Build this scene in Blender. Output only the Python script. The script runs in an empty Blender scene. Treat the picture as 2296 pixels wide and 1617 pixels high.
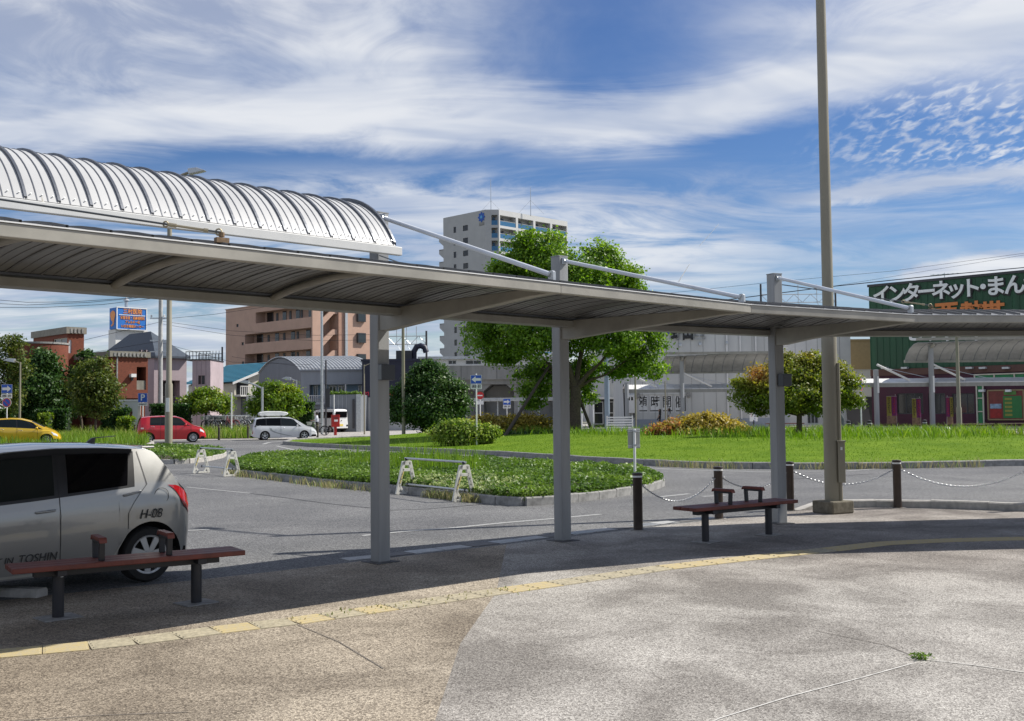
import bpy, math, random
import numpy as np
from mathutils import Vector, Matrix
random.seed(7)
rng = np.random.default_rng(7)
R = math.radians
SC = bpy.context.scene
COL = SC.collection

# ------------------------------------------------------------------ camera
FPX, EYE, HORY, ROLL = 2400.0, 1.62, 921.0, R(0.6)      # photo measured on a 2296 x 1617 grid
PITCH = math.atan((HORY - 808.5) / FPX)
c_f = Vector((0, math.cos(PITCH), math.sin(PITCH)))
u0 = Vector((0, -math.sin(PITCH), math.cos(PITCH)))
r0 = Vector((1, 0, 0))
c_u = math.cos(ROLL) * u0 + math.sin(ROLL) * r0
c_r = math.cos(ROLL) * r0 - math.sin(ROLL) * u0
CAM = Vector((0, 0, EYE))
cam_data = bpy.data.cameras.new('camera')
cam = bpy.data.objects.new('camera', cam_data)
COL.objects.link(cam)
cam_data.sensor_width = 36.0
cam_data.lens = 36.0 * FPX / 2296.0
cam_data.clip_end = 5000
cam.matrix_world = Matrix(((c_r.x, c_u.x, -c_f.x, 0), (c_r.y, c_u.y, -c_f.y, 0), (c_r.z, c_u.z, -c_f.z, EYE), (0, 0, 0, 1)))
SC.camera = cam

# ------------------------------------------------------------------ sky and sun
SUN_AZ = R(16.0)      # the sun stands to the right (+x) and a little beyond
SUN_EL = R(46.0)
world = bpy.data.worlds.new('World')
SC.world = world
world.use_nodes = True
wn, wl = world.node_tree.nodes, world.node_tree.links
wn.clear()
w_out = wn.new('ShaderNodeOutputWorld')
w_bg = wn.new('ShaderNodeBackground')
w_bg.inputs['Strength'].default_value = 0.054
sky = wn.new('ShaderNodeTexSky')
sky.sky_type = 'NISHITA'
sky.sun_disc = False
sky.sun_elevation = SUN_EL
sky.sun_rotation = math.pi / 2 - SUN_AZ
sky.altitude = 0
sky.air_density = 1.0
sky.dust_density = 0.2
sky.ozone_density = 4.0
def WN(t, **k):
    n = wn.new(t)
    for a, b in k.items():
        setattr(n, a, b)
    return n
def wmath(op, a, b=None, clamp=False):
    n = WN('ShaderNodeMath', operation=op, use_clamp=clamp)
    for i, x in enumerate((a, b)):
        if x is None: continue
        if isinstance(x, (int, float)): n.inputs[i].default_value = x
        else: wl.new(x, n.inputs[i])
    return n.outputs[0]
tc = WN('ShaderNodeTexCoord')
sep = WN('ShaderNodeSeparateXYZ')
wl.new(tc.outputs['Generated'], sep.inputs[0])
zc = wmath('ADD', wmath('MAXIMUM', sep.outputs[2], 0.0), 0.10)
cu = wmath('DIVIDE', sep.outputs[0], zc)
cv = wmath('DIVIDE', sep.outputs[1], zc)
comb = WN('ShaderNodeCombineXYZ')
wl.new(cu, comb.inputs[0]); wl.new(cv, comb.inputs[1])
def wnoise(scale, detail, rough, loc, rot, sc, dist=0.0):
    mp = WN('ShaderNodeMapping')
    mp.inputs['Location'].default_value = loc
    mp.inputs['Rotation'].default_value = (0, 0, R(rot))
    mp.inputs['Scale'].default_value = sc
    wl.new(comb.outputs[0], mp.inputs[0])
    nz = WN('ShaderNodeTexNoise')
    nz.inputs['Scale'].default_value = scale
    nz.inputs['Detail'].default_value = detail
    nz.inputs['Roughness'].default_value = rough
    nz.inputs['Distortion'].default_value = dist
    wl.new(mp.outputs[0], nz.inputs['Vector'])
    return nz.outputs['Fac']
def wramp(x, lo, hi, a=0.0, b=1.0):
    if lo > hi: lo, hi, a, b = hi, lo, b, a
    m = WN('ShaderNodeMapRange', interpolation_type='SMOOTHSTEP')
    m.inputs['From Min'].default_value = lo; m.inputs['From Max'].default_value = hi
    m.inputs['To Min'].default_value = a; m.inputs['To Max'].default_value = b
    wl.new(x, m.inputs['Value'])
    return m.outputs[0]
def wabs(x): return wmath('ABSOLUTE', x)
def wmax(a, b): return wmath('MAXIMUM', a, b)
U_, V_ = cu, cv
big = wnoise(1.1, 5, 0.58, (3.1, 1.7, 0), -14, (0.9, .85, 1), 0.7)         # broad soft masses
streak = wnoise(2.3, 8, 0.64, (0.4, 5.2, 0), -16, (0.55, 1.15, 1), 0.9)       # combed cirrus
fine = wnoise(3.6, 7, 0.62, (2.0, 1.0, 0), 60, (1.0, .75, 1), 0.8)
puff = wnoise(25.0, 3, 0.5, (0, 0, 0), 20, (1.25, .62, 1), 0.4)              # small rippled puffs
warp = wmath('ADD', wmath('MULTIPLY', wmath('SUBTRACT', big, .5), .55), wmath('MULTIPLY', wmath('SUBTRACT', streak, .5), .45))
vw = wmath('ADD', V_, warp)
vc = wmath('SUBTRACT', 2.66, wmath('POWER', wmax(wmath('SUBTRACT', U_, .3), 0.0), 1.5))
c1 = wmath('MULTIPLY', wramp(wabs(wmath('SUBTRACT', vw, vc)), .05, .32, 1, 0), .95)                      # the long white band
mass = wramp(wmath('ADD', wmath('MULTIPLY', big, .6), wmath('MULTIPLY', fine, .4)), .40, .60)
c2 = wmath('MULTIPLY', wmath('MULTIPLY', wramp(U_, -.25, .2, 1, .0), wramp(V_, 2.35, 2.75, 1, 0)), wmath('ADD', .34, wmath('MULTIPLY', mass, .60)))
c3 = wmath('MULTIPLY', wmath('MULTIPLY', wramp(U_, .2, .75, .12, 1), wramp(V_, 2.2, 2.65, 1, 0)), wmath('ADD', .34, wmath('MULTIPLY', mass, .55)))
c4 = wmath('MULTIPLY', wmath('MULTIPLY', wramp(V_, 2.85, 3.25, 0, 1), wramp(U_, .5, 1.3, 1, .35)), wmath('MULTIPLY', wramp(wmath('ADD', wmath('MULTIPLY', streak, .7), wmath('MULTIPLY', big, .3)), .38, .60), .88))
pz = wmath('MULTIPLY', wramp(U_, .72, 1.05), wmath('MULTIPLY', wramp(V_, 2.2, 2.5), wramp(V_, 3.12, 2.85)))
c5 = wmath('MULTIPLY', wmath('MULTIPLY', wramp(puff, .42, .72), pz), .85)
sl = wmath('ADD', wmath('SUBTRACT', V_, wmath('SUBTRACT', 3.82, wmath('MULTIPLY', U_, .55))), wmath('MULTIPLY', wmath('SUBTRACT', fine, .5), .5))
c6 = wmath('MULTIPLY', wmath('MULTIPLY', wramp(wabs(sl), .03, .20, 1, 0), wramp(U_, .72, 1.05)), .92)    # the bright streak on the right
cx_ = wmath('SUBTRACT', U_, 1.83); cy_ = wmath('MULTIPLY', wmath('SUBTRACT', V_, 4.25), .8)
cr_ = wmath('ADD', wmath('SQRT', wmath('ADD', wmath('MULTIPLY', cx_, cx_), wmath('MULTIPLY', cy_, cy_))), wmath('MULTIPLY', wmath('SUBTRACT', fine, .5), .35))
c7 = wramp(cr_, .18, .30, 1, 0)
hz = wmath('MULTIPLY', wramp(sep.outputs[2], 0.0, 0.12, 1.0, 0.0), 0.6)     # paler towards the horizon
inv = lambda x: wmath('SUBTRACT', 1.0, x)
mask = inv(c1)
for cc_ in (c2, c3, c4, c5, c6, c7, hz): mask = wmath('MULTIPLY', mask, inv(cc_), True)
mask = wmath('MULTIPLY', inv(mask), 0.95, True)
shade = wramp(wnoise(1.9, 4, 0.55, (2, 9, 0), -14, (0.7, 1.3, 1), 0.4), 0.34, 0.66)
ccol = WN('ShaderNodeMix', data_type='RGBA')
ccol.inputs[6].default_value = (7.4, 8.5, 10.8, 1)
ccol.inputs[7].default_value = (13.2, 13.5, 14.0, 1)
wl.new(shade, ccol.inputs[0])
smix = WN('ShaderNodeMix', data_type='RGBA')
wl.new(mask, smix.inputs[0])
hsv = WN('ShaderNodeHueSaturation')
hsv.inputs['Hue'].default_value = .512
hsv.inputs['Saturation'].default_value = 1.22
hsv.inputs['Value'].default_value = 1.45
wl.new(sky.outputs[0], hsv.inputs['Color'])
wl.new(hsv.outputs[0], smix.inputs[6])
wl.new(ccol.outputs[2], smix.inputs[7])
wl.new(smix.outputs[2], w_bg.inputs['Color'])
wl.new(w_bg.outputs[0], w_out.inputs['Surface'])

sun_d = bpy.data.lights.new('sun', 'SUN')
sun_d.energy = 5.0
sun_d.angle = R(0.53)
sun_d.color = (1.0, 0.955, 0.88)
sun = bpy.data.objects.new('sun', sun_d)
COL.objects.link(sun)
sun_to = Vector((math.cos(SUN_EL) * math.cos(SUN_AZ), math.cos(SUN_EL) * math.sin(SUN_AZ), math.sin(SUN_EL)))
sun.rotation_euler = sun_to.to_track_quat('Z', 'Y').to_euler()
sun.location = (20, 5, 40)
SC.view_settings.view_transform = 'Standard'
SC.view_settings.look = 'None'
SC.view_settings.exposure = 0.25
SC.view_settings.gamma = 1.0
SC.render.engine = 'CYCLES'
SC.cycles.use_adaptive_sampling = True
SC.cycles.use_denoising = True
SC.cycles.max_bounces = 6
SC.cycles.diffuse_bounces = 1
SC.cycles.transparent_max_bounces = 6

# ------------------------------------------------------------------ pixel to place
def ray(x, y):
    return c_f + (x - 1148) / FPX * c_r + (808.5 - y) / FPX * c_u
def G(x, y, z=0.0):                 # the point at height z seen at (x, y)
    d = ray(x, y)
    return CAM + d * ((z - EYE) / d.z)
def DP(x, y, dep):                  # the point at distance dep (along +y) seen at (x, y)
    d = ray(x, y)
    return CAM + d * (dep / d.y)
def ZAT(x, y, dep):
    return DP(x, y, dep).z
def tcol(px, p, dv):                # how far to walk from p along dv to reach picture column px
    a = Vector(p) - CAM; b = Vector(dv); k = (px - 1148) / FPX
    return (k * a.dot(c_f) - a.dot(c_r)) / (b.dot(c_r) - k * b.dot(c_f))

# ------------------------------------------------------------------ meshes
class MB:
    def __init__(s): s.v = []; s.f = []; s.m = []
    def add(s, vs, fs, mi=0):
        n = len(s.v)
        s.v += [tuple(v) for v in vs]; s.f += [tuple(i + n for i in f) for f in fs]; s.m += [mi] * len(fs)
        return s
    def bb(s, x0, y0, z0, x1, y1, z1, mi=0):
        if x0 > x1: x0, x1 = x1, x0
        if y0 > y1: y0, y1 = y1, y0
        if z0 > z1: z0, z1 = z1, z0
        return s.add([(x0, y0, z0), (x1, y0, z0), (x1, y1, z0), (x0, y1, z0), (x0, y0, z1), (x1, y0, z1), (x1, y1, z1), (x0, y1, z1)],
                     [(0, 3, 2, 1), (4, 5, 6, 7), (0, 1, 5, 4), (1, 2, 6, 5), (2, 3, 7, 6), (3, 0, 4, 7)], mi)
    def box(s, c, sz, rz=0, mi=0):
        ca, sa = math.cos(rz), math.sin(rz); vs = []
        for dz in (-.5, .5):
            for dx, dy in ((-.5, -.5), (.5, -.5), (.5, .5), (-.5, .5)):
                x, y = dx * sz[0], dy * sz[1]
                vs.append((c[0] + x * ca - y * sa, c[1] + x * sa + y * ca, c[2] + dz * sz[2]))
        return s.add(vs, [(0, 3, 2, 1), (4, 5, 6, 7), (0, 1, 5, 4), (1, 2, 6, 5), (2, 3, 7, 6), (3, 0, 4, 7)], mi)
    def cyl(s, p0, p1, r0, r1=None, n=12, mi=0, cap=True):
        p0, p1 = Vector(p0), Vector(p1); r1 = r0 if r1 is None else r1
        d = (p1 - p0).normalized()
        a = d.orthogonal().normalized() if abs(d.z) < .999 else Vector((1, 0, 0)); b = d.cross(a)
        vs = []
        for p, r in ((p0, r0), (p1, r1)):
            for i in range(n):
                t = 2 * math.pi * i / n
                vs.append(p + a * (r * math.cos(t)) + b * (r * math.sin(t)))
        fs = [(i, (i + 1) % n, n + (i + 1) % n, n + i) for i in range(n)]
        if cap: fs += [tuple(range(n - 1, -1, -1)), tuple(range(n, 2 * n))]
        return s.add(vs, fs, mi)
    def tube(s, pts, r, n=8, mi=0, closed=False):
        pts = [Vector(p) for p in pts]; N = len(pts); vs = []
        rs = r if isinstance(r, (list, tuple)) else [r] * N
        pa = None
        for k in range(N):
            d = (pts[(k + 1) % N if closed else min(k + 1, N - 1)] - pts[(k - 1) if (closed or k > 0) else 0]).normalized()
            if pa is None: pa = d.orthogonal().normalized()
            a = (pa - d * pa.dot(d)).normalized(); pa = a; b = d.cross(a)
            for i in range(n):
                t = 2 * math.pi * i / n
                vs.append(pts[k] + a * (rs[k] * math.cos(t)) + b * (rs[k] * math.sin(t)))
        fs = []
        for k in range(N if closed else N - 1):
            k2 = (k + 1) % N
            fs += [(k * n + i, k * n + (i + 1) % n, k2 * n + (i + 1) % n, k2 * n + i) for i in range(n)]
        if not closed: fs += [tuple(range(n - 1, -1, -1)), tuple(range((N - 1) * n, N * n))]
        return s.add(vs, fs, mi)
    def prism(s, poly, z0, z1, mi=0):
        n = len(poly)
        return s.add([(p[0], p[1], z0) for p in poly] + [(p[0], p[1], z1) for p in poly],
                     [tuple(range(n - 1, -1, -1)), tuple(range(n, 2 * n))] + [(i, (i + 1) % n, n + (i + 1) % n, n + i) for i in range(n)], mi)
    def extr(s, poly, vec, mi=0):       # extrude a 3-D polygon along vec
        n = len(poly); v = Vector(vec)
        return s.add([Vector(p) for p in poly] + [Vector(p) + v for p in poly],
                     [tuple(range(n - 1, -1, -1)), tuple(range(n, 2 * n))] + [(i, (i + 1) % n, n + (i + 1) % n, n + i) for i in range(n)], mi)
    def quad(s, a, b, c, d, mi=0): return s.add([a, b, c, d], [(0, 1, 2, 3)], mi)
    def lathe(s, prof, c=(0, 0, 0), n=20, mi=0, axis='z'):
        vs = []
        for r, z in prof:
            for i in range(n):
                t = 2 * math.pi * i / n
                q = (r * math.cos(t), r * math.sin(t), z)
                if axis == 'y': q = (q[0], q[2], q[1])
                vs.append((c[0] + q[0], c[1] + q[1], c[2] + q[2]))
        fs = []
        for k in range(len(prof) - 1):
            fs += [(k * n + i, k * n + (i + 1) % n, (k + 1) * n + (i + 1) % n, (k + 1) * n + i) for i in range(n)]
        return s.add(vs, fs, mi)
    def grid(s, P, mi=0):               # P[i][j] points
        h, w = len(P), len(P[0])
        return s.add([p for r in P for p in r], [(i * w + j, i * w + j + 1, (i + 1) * w + j + 1, (i + 1) * w + j) for i in range(h - 1) for j in range(w - 1)], mi)
    def mesh(s, name, mats, smooth=None):
        me = bpy.data.meshes.new(name)
        me.from_pydata(s.v, [], s.f)
        mats = mats if isinstance(mats, (list, tuple)) else [mats]
        for m in mats: me.materials.append(m)
        if len(mats) > 1: me.polygons.foreach_set('material_index', s.m)
        if smooth:
            me.polygons.foreach_set('use_smooth', [True] * len(s.f))
            me.update()
            me.set_sharp_from_angle(angle=R(smooth))
        me.update()
        return me
    def build(s, name, mats, parent=None, smooth=None, bevel=0, fix=False, loc=None, rz=None):
        me = s.mesh(name, mats, smooth)
        return link(name, me, parent, bevel, loc, rz)
def link(name, me, parent=None, bevel=0, loc=None, rz=None):
    o = bpy.data.objects.new(name, me)
    COL.objects.link(o)
    if parent is not None: o.parent = parent
    if loc is not None: o.location = loc
    if rz is not None: o.rotation_euler = (0, 0, rz)
    if bevel:
        b = o.modifiers.new('bevel', 'BEVEL'); b.width = bevel; b.segments = 2; b.limit_method = 'ANGLE'; b.angle_limit = R(40)
    return o
def tag(o, label, cat, group=None, kind=None):
    if label: o['label'] = label
    if cat: o['category'] = cat
    if group: o['group'] = group
    if kind: o['kind'] = kind
    return o
def struct(o, label=None):
    o['kind'] = 'structure'
    if label: o['label'] = label
    return o
def thing(name, label, cat, loc=(0, 0, 0), rz=0, group=None):
    o = bpy.data.objects.new(name, None)
    COL.objects.link(o)
    o.empty_display_size = .2
    o.location = loc; o.rotation_euler = (0, 0, rz)
    return tag(o, label, cat, group)
def dup(root, loc, rz=None, label=None, group=None, scale=None):
    r = root.copy(); COL.objects.link(r); r.location = loc
    if rz is not None: r.rotation_euler = (0, 0, rz)
    if scale: r.scale = (scale,) * 3
    if label: r['label'] = label
    if group: r['group'] = group
    for ch in list(root.children):
        c = ch.copy(); COL.objects.link(c); c.parent = r
        for g in list(ch.children):
            d = g.copy(); COL.objects.link(d); d.parent = c
    return r

# ------------------------------------------------------------------ materials
MATS = {}
def mat(name, col, rough=.6, metal=0.0, var=0.12, vscale=3.0, bump=0.0, bscale=60.0, streak=0.0, coat=0.0, spec=0.5, col2=None, emit=None, trans=0.0, alpha=None):
    if name in MATS: return MATS[name]
    m = bpy.data.materials.new(name); m.use_nodes = True
    nt = m.node_tree; b = nt.nodes['Principled BSDF']
    b.inputs['Roughness'].default_value = rough; b.inputs['Metallic'].default_value = metal
    b.inputs['Coat Weight'].default_value = coat; b.inputs['Coat Roughness'].default_value = .04
    b.inputs['Specular IOR Level'].default_value = spec
    c = (*col, 1)
    N = nt.nodes.new
    if var or col2:
        tcn = N('ShaderNodeTexCoord'); nz = N('ShaderNodeTexNoise')
        nz.inputs['Scale'].default_value = vscale; nz.inputs['Detail'].default_value = 5; nz.inputs['Roughness'].default_value = .6
        src = tcn.outputs['Object']
        if streak:
            mp = N('ShaderNodeMapping'); mp.inputs['Scale'].default_value = (1, 1, streak)
            nt.links.new(src, mp.inputs[0]); src = mp.outputs[0]
        nt.links.new(src, nz.inputs['Vector'])
        rp = N('ShaderNodeValToRGB')
        rp.color_ramp.elements[0].position = .3; rp.color_ramp.elements[1].position = .7
        lo = tuple(x * (1 - var) for x in col); hi = tuple(min(1, x * (1 + var)) for x in col)
        if col2: lo, hi = col, col2
        rp.color_ramp.elements[0].color = (*lo, 1); rp.color_ramp.elements[1].color = (*hi, 1)
        nt.links.new(nz.outputs['Fac'], rp.inputs[0]); nt.links.new(rp.outputs[0], b.inputs['Base Color'])
        rr = N('ShaderNodeMapRange'); rr.inputs['To Min'].default_value = max(0, rough - .08); rr.inputs['To Max'].default_value = min(1, rough + .1)
        nt.links.new(nz.outputs['Fac'], rr.inputs['Value']); nt.links.new(rr.outputs[0], b.inputs['Roughness'])
    else: b.inputs['Base Color'].default_value = c
    if bump:
        tcn = N('ShaderNodeTexCoord'); nb = N('ShaderNodeTexNoise'); nb.inputs['Scale'].default_value = bscale; nb.inputs['Detail'].default_value = 3
        nt.links.new(tcn.outputs['Object'], nb.inputs['Vector'])
        bp = N('ShaderNodeBump'); bp.inputs['Strength'].default_value = bump; bp.inputs['Distance'].default_value = .02
        nt.links.new(nb.outputs['Fac'], bp.inputs['Height']); nt.links.new(bp.outputs[0], b.inputs['Normal'])
    if emit:
        b.inputs['Emission Color'].default_value = (*col, 1); b.inputs['Emission Strength'].default_value = emit
    if trans: b.inputs['Transmission Weight'].default_value = trans
    if alpha is not None: b.inputs['Alpha'].default_value = alpha
    MATS[name] = m
    return m
def leafmat(name, cols, transl=.35, rough=.5):
    if name in MATS: return MATS[name]
    m = bpy.data.materials.new(name); m.use_nodes = True
    nt = m.node_tree; b = nt.nodes['Principled BSDF']; N = nt.nodes.new; L = nt.links.new
    at = N('ShaderNodeAttribute'); at.attribute_name = 'tint'
    rp = N('ShaderNodeValToRGB'); e = rp.color_ramp.elements
    e[0].position = 0; e[0].color = (*cols[0], 1); e[1].position = 1; e[1].color = (*cols[-1], 1)
    for i, c in enumerate(cols[1:-1]):
        k = e.new((i + 1) / (len(cols) - 1)); k.color = (*c, 1)
    L(at.outputs['Fac'], rp.inputs[0]); L(rp.outputs[0], b.inputs['Base Color'])
    b.inputs['Roughness'].default_value = rough; b.inputs['Specular IOR Level'].default_value = .35
    tr = N('ShaderNodeBsdfTranslucent'); hs = N('ShaderNodeHueSaturation'); hs.inputs['Value'].default_value = 1.6; hs.inputs['Saturation'].default_value = 1.1
    L(rp.outputs[0], hs.inputs['Color']); L(hs.outputs[0], tr.inputs['Color'])
    mx = N('ShaderNodeMixShader'); mx.inputs[0].default_value = transl
    L(b.outputs[0], mx.inputs[1]); L(tr.outputs[0], mx.inputs[2])
    L(mx.outputs[0], nt.nodes['Material Output'].inputs['Surface'])
    MATS[name] = m
    return m
def groundmat(name, lo, hi, speck_lo, speck_hi, speck=55.0, stain=.55, bump=.35, mixc=None, stainsc=.55):
    """poured or rolled ground: fine stone speckle over broad stains"""
    m = bpy.data.materials.new(name); m.use_nodes = True
    nt = m.node_tree; b = nt.nodes['Principled BSDF']; N = nt.nodes.new; L = nt.links.new
    t = N('ShaderNodeTexCoord')
    def nz(sc, det, ro, dist=0, loc=(0, 0, 0)):
        mp = N('ShaderNodeMapping'); mp.inputs['Location'].default_value = loc; L(t.outputs['Object'], mp.inputs[0])
        n = N('ShaderNodeTexNoise'); n.inputs['Scale'].default_value = sc; n.inputs['Detail'].default_value = det
        n.inputs['Roughness'].default_value = ro; n.inputs['Distortion'].default_value = dist; L(mp.outputs[0], n.inputs['Vector']); return n.outputs['Fac']
    def ramp(x, a, c0, c, c1):
        r = N('ShaderNodeValToRGB'); r.color_ramp.elements[0].position = a; r.color_ramp.elements[1].position = c
        r.color_ramp.elements[0].color = (*c0, 1); r.color_ramp.elements[1].color = (*c1, 1); L(x, r.inputs[0]); return r.outputs[0]
    base = ramp(nz(stainsc, 6, .62, .6), .5 - .22 * stain * 1.4, lo, .5 + .22 * stain * 1.4, hi)
    if mixc:
        big = ramp(nz(.16, 3, .5, .3, (4, 2, 0)), .42, (0, 0, 0), .6, (1, 1, 1))
        mm = N('ShaderNodeMix'); mm.data_type = 'RGBA'; mm.blend_type = 'MULTIPLY'
        mm.inputs[7].default_value = (*mixc, 1); L(big, mm.inputs[0]); L(base, mm.inputs[6]); base = mm.outputs[2]
    vo = N('ShaderNodeTexVoronoi'); vo.inputs['Scale'].default_value = speck; L(t.outputs['Object'], vo.inputs['Vector'])
    sv = N('ShaderNodeSeparateColor'); L(vo.outputs['Color'], sv.inputs[0])
    sp = ramp(sv.outputs[0], .0, speck_lo, 1.0, speck_hi)
    fine = ramp(nz(speck * 1.9, 2, .6), .38, speck_lo, .62, speck_hi)
    m1 = N('ShaderNodeMix'); m1.data_type = 'RGBA'; m1.blend_type = 'MULTIPLY'; m1.inputs[0].default_value = 1; L(base, m1.inputs[6]); L(sp, m1.inputs[7])
    m2 = N('ShaderNodeMix'); m2.data_type = 'RGBA'; m2.blend_type = 'MULTIPLY'; m2.inputs[0].default_value = .8; L(m1.outputs[2], m2.inputs[6]); L(fine, m2.inputs[7])
    L(m2.outputs[2], b.inputs['Base Color'])
    b.inputs['Roughness'].default_value = .88; b.inputs['Specular IOR Level'].default_value = .3
    bp = N('ShaderNodeBump'); bp.inputs['Strength'].default_value = bump; bp.inputs['Distance'].default_value = .006
    L(vo.outputs['Distance'], bp.inputs['Height']); L(bp.outputs[0], b.inputs['Normal'])
    MATS[name] = m
    return m
def glassmat(name, col=(.02, .025, .03), rough=.06, spec=.6):
    if name in MATS: return MATS[name]
    m = bpy.data.materials.new(name); m.use_nodes = True
    b = m.node_tree.nodes['Principled BSDF']
    b.inputs['Base Color'].default_value = (*col, 1); b.inputs['Roughness'].default_value = rough
    b.inputs['Specular IOR Level'].default_value = spec
    MATS[name] = m
    return m
def text(s, size, m, parent=None, loc=(0, 0, 0), rot=(0, 0, 0), ext=.004, name='lettering', align='CENTER', bold=0.0, sx=1.0, shear=0.0, width=None):
    cu = bpy.data.curves.new(name, 'FONT'); cu.body = s; cu.size = size; cu.align_x = align; cu.align_y = 'CENTER'
    cu.extrude = ext; cu.offset = bold * size; cu.shear = shear; cu.resolution_u = 5
    o = bpy.data.objects.new(name, cu); COL.objects.link(o)
    dg = bpy.context.evaluated_depsgraph_get(); dg.update()
    me = bpy.data.meshes.new_from_object(o.evaluated_get(dg))
    bpy.data.objects.remove(o); bpy.data.curves.remove(cu)
    me.materials.clear(); me.materials.append(m)
    if width and len(me.vertices):
        xs = [v.co.x for v in me.vertices]; sx = width / max(1e-4, max(xs) - min(xs))
    q = link(name, me, parent, 0, loc)
    q.rotation_euler = rot; q.scale = (sx, 1, 1)
    return q
# ------------------------------------------------------------------ foliage
def quads(name, C, size, m, parent=None, outward=None, up=.35, tint=None, asp=.6, kind=None, bend=True):
    """many small leaf faces around the points C (N,3)"""
    n = len(C)
    if n == 0: return None
    nr = rng.normal(size=(n, 3))
    if outward is not None: nr = nr * .75 + outward
    nr[:, 2] += up
    nr /= np.linalg.norm(nr, axis=1)[:, None] + 1e-9
    a = np.cross(nr, rng.normal(size=(n, 3))); a /= np.linalg.norm(a, axis=1)[:, None] + 1e-9
    b = np.cross(nr, a)
    s = (np.asarray(size) * rng.uniform(.65, 1.35, n))[:, None] if np.ndim(size) == 0 else (size * rng.uniform(.65, 1.35, n))[:, None]
    V = np.empty((n, 4, 3))
    V[:, 0] = C - a * s * .5; V[:, 1] = C + b * s * asp * .5 + nr * s * .08; V[:, 2] = C + a * s * .5; V[:, 3] = C - b * s * asp * .5 + nr * s * .08
    return npmesh(name, V.reshape(-1, 3), 4, n, m, parent, rng.uniform(0, 1, n) if tint is None else tint, kind)
def npmesh(name, V, k, n, m, parent, tint, kind=None):
    me = bpy.data.meshes.new(name)
    me.vertices.add(len(V)); me.vertices.foreach_set('co', V.astype(np.float32).ravel())
    me.loops.add(n * k); me.loops.foreach_set('vertex_index', np.arange(n * k, dtype=np.int32))
    me.polygons.add(n); me.polygons.foreach_set('loop_start', np.arange(0, n * k, k, dtype=np.int32))
    try: me.polygons.foreach_set('loop_total', np.full(n, k, dtype=np.int32))
    except Exception: pass
    at = me.attributes.new('tint', 'FLOAT', 'FACE'); at.data.foreach_set('value', np.clip(tint, 0, 1).astype(np.float32))
    me.materials.append(m); me.update(calc_edges=True); me.validate()
    o = link(name, me, parent)
    if kind: o['kind'] = kind
    return o
def blades(name, P, h, w, m, parent=None, lean=.35, tint=None, kind='stuff'):
    n = len(P); ang = rng.uniform(0, 2 * math.pi, n)
    h = (h * rng.uniform(.5, 1.25, n)); d = np.stack([np.cos(ang), np.sin(ang), np.zeros(n)], 1)
    sd = np.stack([-np.sin(ang), np.cos(ang), np.zeros(n)], 1)
    sd = np.stack([np.cos(ang * 1.7), np.sin(ang * 1.7), np.zeros(n)], 1)
    ln = (rng.uniform(.05, lean, n) * h)[:, None]
    V = np.empty((n, 6, 3)); up = np.array([0, 0, 1.0])
    mid = P + up * (h * .6)[:, None] + d * ln * .35; tip = P + up * h[:, None] * .95 + d * ln
    ww = (w * rng.uniform(.6, 1.3, n))[:, None]
    V[:, 0] = P - sd * ww * .5; V[:, 1] = P + sd * ww * .5; V[:, 2] = mid + sd * ww * .4
    V[:, 3] = mid - sd * ww * .4; V[:, 4] = mid + sd * ww * .4; V[:, 5] = tip
    # one quad and one triangle per blade
    me = bpy.data.meshes.new(name)
    vs = np.empty((n, 5, 3)); vs[:, 0] = V[:, 0]; vs[:, 1] = V[:, 1]; vs[:, 2] = V[:, 2]; vs[:, 3] = V[:, 3]; vs[:, 4] = tip
    me.vertices.add(n * 5); me.vertices.foreach_set('co', vs.astype(np.float32).ravel())
    base = (np.arange(n) * 5)[:, None]
    idx = np.concatenate([base + np.array([0, 1, 2, 3]), base + np.array([3, 2, 4])], 1).astype(np.int32)
    me.loops.add(n * 7); me.loops.foreach_set('vertex_index', idx.ravel())
    st = np.concatenate([(np.arange(n) * 7)[:, None], (np.arange(n) * 7 + 4)[:, None]], 1).ravel().astype(np.int32)
    me.polygons.add(n * 2); me.polygons.foreach_set('loop_start', st)
    try: me.polygons.foreach_set('loop_total', np.tile([4, 3], n).astype(np.int32))
    except Exception: pass
    t = rng.uniform(0, 1, n) if tint is None else tint
    at = me.attributes.new('tint', 'FLOAT', 'FACE'); at.data.foreach_set('value', np.repeat(np.clip(t, 0, 1), 2).astype(np.float32))
    me.materials.append(m); me.update(calc_edges=True); me.validate()
    o = link(name, me, parent)
    if kind: o['kind'] = kind
    return o
def inpoly(P, poly):
    x, y = P[:, 0], P[:, 1]; r = np.zeros(len(P), bool); n = len(poly)
    for i in range(n):
        x1, y1 = poly[i][0], poly[i][1]; x2, y2 = poly[(i + 1) % n][0], poly[(i + 1) % n][1]
        c = ((y1 > y) != (y2 > y)) & (x < (x2 - x1) * (y - y1) / (y2 - y1 + 1e-12) + x1)
        r ^= c
    return r
def scatter(poly, n, z=0.0):
    a = np.array([(p[0], p[1]) for p in poly]); lo, hi = a.min(0), a.max(0); out = []
    tot = 0
    while tot < n:
        P = rng.uniform(lo, hi, (n * 2, 2)); P = P[inpoly(P, a)]; out.append(P); tot += len(P)
    P = np.concatenate(out)[:n]
    return np.concatenate([P, np.full((n, 1), z)], 1)
def edist(P, poly):
    a = np.array([(p[0], p[1]) for p in poly]); d = np.full(len(P), 1e9)
    for i in range(len(a)):
        p, q = a[i], a[(i + 1) % len(a)]; v = q - p; t = np.clip(((P[:, :2] - p) @ v) / (v @ v + 1e-9), 0, 1)
        d = np.minimum(d, np.linalg.norm(P[:, :2] - (p + t[:, None] * v), axis=1))
    return d
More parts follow.
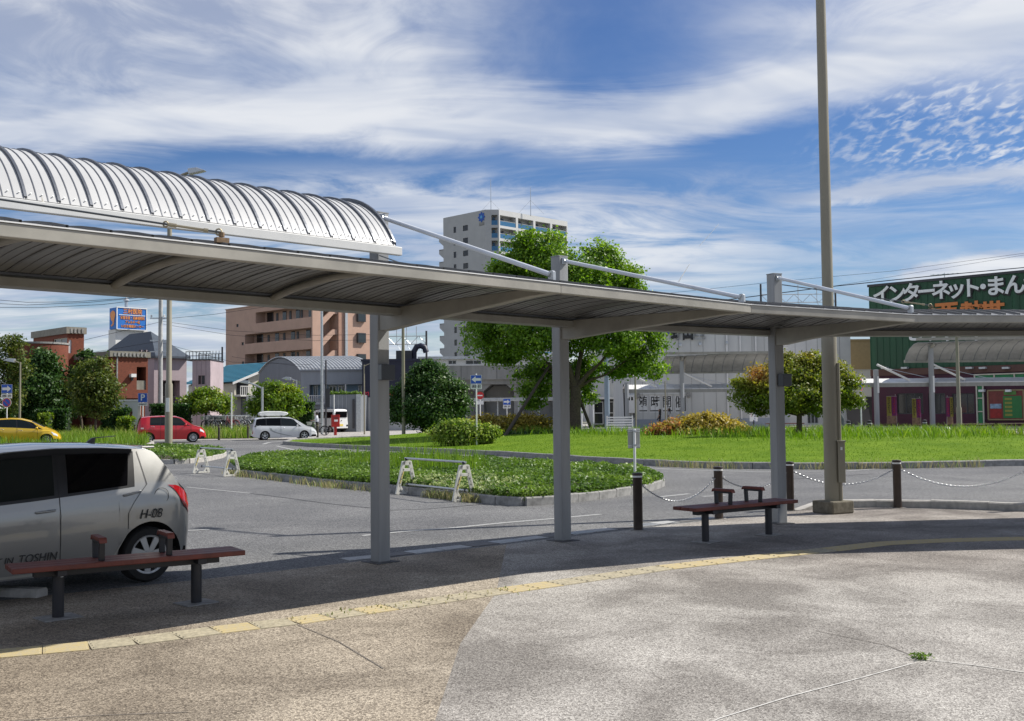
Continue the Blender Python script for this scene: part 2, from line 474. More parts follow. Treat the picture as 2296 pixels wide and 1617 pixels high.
def vnoise(P, sc, seed=0):
    """cheap smooth noise from a few sines, 0..1"""
    g = np.random.default_rng(seed); o = np.zeros(len(P))
    for k in range(7):
        w = g.normal(size=2) * sc * (1 + .35 * k); o += np.sin(P[:, 0] * w[0] + P[:, 1] * w[1] + g.uniform(0, 6.28)) / (1 + .25 * k)
    return 1 / (1 + np.exp(-o * 1.1))
# ================================================================== the ground
M_asph = groundmat('asphalt', (.12, .121, .123), (.21, .208, .204), (.45, .45, .46), (1.5, 1.5, 1.48), speck=70, stain=.9, bump=.5, mixc=(.8, .8, .82))
M_pave = groundmat('pavement_grey', (.275, .261, .24), (.515, .50, .465), (.42, .40, .39), (1.30, 1.29, 1.27), speck=100, stain=.38, bump=.45, mixc=(.78, .75, .74), stainsc=.8)
M_pavb = groundmat('pavement_beige', (.28, .246, .20), (.515, .465, .385), (.38, .355, .335), (1.34, 1.32, 1.28), speck=85, stain=.42, bump=.5, mixc=(.76, .73, .70), stainsc=.7)
M_conc = mat('kerb_concrete', (.42, .40, .365), .85, var=.28, vscale=9, bump=.3, bscale=90)
M_concd = mat('old_kerb_concrete', (.27, .265, .25), .88, var=.35, vscale=7, bump=.3, bscale=90)
M_earth = mat('earth', (.09, .075, .05), .95, var=.35, vscale=4, bump=.5, bscale=30)
M_far = mat('far_ground', (.16, .16, .13), .95, var=.3, vscale=.05)
M_plaza = groundmat('plaza_paving', (.36, .34, .31), (.46, .43, .40), (.7, .7, .7), (1.2, 1.2, 1.2), speck=12, stain=.5, bump=.1)
M_wlink = mat('worn_road_paint', (.50, .50, .48), .8, var=.25, vscale=25, col2=(.19, .19, .185))
M_tact = mat('tactile_yellow', (.50, .395, .18), .8, var=.2, vscale=30, col2=(.43, .37, .25))
M_tactg = mat('tactile_worn', (.38, .335, .235), .85, var=.25, vscale=30)

def sheet(name, poly, z, m, label=None):
    b = MB(); b.add([(p[0], p[1], z) for p in poly], [tuple(range(len(poly)))])
    return struct(b.build(name, m), label)
def ccw(poly):
    a = sum(poly[i][0] * poly[(i + 1) % len(poly)][1] - poly[(i + 1) % len(poly)][0] * poly[i][1] for i in range(len(poly)))
    return poly if a > 0 else poly[::-1]
sheet('ground', [(-2500, -400), (2500, -400), (2500, 4000), (-2500, 4000)], -.014, M_far)
sheet('road', [(-90, -6), (90, -6), (90, 92), (-90, 92)], -.004, M_asph)
edge_px = [(-260, 1378), (0, 1347), (124, 1333), (377, 1307), (600, 1283), (770, 1263), (1262, 1206), (1380, 1192), (1490, 1178), (1600, 1166), (1700, 1155), (1785, 1145), (1846, 1140), (1950, 1139), (2086, 1141), (2296, 1148), (2650, 1165)]
edge = [G(*p) for p in edge_px]
kseam = [G(1120, 1232), G(1112, 1330), G(1032, 1443), G(975, 1617), G(900, 1850)]
def cut_at(poly, px):       # split the pavement edge where the beige slab stops
    return [p for p, q in zip(edge, edge_px) if q[0] <= px], [p for p, q in zip(edge, edge_px) if q[0] > px]
eL, eR = cut_at(edge_px, 800)
midp = edge[5] + (edge[6] - edge[5]) * .71
sheet('pavement', ccw([(-12, -6)] + [(p.x, p.y) for p in eL] + [(midp.x, midp.y)] + [(p.x, p.y) for p in kseam[1:]] + [(-.6, -6)]), 0.0, M_pavb, 'beige washed-aggregate pavement slab under the first bench')
sheet('pavement', ccw([(-.6, -6)] + [(p.x, p.y) for p in kseam[1:][::-1]] + [(midp.x, midp.y)] + [(p.x, p.y) for p in eR] + [(26, 9), (26, -6)]), 0.0, M_pave, 'grey washed-aggregate pavement with pale stains and joints')
def stripline(pts, w, z, m, name='pavement_joint', label=None, kind='structure'):
    b = MB(); P = [Vector((p.x, p.y, z)) for p in pts]
    L = []
    for i, p in enumerate(P):
        d = (P[min(i + 1, len(P) - 1)] - P[max(i - 1, 0)]).normalized(); n = Vector((-d.y, d.x, 0)) * w * .5
        L.append((p - n, p + n))
    b.grid([[l[0] for l in L], [l[1] for l in L]])
    # thin slab so it has real edges
    o = b.build(name, m); o['kind'] = kind
    if label: o['label'] = label
    return o
M_joint = mat('joint_mortar', (.56, .54, .5), .9, var=.3, vscale=20)
M_jointd = mat('joint_dark', (.17, .15, .13), .9, var=.3, vscale=20)
for pts in ([(1560, 1640), (1610, 1613), (1770, 1563), (1934, 1520), (2045, 1489)], [(2066, 1479), (2180, 1492), (2320, 1512)]):
    stripline([G(*p) for p in pts], .012, .004, M_joint)
for pts in ([(1830, 1415), (1990, 1448), (2066, 1479)], [(-20, 1622), (200, 1606), (420, 1598)], [(640, 1390), (760, 1440), (860, 1500)], [(1720, 1238), (1900, 1195), (2100, 1176)]):
    stripline([G(*p) for p in pts], .008, .004, M_jointd)

# tactile paving, tile by tile
tl = [G(*p) for p in [(-120, 1484), (0, 1466), (158, 1453), (340, 1434), (506, 1411), (657, 1394), (800, 1373), (1096, 1330), (1294, 1302), (1491, 1273), (1689, 1251), (1860, 1233), (1978, 1219), (2125, 1212), (2296, 1208), (2500, 1207)]]
def resample(pts, step):
    pts = [Vector(p) for p in pts]; L = [0]
    for a, b in zip(pts, pts[1:]): L.append(L[-1] + (b - a).length)
    n = max(1, round(L[-1] / step)); st = L[-1] / n; out = []; k = 0
    for i in range(n + 1):
        s = min(i * st, L[-1])
        while k < len(pts) - 2 and L[k + 1] < s: k += 1
        t = (s - L[k]) / max(1e-9, L[k + 1] - L[k]); out.append(pts[k].lerp(pts[k + 1], t))
    return out, st
tb = MB(); tb.bb(-.146, -.146, .0005, .146, .146, .006)
for k in range(4):
    y = -.108 + k * .072
    tb.add([(-.135, y - .017, .006), (.135, y - .017, .006), (.135, y + .017, .006), (-.135, y + .017, .006), (-.13, y - .009, .011), (.13, y - .009, .011), (.13, y + .009, .011), (-.13, y + .009, .011)],
           [(4, 5, 6, 7), (0, 1, 5, 4), (1, 2, 6, 5), (2, 3, 7, 6), (3, 0, 4, 7)])
tm1 = tb.mesh('tactile_tile', M_tact); tm2 = tb.mesh('tactile_tile', M_tactg)
tp = bpy.data.objects.new('tactile_strip', None); COL.objects.link(tp); struct(tp, 'worn yellow tactile guide strip curving across the pavement')
pts, st = resample(tl, .3)
for i, (a, b) in enumerate(zip(pts, pts[1:])):
    o = link('tactile_tile', tm2 if (i in (9, 12, 14, 17, 18, 19, 21) or random.random() < .18) else tm1, tp, 0, (a + b) / 2, math.atan2(b.y - a.y, b.x - a.x) + random.uniform(-.01, .01))

# kerbs, stone by stone
def kerb(path, h=.13, w=.16, step=.6, m=None, label=None, z=0.0, closed=False):
    e = bpy.data.objects.new('kerb', None); COL.objects.link(e); struct(e, label)
    p = [Vector((q[0], q[1], z)) for q in path]
    if closed: p.append(p[0].copy())
    pts, st = resample(p, step)
    b = MB(); L = st - .008; c = .02
    sec = [(-w / 2, -.02), (w / 2, -.02), (w / 2, h - c), (w / 2 - c, h), (-w / 2 + c, h), (-w / 2, h - c)]
    n = len(sec)
    b.add([(-L / 2, y, zz) for y, zz in sec] + [(L / 2, y, zz) for y, zz in sec], [tuple(range(n - 1, -1, -1)), tuple(range(n, 2 * n))] + [(i, (i + 1) % n, n + (i + 1) % n, n + i) for i in range(n)])
    me = b.mesh('kerb_stone', m or M_conc)
    for a, q in zip(pts, pts[1:]):
        o = link('kerb_stone', me, e, 0, (a + q) / 2 + Vector((0, 0, random.uniform(-.006, .006))), math.atan2(q.y - a.y, q.x - a.x) + random.uniform(-.008, .008))
        o.scale = ((q - a).length / st, 1, 1)
    return e
# raised kerb behind the bollards, with its sloping end
kr = [G(*p) for p in [(1846, 1138), (1950, 1136), (2086, 1138), (2296, 1145), (2650, 1162)]]
kerb(kr, .12, .17, .9, label='pale raised kerb behind the chained bollards')
ka = G(1785, 1143); kb = kr[0]; kd = (kb - ka); kn = Vector((-kd.y, kd.x, 0)).normalized() * .085
b = MB(); b.add([ka - kn, kb - kn, kb + kn, ka + kn, kb - kn + Vector((0, 0, .12)), kb + kn + Vector((0, 0, .12))], [(0, 1, 4), (1, 2, 5, 4), (3, 5, 2), (0, 4, 5, 3)])
struct(b.build('kerb_ramp', M_conc), 'sloping end stone of the pale raised kerb')
# low kerb at the left under the parked car
kerb([G(-200, 1352), G(0, 1330), G(95, 1338)], .07, .15, .8, label='low kerb beside the silver hatchback')
# gutter with drain covers along the pavement edge
gp, st = resample([G(*p) for p in [(770, 1255), (834, 1249), (945, 1236), (1075, 1221), (1197, 1206), (1308, 1193), (1402, 1182), (1496, 1171), (1600, 1160)]], .42)
gt = bpy.data.objects.new('gutter', None); COL.objects.link(gt); struct(gt, 'gutter of alternating pale drain covers and dark slabs along the pavement edge')
b = MB(); b.bb(-.2, -.12, -.003, .2, .12, .004)
gm1 = b.mesh('drain_cover', mat('drain_cover', (.40, .40, .39), .8, var=.3, vscale=20)); gm2 = b.mesh('gutter_slab', mat('gutter_slab', (.16, .155, .15), .85, var=.3, vscale=20))
gb = MB(); gb.bb(-.2, -.12, -.003, .2, .12, .004)
for k in range(9): gb.bb(-.17 + k * .04, -.09, .004, -.15 + k * .04, .09, .007)
gm3 = gb.mesh('drain_cover', mat('drain_steel', (.45, .46, .46), .5, metal=.6, var=.2, vscale=20))
for i, (a, q) in enumerate(zip(gp, gp[1:])):
    link('drain_cover' if i % 3 != 1 else 'gutter_slab', (gm1, gm2, gm3)[i % 3], gt, 0, (a + q) / 2, math.atan2(q.y - a.y, q.x - a.x))
# worn road markings
def mark(pts, w=.12, label=None):
    return stripline([G(*p) for p in pts], w, 0.0, M_wlink, 'road_marking', label)
mark([(812, 1201), (900, 1192), (1010, 1184), (1130, 1172), (1250, 1162), (1345, 1153)], .11)
mark([(1480, 1114), (1545, 1107)], .12); mark([(1575, 1113), (1625, 1111)], .14)
mark([(1690, 1121), (1760, 1120)], .12); mark([(350, 1074), (395, 1069)], .13); mark([(420, 1066), (470, 1062)], .1)
mark([(418, 1092), (500, 1100), (560, 1106)], .07); mark([(415, 1190), (470, 1187)], .09)
mark([(2330, 1029), (2240, 1031), (1900, 1056), (1700, 1058), (1500, 1052), (1250, 1036)], .12, 'worn white edge line round the lawn island')
mark([(620, 1000), (660, 1009), (840, 1018), (1100, 1030)], .14)
mark([(590, 996), (604, 992), (640, 989)], .2)
M_crack = mat('crack_sealer', (.045, .045, .047), .7, var=.2)
for pts in ([(560, 1106), (640, 1116), (720, 1127), (790, 1135), (834, 1139)], [(872, 1144), (960, 1141), (1080, 1131), (1180, 1122)], [(1750, 1076), (1850, 1070), (1960, 1062)]):
    stripline([G(*p) for p in pts], .035, 0.0, M_crack, 'road_crack')

# ------------------------------------------------------------------ planted islands
from mathutils.geometry import delaunay_2d_cdt
def terrain(name, poly, zf, step, m, label=None, kind='structure'):
    a = np.array([(p[0], p[1]) for p in poly]); lo, hi = a.min(0), a.max(0)
    gx, gy = np.meshgrid(np.arange(lo[0], hi[0], step), np.arange(lo[1], hi[1], step)); P = np.stack([gx.ravel(), gy.ravel()], 1)
    P = P[inpoly(P, a)]; P = P[edist(P, poly) > step * .4]
    vs = [Vector((p[0], p[1])) for p in poly] + [Vector(p) for p in P]
    ed = [(i, (i + 1) % len(poly)) for i in range(len(poly))]
    v, e, f, *_ = delaunay_2d_cdt(vs, ed, [], 1, 1e-5)
    V = np.array([(q.x, q.y) for q in v]); z = zf(V)
    b = MB(); b.v = [(q[0], q[1], float(k)) for q, k in zip(V, z)]; b.f = [tuple(t) for t in f]; b.m = [0] * len(f)
    o = b.build(name, m, smooth=60); o['kind'] = kind
    if label: o['label'] = label
    return o
def smooth_poly(P, it=2):
    P = [Vector((p[0], p[1], 0)) for p in P]
    for _ in range(it):
        Q = []
        for i in range(len(P)):
            a, b = P[i], P[(i + 1) % len(P)]; Q += [a.lerp(b, .25), a.lerp(b, .75)]
        P = Q
    return P
def inset(poly, d):
    c = ccw([(p[0], p[1]) for p in poly]); n = len(c); out = []
    for i in range(n):
        a, b_ = Vector(c[i - 1]), Vector(c[(i + 1) % n]); t = (b_ - a).normalized()
        out.append(Vector((c[i][0] - t.y * d, c[i][1] + t.x * d, 0)))
    return out
M_soil = mat('soil', (.07, .06, .035), .95, var=.4, vscale=5, bump=.4, bscale=25)
M_lawn = mat('mown_lawn', (.08, .155, .006), .95, var=.2, vscale=.7, col2=(.15, .235, .018), spec=.1, bump=.5, bscale=120)
LF_ivy = leafmat('ground_cover_leaf', [(.04, .085, .015), (.10, .18, .03), (.19, .29, .05), (.40, .46, .20)], .3, .45)
LF_gr = leafmat('grass_blade', [(.06, .13, .012), (.13, .24, .022), (.24, .34, .045), (.42, .43, .14)], .35, .6)
LF_dry = leafmat('dry_grass', [(.20, .25, .07), (.36, .31, .15), (.44, .38, .22), (.16, .26, .05)], .3, .6)
LF_lawn = leafmat('lawn_blade', [(.075, .155, .005), (.12, .215, .010), (.175, .27, .02)], .25, .9)

# A: the shrub island beside the parking lane
isA = [G(*p) for p in [(512, 1048), (533, 1066), (612, 1075), (716, 1088), (834, 1100), (960, 1113), (1061, 1125), (1120, 1132), (1175, 1135), (1240, 1131), (1333, 1121), (1400, 1112), (1460, 1102), (1492, 1090), (1470, 1078), (1340, 1064), (1150, 1049), (980, 1039), (800, 1033), (650, 1032), (560, 1037)]]
isB = [G(*p) for p in [(-150, 1046), (100, 1043), (338, 1041), (415, 1040), (464, 1035), (500, 1027), (509, 1021), (480, 1015), (400, 1012), (250, 1011), (-150, 1013)]]
isC = [G(*p) for p in [(-300, 1011), (100, 1008), (290, 1006), (332, 1003), (346, 996), (330, 990), (230, 988), (100, 989), (-300, 990)]]
isD_near = [(634, 997), (703, 1002), (834, 1009), (991, 1016), (1133, 1023), (1333, 1037), (1474, 1045), (1595, 1050), (1731, 1052), (1851, 1052), (1978, 1051), (2130, 1048), (2296, 1044)]
isD = [G(*p) for p in isD_near] + [Vector(p) for p in [(17, 28.6, 0), (23, 31.6, 0), (27, 38, 0), (27.5, 45.5, 0), (24, 51, 0), (17, 55.6, 0), (8, 62.5, 0), (0, 67, 0), (-6, 67.6, 0), (-10.5, 65, 0), (-12.6, 60.6, 0)]]
def ss(x, a, b):
    t = np.clip((x - a) / (b - a), 0, 1); return t * t * (3 - 2 * t)
def zD(P): return .10 + .42 * ss(edist(P, isD), .3, 10)
def zA(P): return .10 + .06 * ss(edist(P, isA), 0, 1.5)
for P, nm, lb in ((isA, isA, 'kerb round the clipped ground-cover island'), (isB, isB, 'pale curved kerb round the lamp-post island')):
    kerb(inset(P, .08), .15, .16, .6, M_concd if P is isA else M_conc, lb, closed=True)
kerb(inset(isC, .08), .15, .16, .6, M_conc, 'kerb round the overgrown grass strip', closed=True)
kerb(inset(isD, .09), .17, .18, .9, M_concd, 'dark weathered kerb round the lawn island', closed=True)
terrain('planting_bed', inset(isA, .16), lambda P: np.full(len(P), .1), .8, M_soil)
terrain('planting_bed', inset(isB, .16), lambda P: np.full(len(P), .1), .8, M_soil)
terrain('planting_bed', inset(isC, .16), lambda P: np.full(len(P), .1), 1.2, M_soil)
terrain('lawn', inset(isD, .18), zD, .8, M_lawn, 'mown bright green lawn of the roundabout island')
# ground cover
def cover(name, poly, n, hmin, hmax, size, label, seed, white=0.0, whiteat=None):
    q = inset(poly, .06); P = scatter(q, n); E_ = scatter(q, n * 5); E_ = E_[edist(E_, q) < .16]; nE = len(E_); P = np.concatenate([P, E_]); n = len(P); ed = edist(P, q)
    top = hmin + (hmax - hmin) * vnoise(P, 1.6, seed) * ss(ed, -.1, .3) + .05 * vnoise(P, 7, seed + 1)
    P[:, 2] = .1 + top * rng.uniform(.35, 1.0, n) ** .5
    P[-nE:, 2] = .10 + top[-nE:] * rng.uniform(0.05, .9, nE); cq = np.array([(v.x, v.y) for v in q]).mean(0); P[-nE:, :2] += (P[-nE:, :2] - cq) / np.linalg.norm(P[-nE:, :2] - cq, axis=1)[:, None] * rng.uniform(-.06, .05, (nE, 1))
    t = .12 + .55 * vnoise(P, 1.1, seed + 2) * rng.uniform(.5, 1.2, n) + .12 * rng.uniform(0, 1, n)
    if white: t = np.where(rng.uniform(0, 1, n) < white, .97, t)
    if whiteat is not None: t = np.where((np.linalg.norm(P[:, :2] - np.array(whiteat[0]), axis=1) < whiteat[1]) & (rng.uniform(0, 1, n) < .45), 1.0, t)
    return tag(quads(name, P, size, LF_ivy, up=.9, tint=t, asp=.62), label, 'ground cover', kind='stuff')
wq = G(1000, 1080, .3)
cover('ground_cover', isA, 60000, .13, .27, .075, 'low leafy ground cover filling the kerbed island behind the barricades', 3, .004, ((wq.x, wq.y), 1.6))
cover('ground_cover', isB, 22000, .15, .28, .10, 'low leafy ground cover round the lamp-post base', 11, .006)
# tall grass tufts
def tall(name, poly, n, h, w, label, m=None, seed=1, zf=None, lean=.4, dens=None):
    P = scatter(poly, n); k = vnoise(P, .8, seed)
    keep = rng.uniform(0, 1, n) < (.25 + .75 * k if dens is None else dens(P)); P = P[keep]; k = k[keep]
    P[:, 2] = (zf(P) if zf else .1) - .01
    return tag(blades(name, P, h * (.55 + .7 * k), w, m or LF_gr, lean=lean, tint=.15 + .6 * rng.uniform(0, 1, len(P)) * (.5 + .5 * k)), label, 'grass', kind='stuff')
ga = [G(*p, .1) for p in [(760, 1062), (1060, 1080), (1100, 1062), (1010, 1050), (860, 1042)]]
tall('tall_grass', ga, 1500, .75, .016, 'tall grass shooting up through the ground cover behind the post', seed=5, lean=.35)
tall('tall_grass', inset(isC, .2), 14000, .55, .03, 'overgrown pale grass on the strip by the yellow car', seed=9, lean=.6)
# dry weeds along kerbs
def weeds(px, n, h, label, spread=.14):
    pts, _ = resample([G(*p) for p in px], .1); a = np.array([(p.x, p.y, 0) for p in pts]); P = a[rng.integers(0, len(a), n)]
    k = vnoise(P, 1.5, 4); P = P[rng.uniform(0, 1, n) < k * 1.1]
    P = P + np.concatenate([rng.normal(0, spread, (len(P), 2)), np.zeros((len(P), 1))], 1)
    return tag(blades('weeds', P, h, .014, LF_dry, lean=.9), label, 'weeds', kind='stuff')
weeds([(520, 1062), (560, 1071), (640, 1080), (716, 1091), (834, 1102)], 2600, .17, 'dry straw-coloured weeds along the dark kerb')
weeds([(960, 1114), (1010, 1120), (1061, 1126)], 800, .16, 'dry weeds between the feet of the wide barricade', .08)
weeds([(1470, 1046), (1560, 1050), (1700, 1053), (1800, 1053), (1900, 1052), (2200, 1048)], 900, .28, 'sparse weeds growing from the lawn kerb joint', .06)
# mown lawn blades and the tall grass behind
lw = inset(isD, .2); P = scatter(lw, 80000); P = P[(P[:, 1] < 58)]; P[:, 2] = zD(P) - .005
tag(blades('lawn_grass', P, .04, .015, LF_lawn, lean=.7, tint=.15 + .7 * vnoise(P, .9, 8) * rng.uniform(.6, 1.1, len(P))), 'short mown grass blades covering the lawn island', 'grass', kind='stuff')
def behind(y0, amp, seed):
    def f(P): return ss(edist(P, isD), 7.2, 9.8) * (vnoise(P, .45, seed) * .8 + .3)
    return f
tall('tall_grass', inset(isD, 1.0), 30000, .40, .028, 'tall uncut grass growing behind the mown lawn', seed=14, zf=zD, lean=1.1, dens=behind(0, 0, 21))
weed = G(2066, 1478); n = 130; P = np.zeros((n, 3)); P[:, :2] = np.array([weed.x, weed.y]) + rng.normal(0, .028, (n, 2)); P[:, 2] = rng.uniform(.002, .035, n)
tag(quads('weed', P, .022, LF_ivy, up=.8, tint=rng.uniform(.2, .7, n)), 'small green weed sprouting from a pavement joint', 'weed')

weeds([(640, 1393), (800, 1371), (960, 1349), (1160, 1321)], 260, .03, 'tiny dry weeds rooted along the tactile strip', .09)
# ================================================================== the near walkway canopy
M_post = mat('post_paint', (.29, .295, .295), .45, var=.2, vscale=3.5, streak=.12, bump=.02)
M_fasc = mat('fascia_paint', (.31, .295, .255), .48, var=.2, vscale=2.5)
M_roofs = mat('roof_sheet', (.235, .235, .225), .38, metal=.25, var=.15, vscale=3)
M_rib = mat('roof_rib', (.10, .11, .13), .4, metal=.3, var=.15)
M_seam = mat('roof_seam', (.14, .14, .14), .5, var=.15)
M_white = mat('upper_roof_sheet', (.45, .45, .445), .5, metal=.0, var=.06, vscale=2)
M_gutter = mat('gutter_paint', (.27, .265, .24), .5, var=.15, vscale=3, streak=.4)
M_galv = mat('galvanised', (.52, .54, .55), .38, metal=.75, var=.15, vscale=8)
M_rod = mat('tie_rod_paint', (.62, .65, .69), .35, var=.08)
M_rust = mat('rusty_steel', (.22, .15, .09), .7, metal=.4, var=.4, vscale=30)
ZF = 2.66
Nn = [G(-560, 453, ZF), G(0, 531, ZF), G(1256, 658, ZF), G(1683, 702, ZF - .02), G(2057, 723.5, ZF - .055), G(2640, 726, ZF - .075)]
Nn[0] = Nn[2] + (Nn[1] - Nn[2]).normalized() * 8.2
Fa = [None, G(0, 644.7, 2.64), G(853, 706, 2.64), G(1262, 734.7, 2.64), G(1740, 755.5, 2.64), G(2640, 754, 2.64)]
Fa[0] = Fa[2] + (Fa[1] - Fa[2]).normalized() * 8.2
near = [Nn[0], Nn[2], Nn[3], Nn[4], Nn[5]]
far = [Fa[0], Fa[2], Fa[3], Fa[4], Fa[5]]
near[4] = near[3] + (near[4] - near[3]) * 2.0; near[4].z = Nn[5].z; far[4] = far[3] + (far[4] - far[3]) * 2.0
P1, P2, P3 = G(853, 1260), G(1262, 1212), G(1748, 1173)
P1.z = P2.z = P3.z = 0
P0 = P1 + (Fa[0] - Fa[2]).normalized() * 7.6; P0.z = 0
P4 = P3 + (Fa[5] - Fa[4]).normalized() * 6.2; P4.z = 0
cn = thing('walkway_canopy', 'grey curved walkway canopy with ribbed arched roof on cantilever arms', 'canopy', (0, 0, 0))
def archz(t, rise=.135, base=2.742): return base + rise * (1 - (2 * t - 1) ** 2)
def roofpt(i, s, t, dz=0):
    a = near[i].lerp(near[i + 1], s); c = far[i].lerp(far[i + 1], s); p = a.lerp(c, t)
    return Vector((p.x, p.y, archz(t) + dz + (a.z - ZF) * (1 - t)))
NT = 12
for i in range(4):
    Lb = ((near[i] - near[i + 1]).length + (far[i] - far[i + 1]).length) / 2
    n = max(3, round(Lb / .27))
    for k in range(n):
        s0, s1 = k / n, (k + 1) / n; g = .02 * (s1 - s0)
        b = MB()
        for sa, sb in ((s0 + g, s1 - g),):
            top = [[roofpt(i, s, j / NT, .012) for j in range(NT + 1)] for s in (sa, sb)]
            bot = [[roofpt(i, s, j / NT, 0) for j in range(NT + 1)] for s in (sb, sa)]
            b.grid(top); b.grid(bot)
            b.grid([top[0], bot[1]]); b.grid([bot[0], top[1]])
        o = b.build('roof_panel', M_roofs, cn, smooth=50)
        # raised roll seam at the panel edge and two fine beads
        r = MB(); w = .018 / Lb
        for c0, ww, hh, lo in ((s0, w, .032, -.008), (s0 + (s1 - s0) * .36, w * .4, .012, -.003), (s0 + (s1 - s0) * .68, w * .4, .02, -.003)):
            A = [roofpt(i, c0 - ww / 2, j / NT, lo) for j in range(NT + 1)]; B = [roofpt(i, c0 + ww / 2, j / NT, lo) for j in range(NT + 1)]
            C = [roofpt(i, c0 - ww / 2, j / NT, hh) for j in range(NT + 1)]; D = [roofpt(i, c0 + ww / 2, j / NT, hh) for j in range(NT + 1)]
            r.grid([C, D]); r.grid([B, A]); r.grid([A, C]); r.grid([D, B])
        r.build('seam', M_seam, o)
    # fascia along the near edge: a box beam with a thin bright top lip
    a, c = near[i], near[i + 1]; d = (c - a).normalized(); nrm = Vector((d.y, -d.x, 0))
    if nrm.y > 0: nrm = -nrm
    def beam(a, c, off0, off1, z0, z1, name, m, parent=cn, bev=0):
        rf = ZF if a is near[i] else 2.64; b = MB(); pts = [a + nrm * off0, c + nrm * off0, c + nrm * off1, a + nrm * off1]
        b.add([(p.x, p.y, z0 + p.z - rf) for p in pts] + [(p.x, p.y, z1 + p.z - rf) for p in pts], [(0, 3, 2, 1), (4, 5, 6, 7), (0, 1, 5, 4), (1, 2, 6, 5), (2, 3, 7, 6), (3, 0, 4, 7)])
        return b.build(name, m, parent, bevel=bev)
    fo = beam(a, c, -.06, .01, ZF, ZF + .085, 'fascia', M_fasc, cn, .006)
    beam(a, c, -.10, .018, ZF + .086, ZF + .094, 'drip_lip', mat('drip_lip', (.75, .75, .73), .35, var=.05), fo)
    # gutter beam along the far edge
    a, c = far[i], far[i + 1]; d = (c - a).normalized(); nrm = Vector((d.y, -d.x, 0))
    if nrm.y > 0: nrm = -nrm
    go = beam(a, c, -.10, .10, 2.645, 2.72, 'gutter_beam', M_gutter, cn, .005)
    beam(a, c, -.10, .055, 2.721, 2.745, 'gutter_upstand', M_gutter, go)
    beam(a, c, .062, .10, 2.735, 2.755, 'gutter_pipe', M_rib, go)
# intermediate curved ribs under the straight bay
for px_ in (245, 600, -130):
    d = (far[1] - far[0]); t = tcol(px_, far[0], d)
    b = MB(); b.tube([roofpt(0, t, j / 16, -.045) for j in range(17)], .034, 8)
    b.build('arched_rib', M_fasc, cn, smooth=50)
# posts, arms, tie rods
def post(P, ztop, ang, i):
    w = .155
    po = MB().box((P.x, P.y, ztop / 2 + .004), (w, w, ztop), ang).build('post', M_post, cn, bevel=.012)
    MB().box((P.x, P.y, .004), (.30, .30, .006), ang).build('base_plate', mat('base_gap', (.10, .10, .10), .9, var=.2), po)
    MB().box((P.x, P.y, ztop + .006), (w + .004, w + .004, .012), ang).build('cap', M_post, po)
    return po
def arm(P, T, ztop, rod=True):
    h = Vector((T.x - P.x, T.y - P.y, 0)); L = h.length; h.normalize(); n = Vector((-h.y, h.x, 0)) * .055
    prof = [(-.02, 2.52), (.12, 2.50), (.5, 2.53), (1.3, 2.60), (L - .10, 2.69), (L - .06, 2.70), (L - .06, 2.80), (1.3, 2.80), (-.02, 2.80)]
    prof = [(0.05, 2.50), (.22, 2.50), (.8, 2.545), (L - .35, T.z), (L - .05, T.z + .005), (L - .05, T.z + .075), (.05, 2.735)]
    b = MB(); b.extr([(P.x + h.x * u - n.x, P.y + h.y * u - n.y, z) for u, z in prof], n * 2)
    b.build('arm', M_fasc, cn, bevel=.008)
    if rod:
        top = Vector((P.x, P.y, ztop - .06)) + h * .10; end = Vector((T.x, T.y, T.z + .18)) - h * .12
        ro = MB(); dd = (end - top).normalized(); ro.cyl(top, end, .024, .024, 16); ro.build('tie_rod', M_rod, cn, smooth=40)
        k = MB(); k.cyl(end - dd * .01, end + dd * .012, .030, .030, 16); k.cyl(end + n * .6, end - n * .6, .012, n=8)
        k.extr([tuple(end + h * u + Vector((0, 0, z)) - n * .28) for u, z in ((-.02, -.09), (.05, -.09), (.05, .02), (.03, .035), (.0, .035), (-.02, .02))], n * .56)
        k.build('rod_bracket', M_galv, cn)
        k = MB(); k.cyl(top + n * .6, top - n * .6, .025, n=8); k.box(tuple(top - dd * .02), (.05, .06, .08)); k.build('rod_bracket', M_galv, cn)
TT1, TT2, TT3 = near[1], near[2], near[3]
tops = [ZAT(853, 480, P1.y), ZAT(1252, 577, P2.y), ZAT(1733, 616, P3.y)]
for P, T, zt, a in ((P1, TT1, tops[0], R(45)), (P2, TT2, tops[1], R(40)), (P3, TT3, tops[2], R(26))):
    post(P, zt, a, 0); arm(P, T, zt)
T0 = near[1] + (near[0] - near[1]).normalized() * 7.6; post(P0, tops[0], R(38), 0); arm(P0, T0, tops[0])
T4 = near[3] + (near[4] - near[3]).normalized() * 6.2; post(P4, tops[2], 0, 0); arm(P4, T4, tops[2])
# wire stays with turnbuckles
def stay(A, B, tb=True):
    A, B = Vector(A), Vector(B); d = (B - A).normalized(); L = (B - A).length
    MB().cyl(A, B, .007, n=6).build('stay_cable', mat('cable', (.12, .13, .14), .4, metal=.7), cn)
    if tb:
        k = MB(); q = B - d * .30
        k.cyl(q, q + d * .18, .009, n=8); k.cyl(q - d * .05, q, .014, n=8); k.cyl(q + d * .18, q + d * .21, .013, n=8)
        k.tube([B + Vector((math.cos(t) * .022, 0, math.sin(t) * .022)) - d * .02 for t in np.linspace(0, 6.28, 12, endpoint=False)], .006, 6, closed=True)
        k.tube([q - d * .07 + Vector((math.cos(t) * .018, 0, math.sin(t) * .018)) for t in np.linspace(0, 6.28, 12, endpoint=False)], .006, 6, closed=True)
        k.build('turnbuckle', mat('brassy_steel', (.42, .36, .24), .45, metal=.7, var=.2), cn)
    k = MB(); k.box(tuple(B + Vector((0, 0, -.055))), (.09, .05, .035), R(38)); k.cyl(B + Vector((0, 0, -.03)), B + Vector((0, 0, .0)), .02, n=8); k.build('stay_bracket', M_rust, cn)
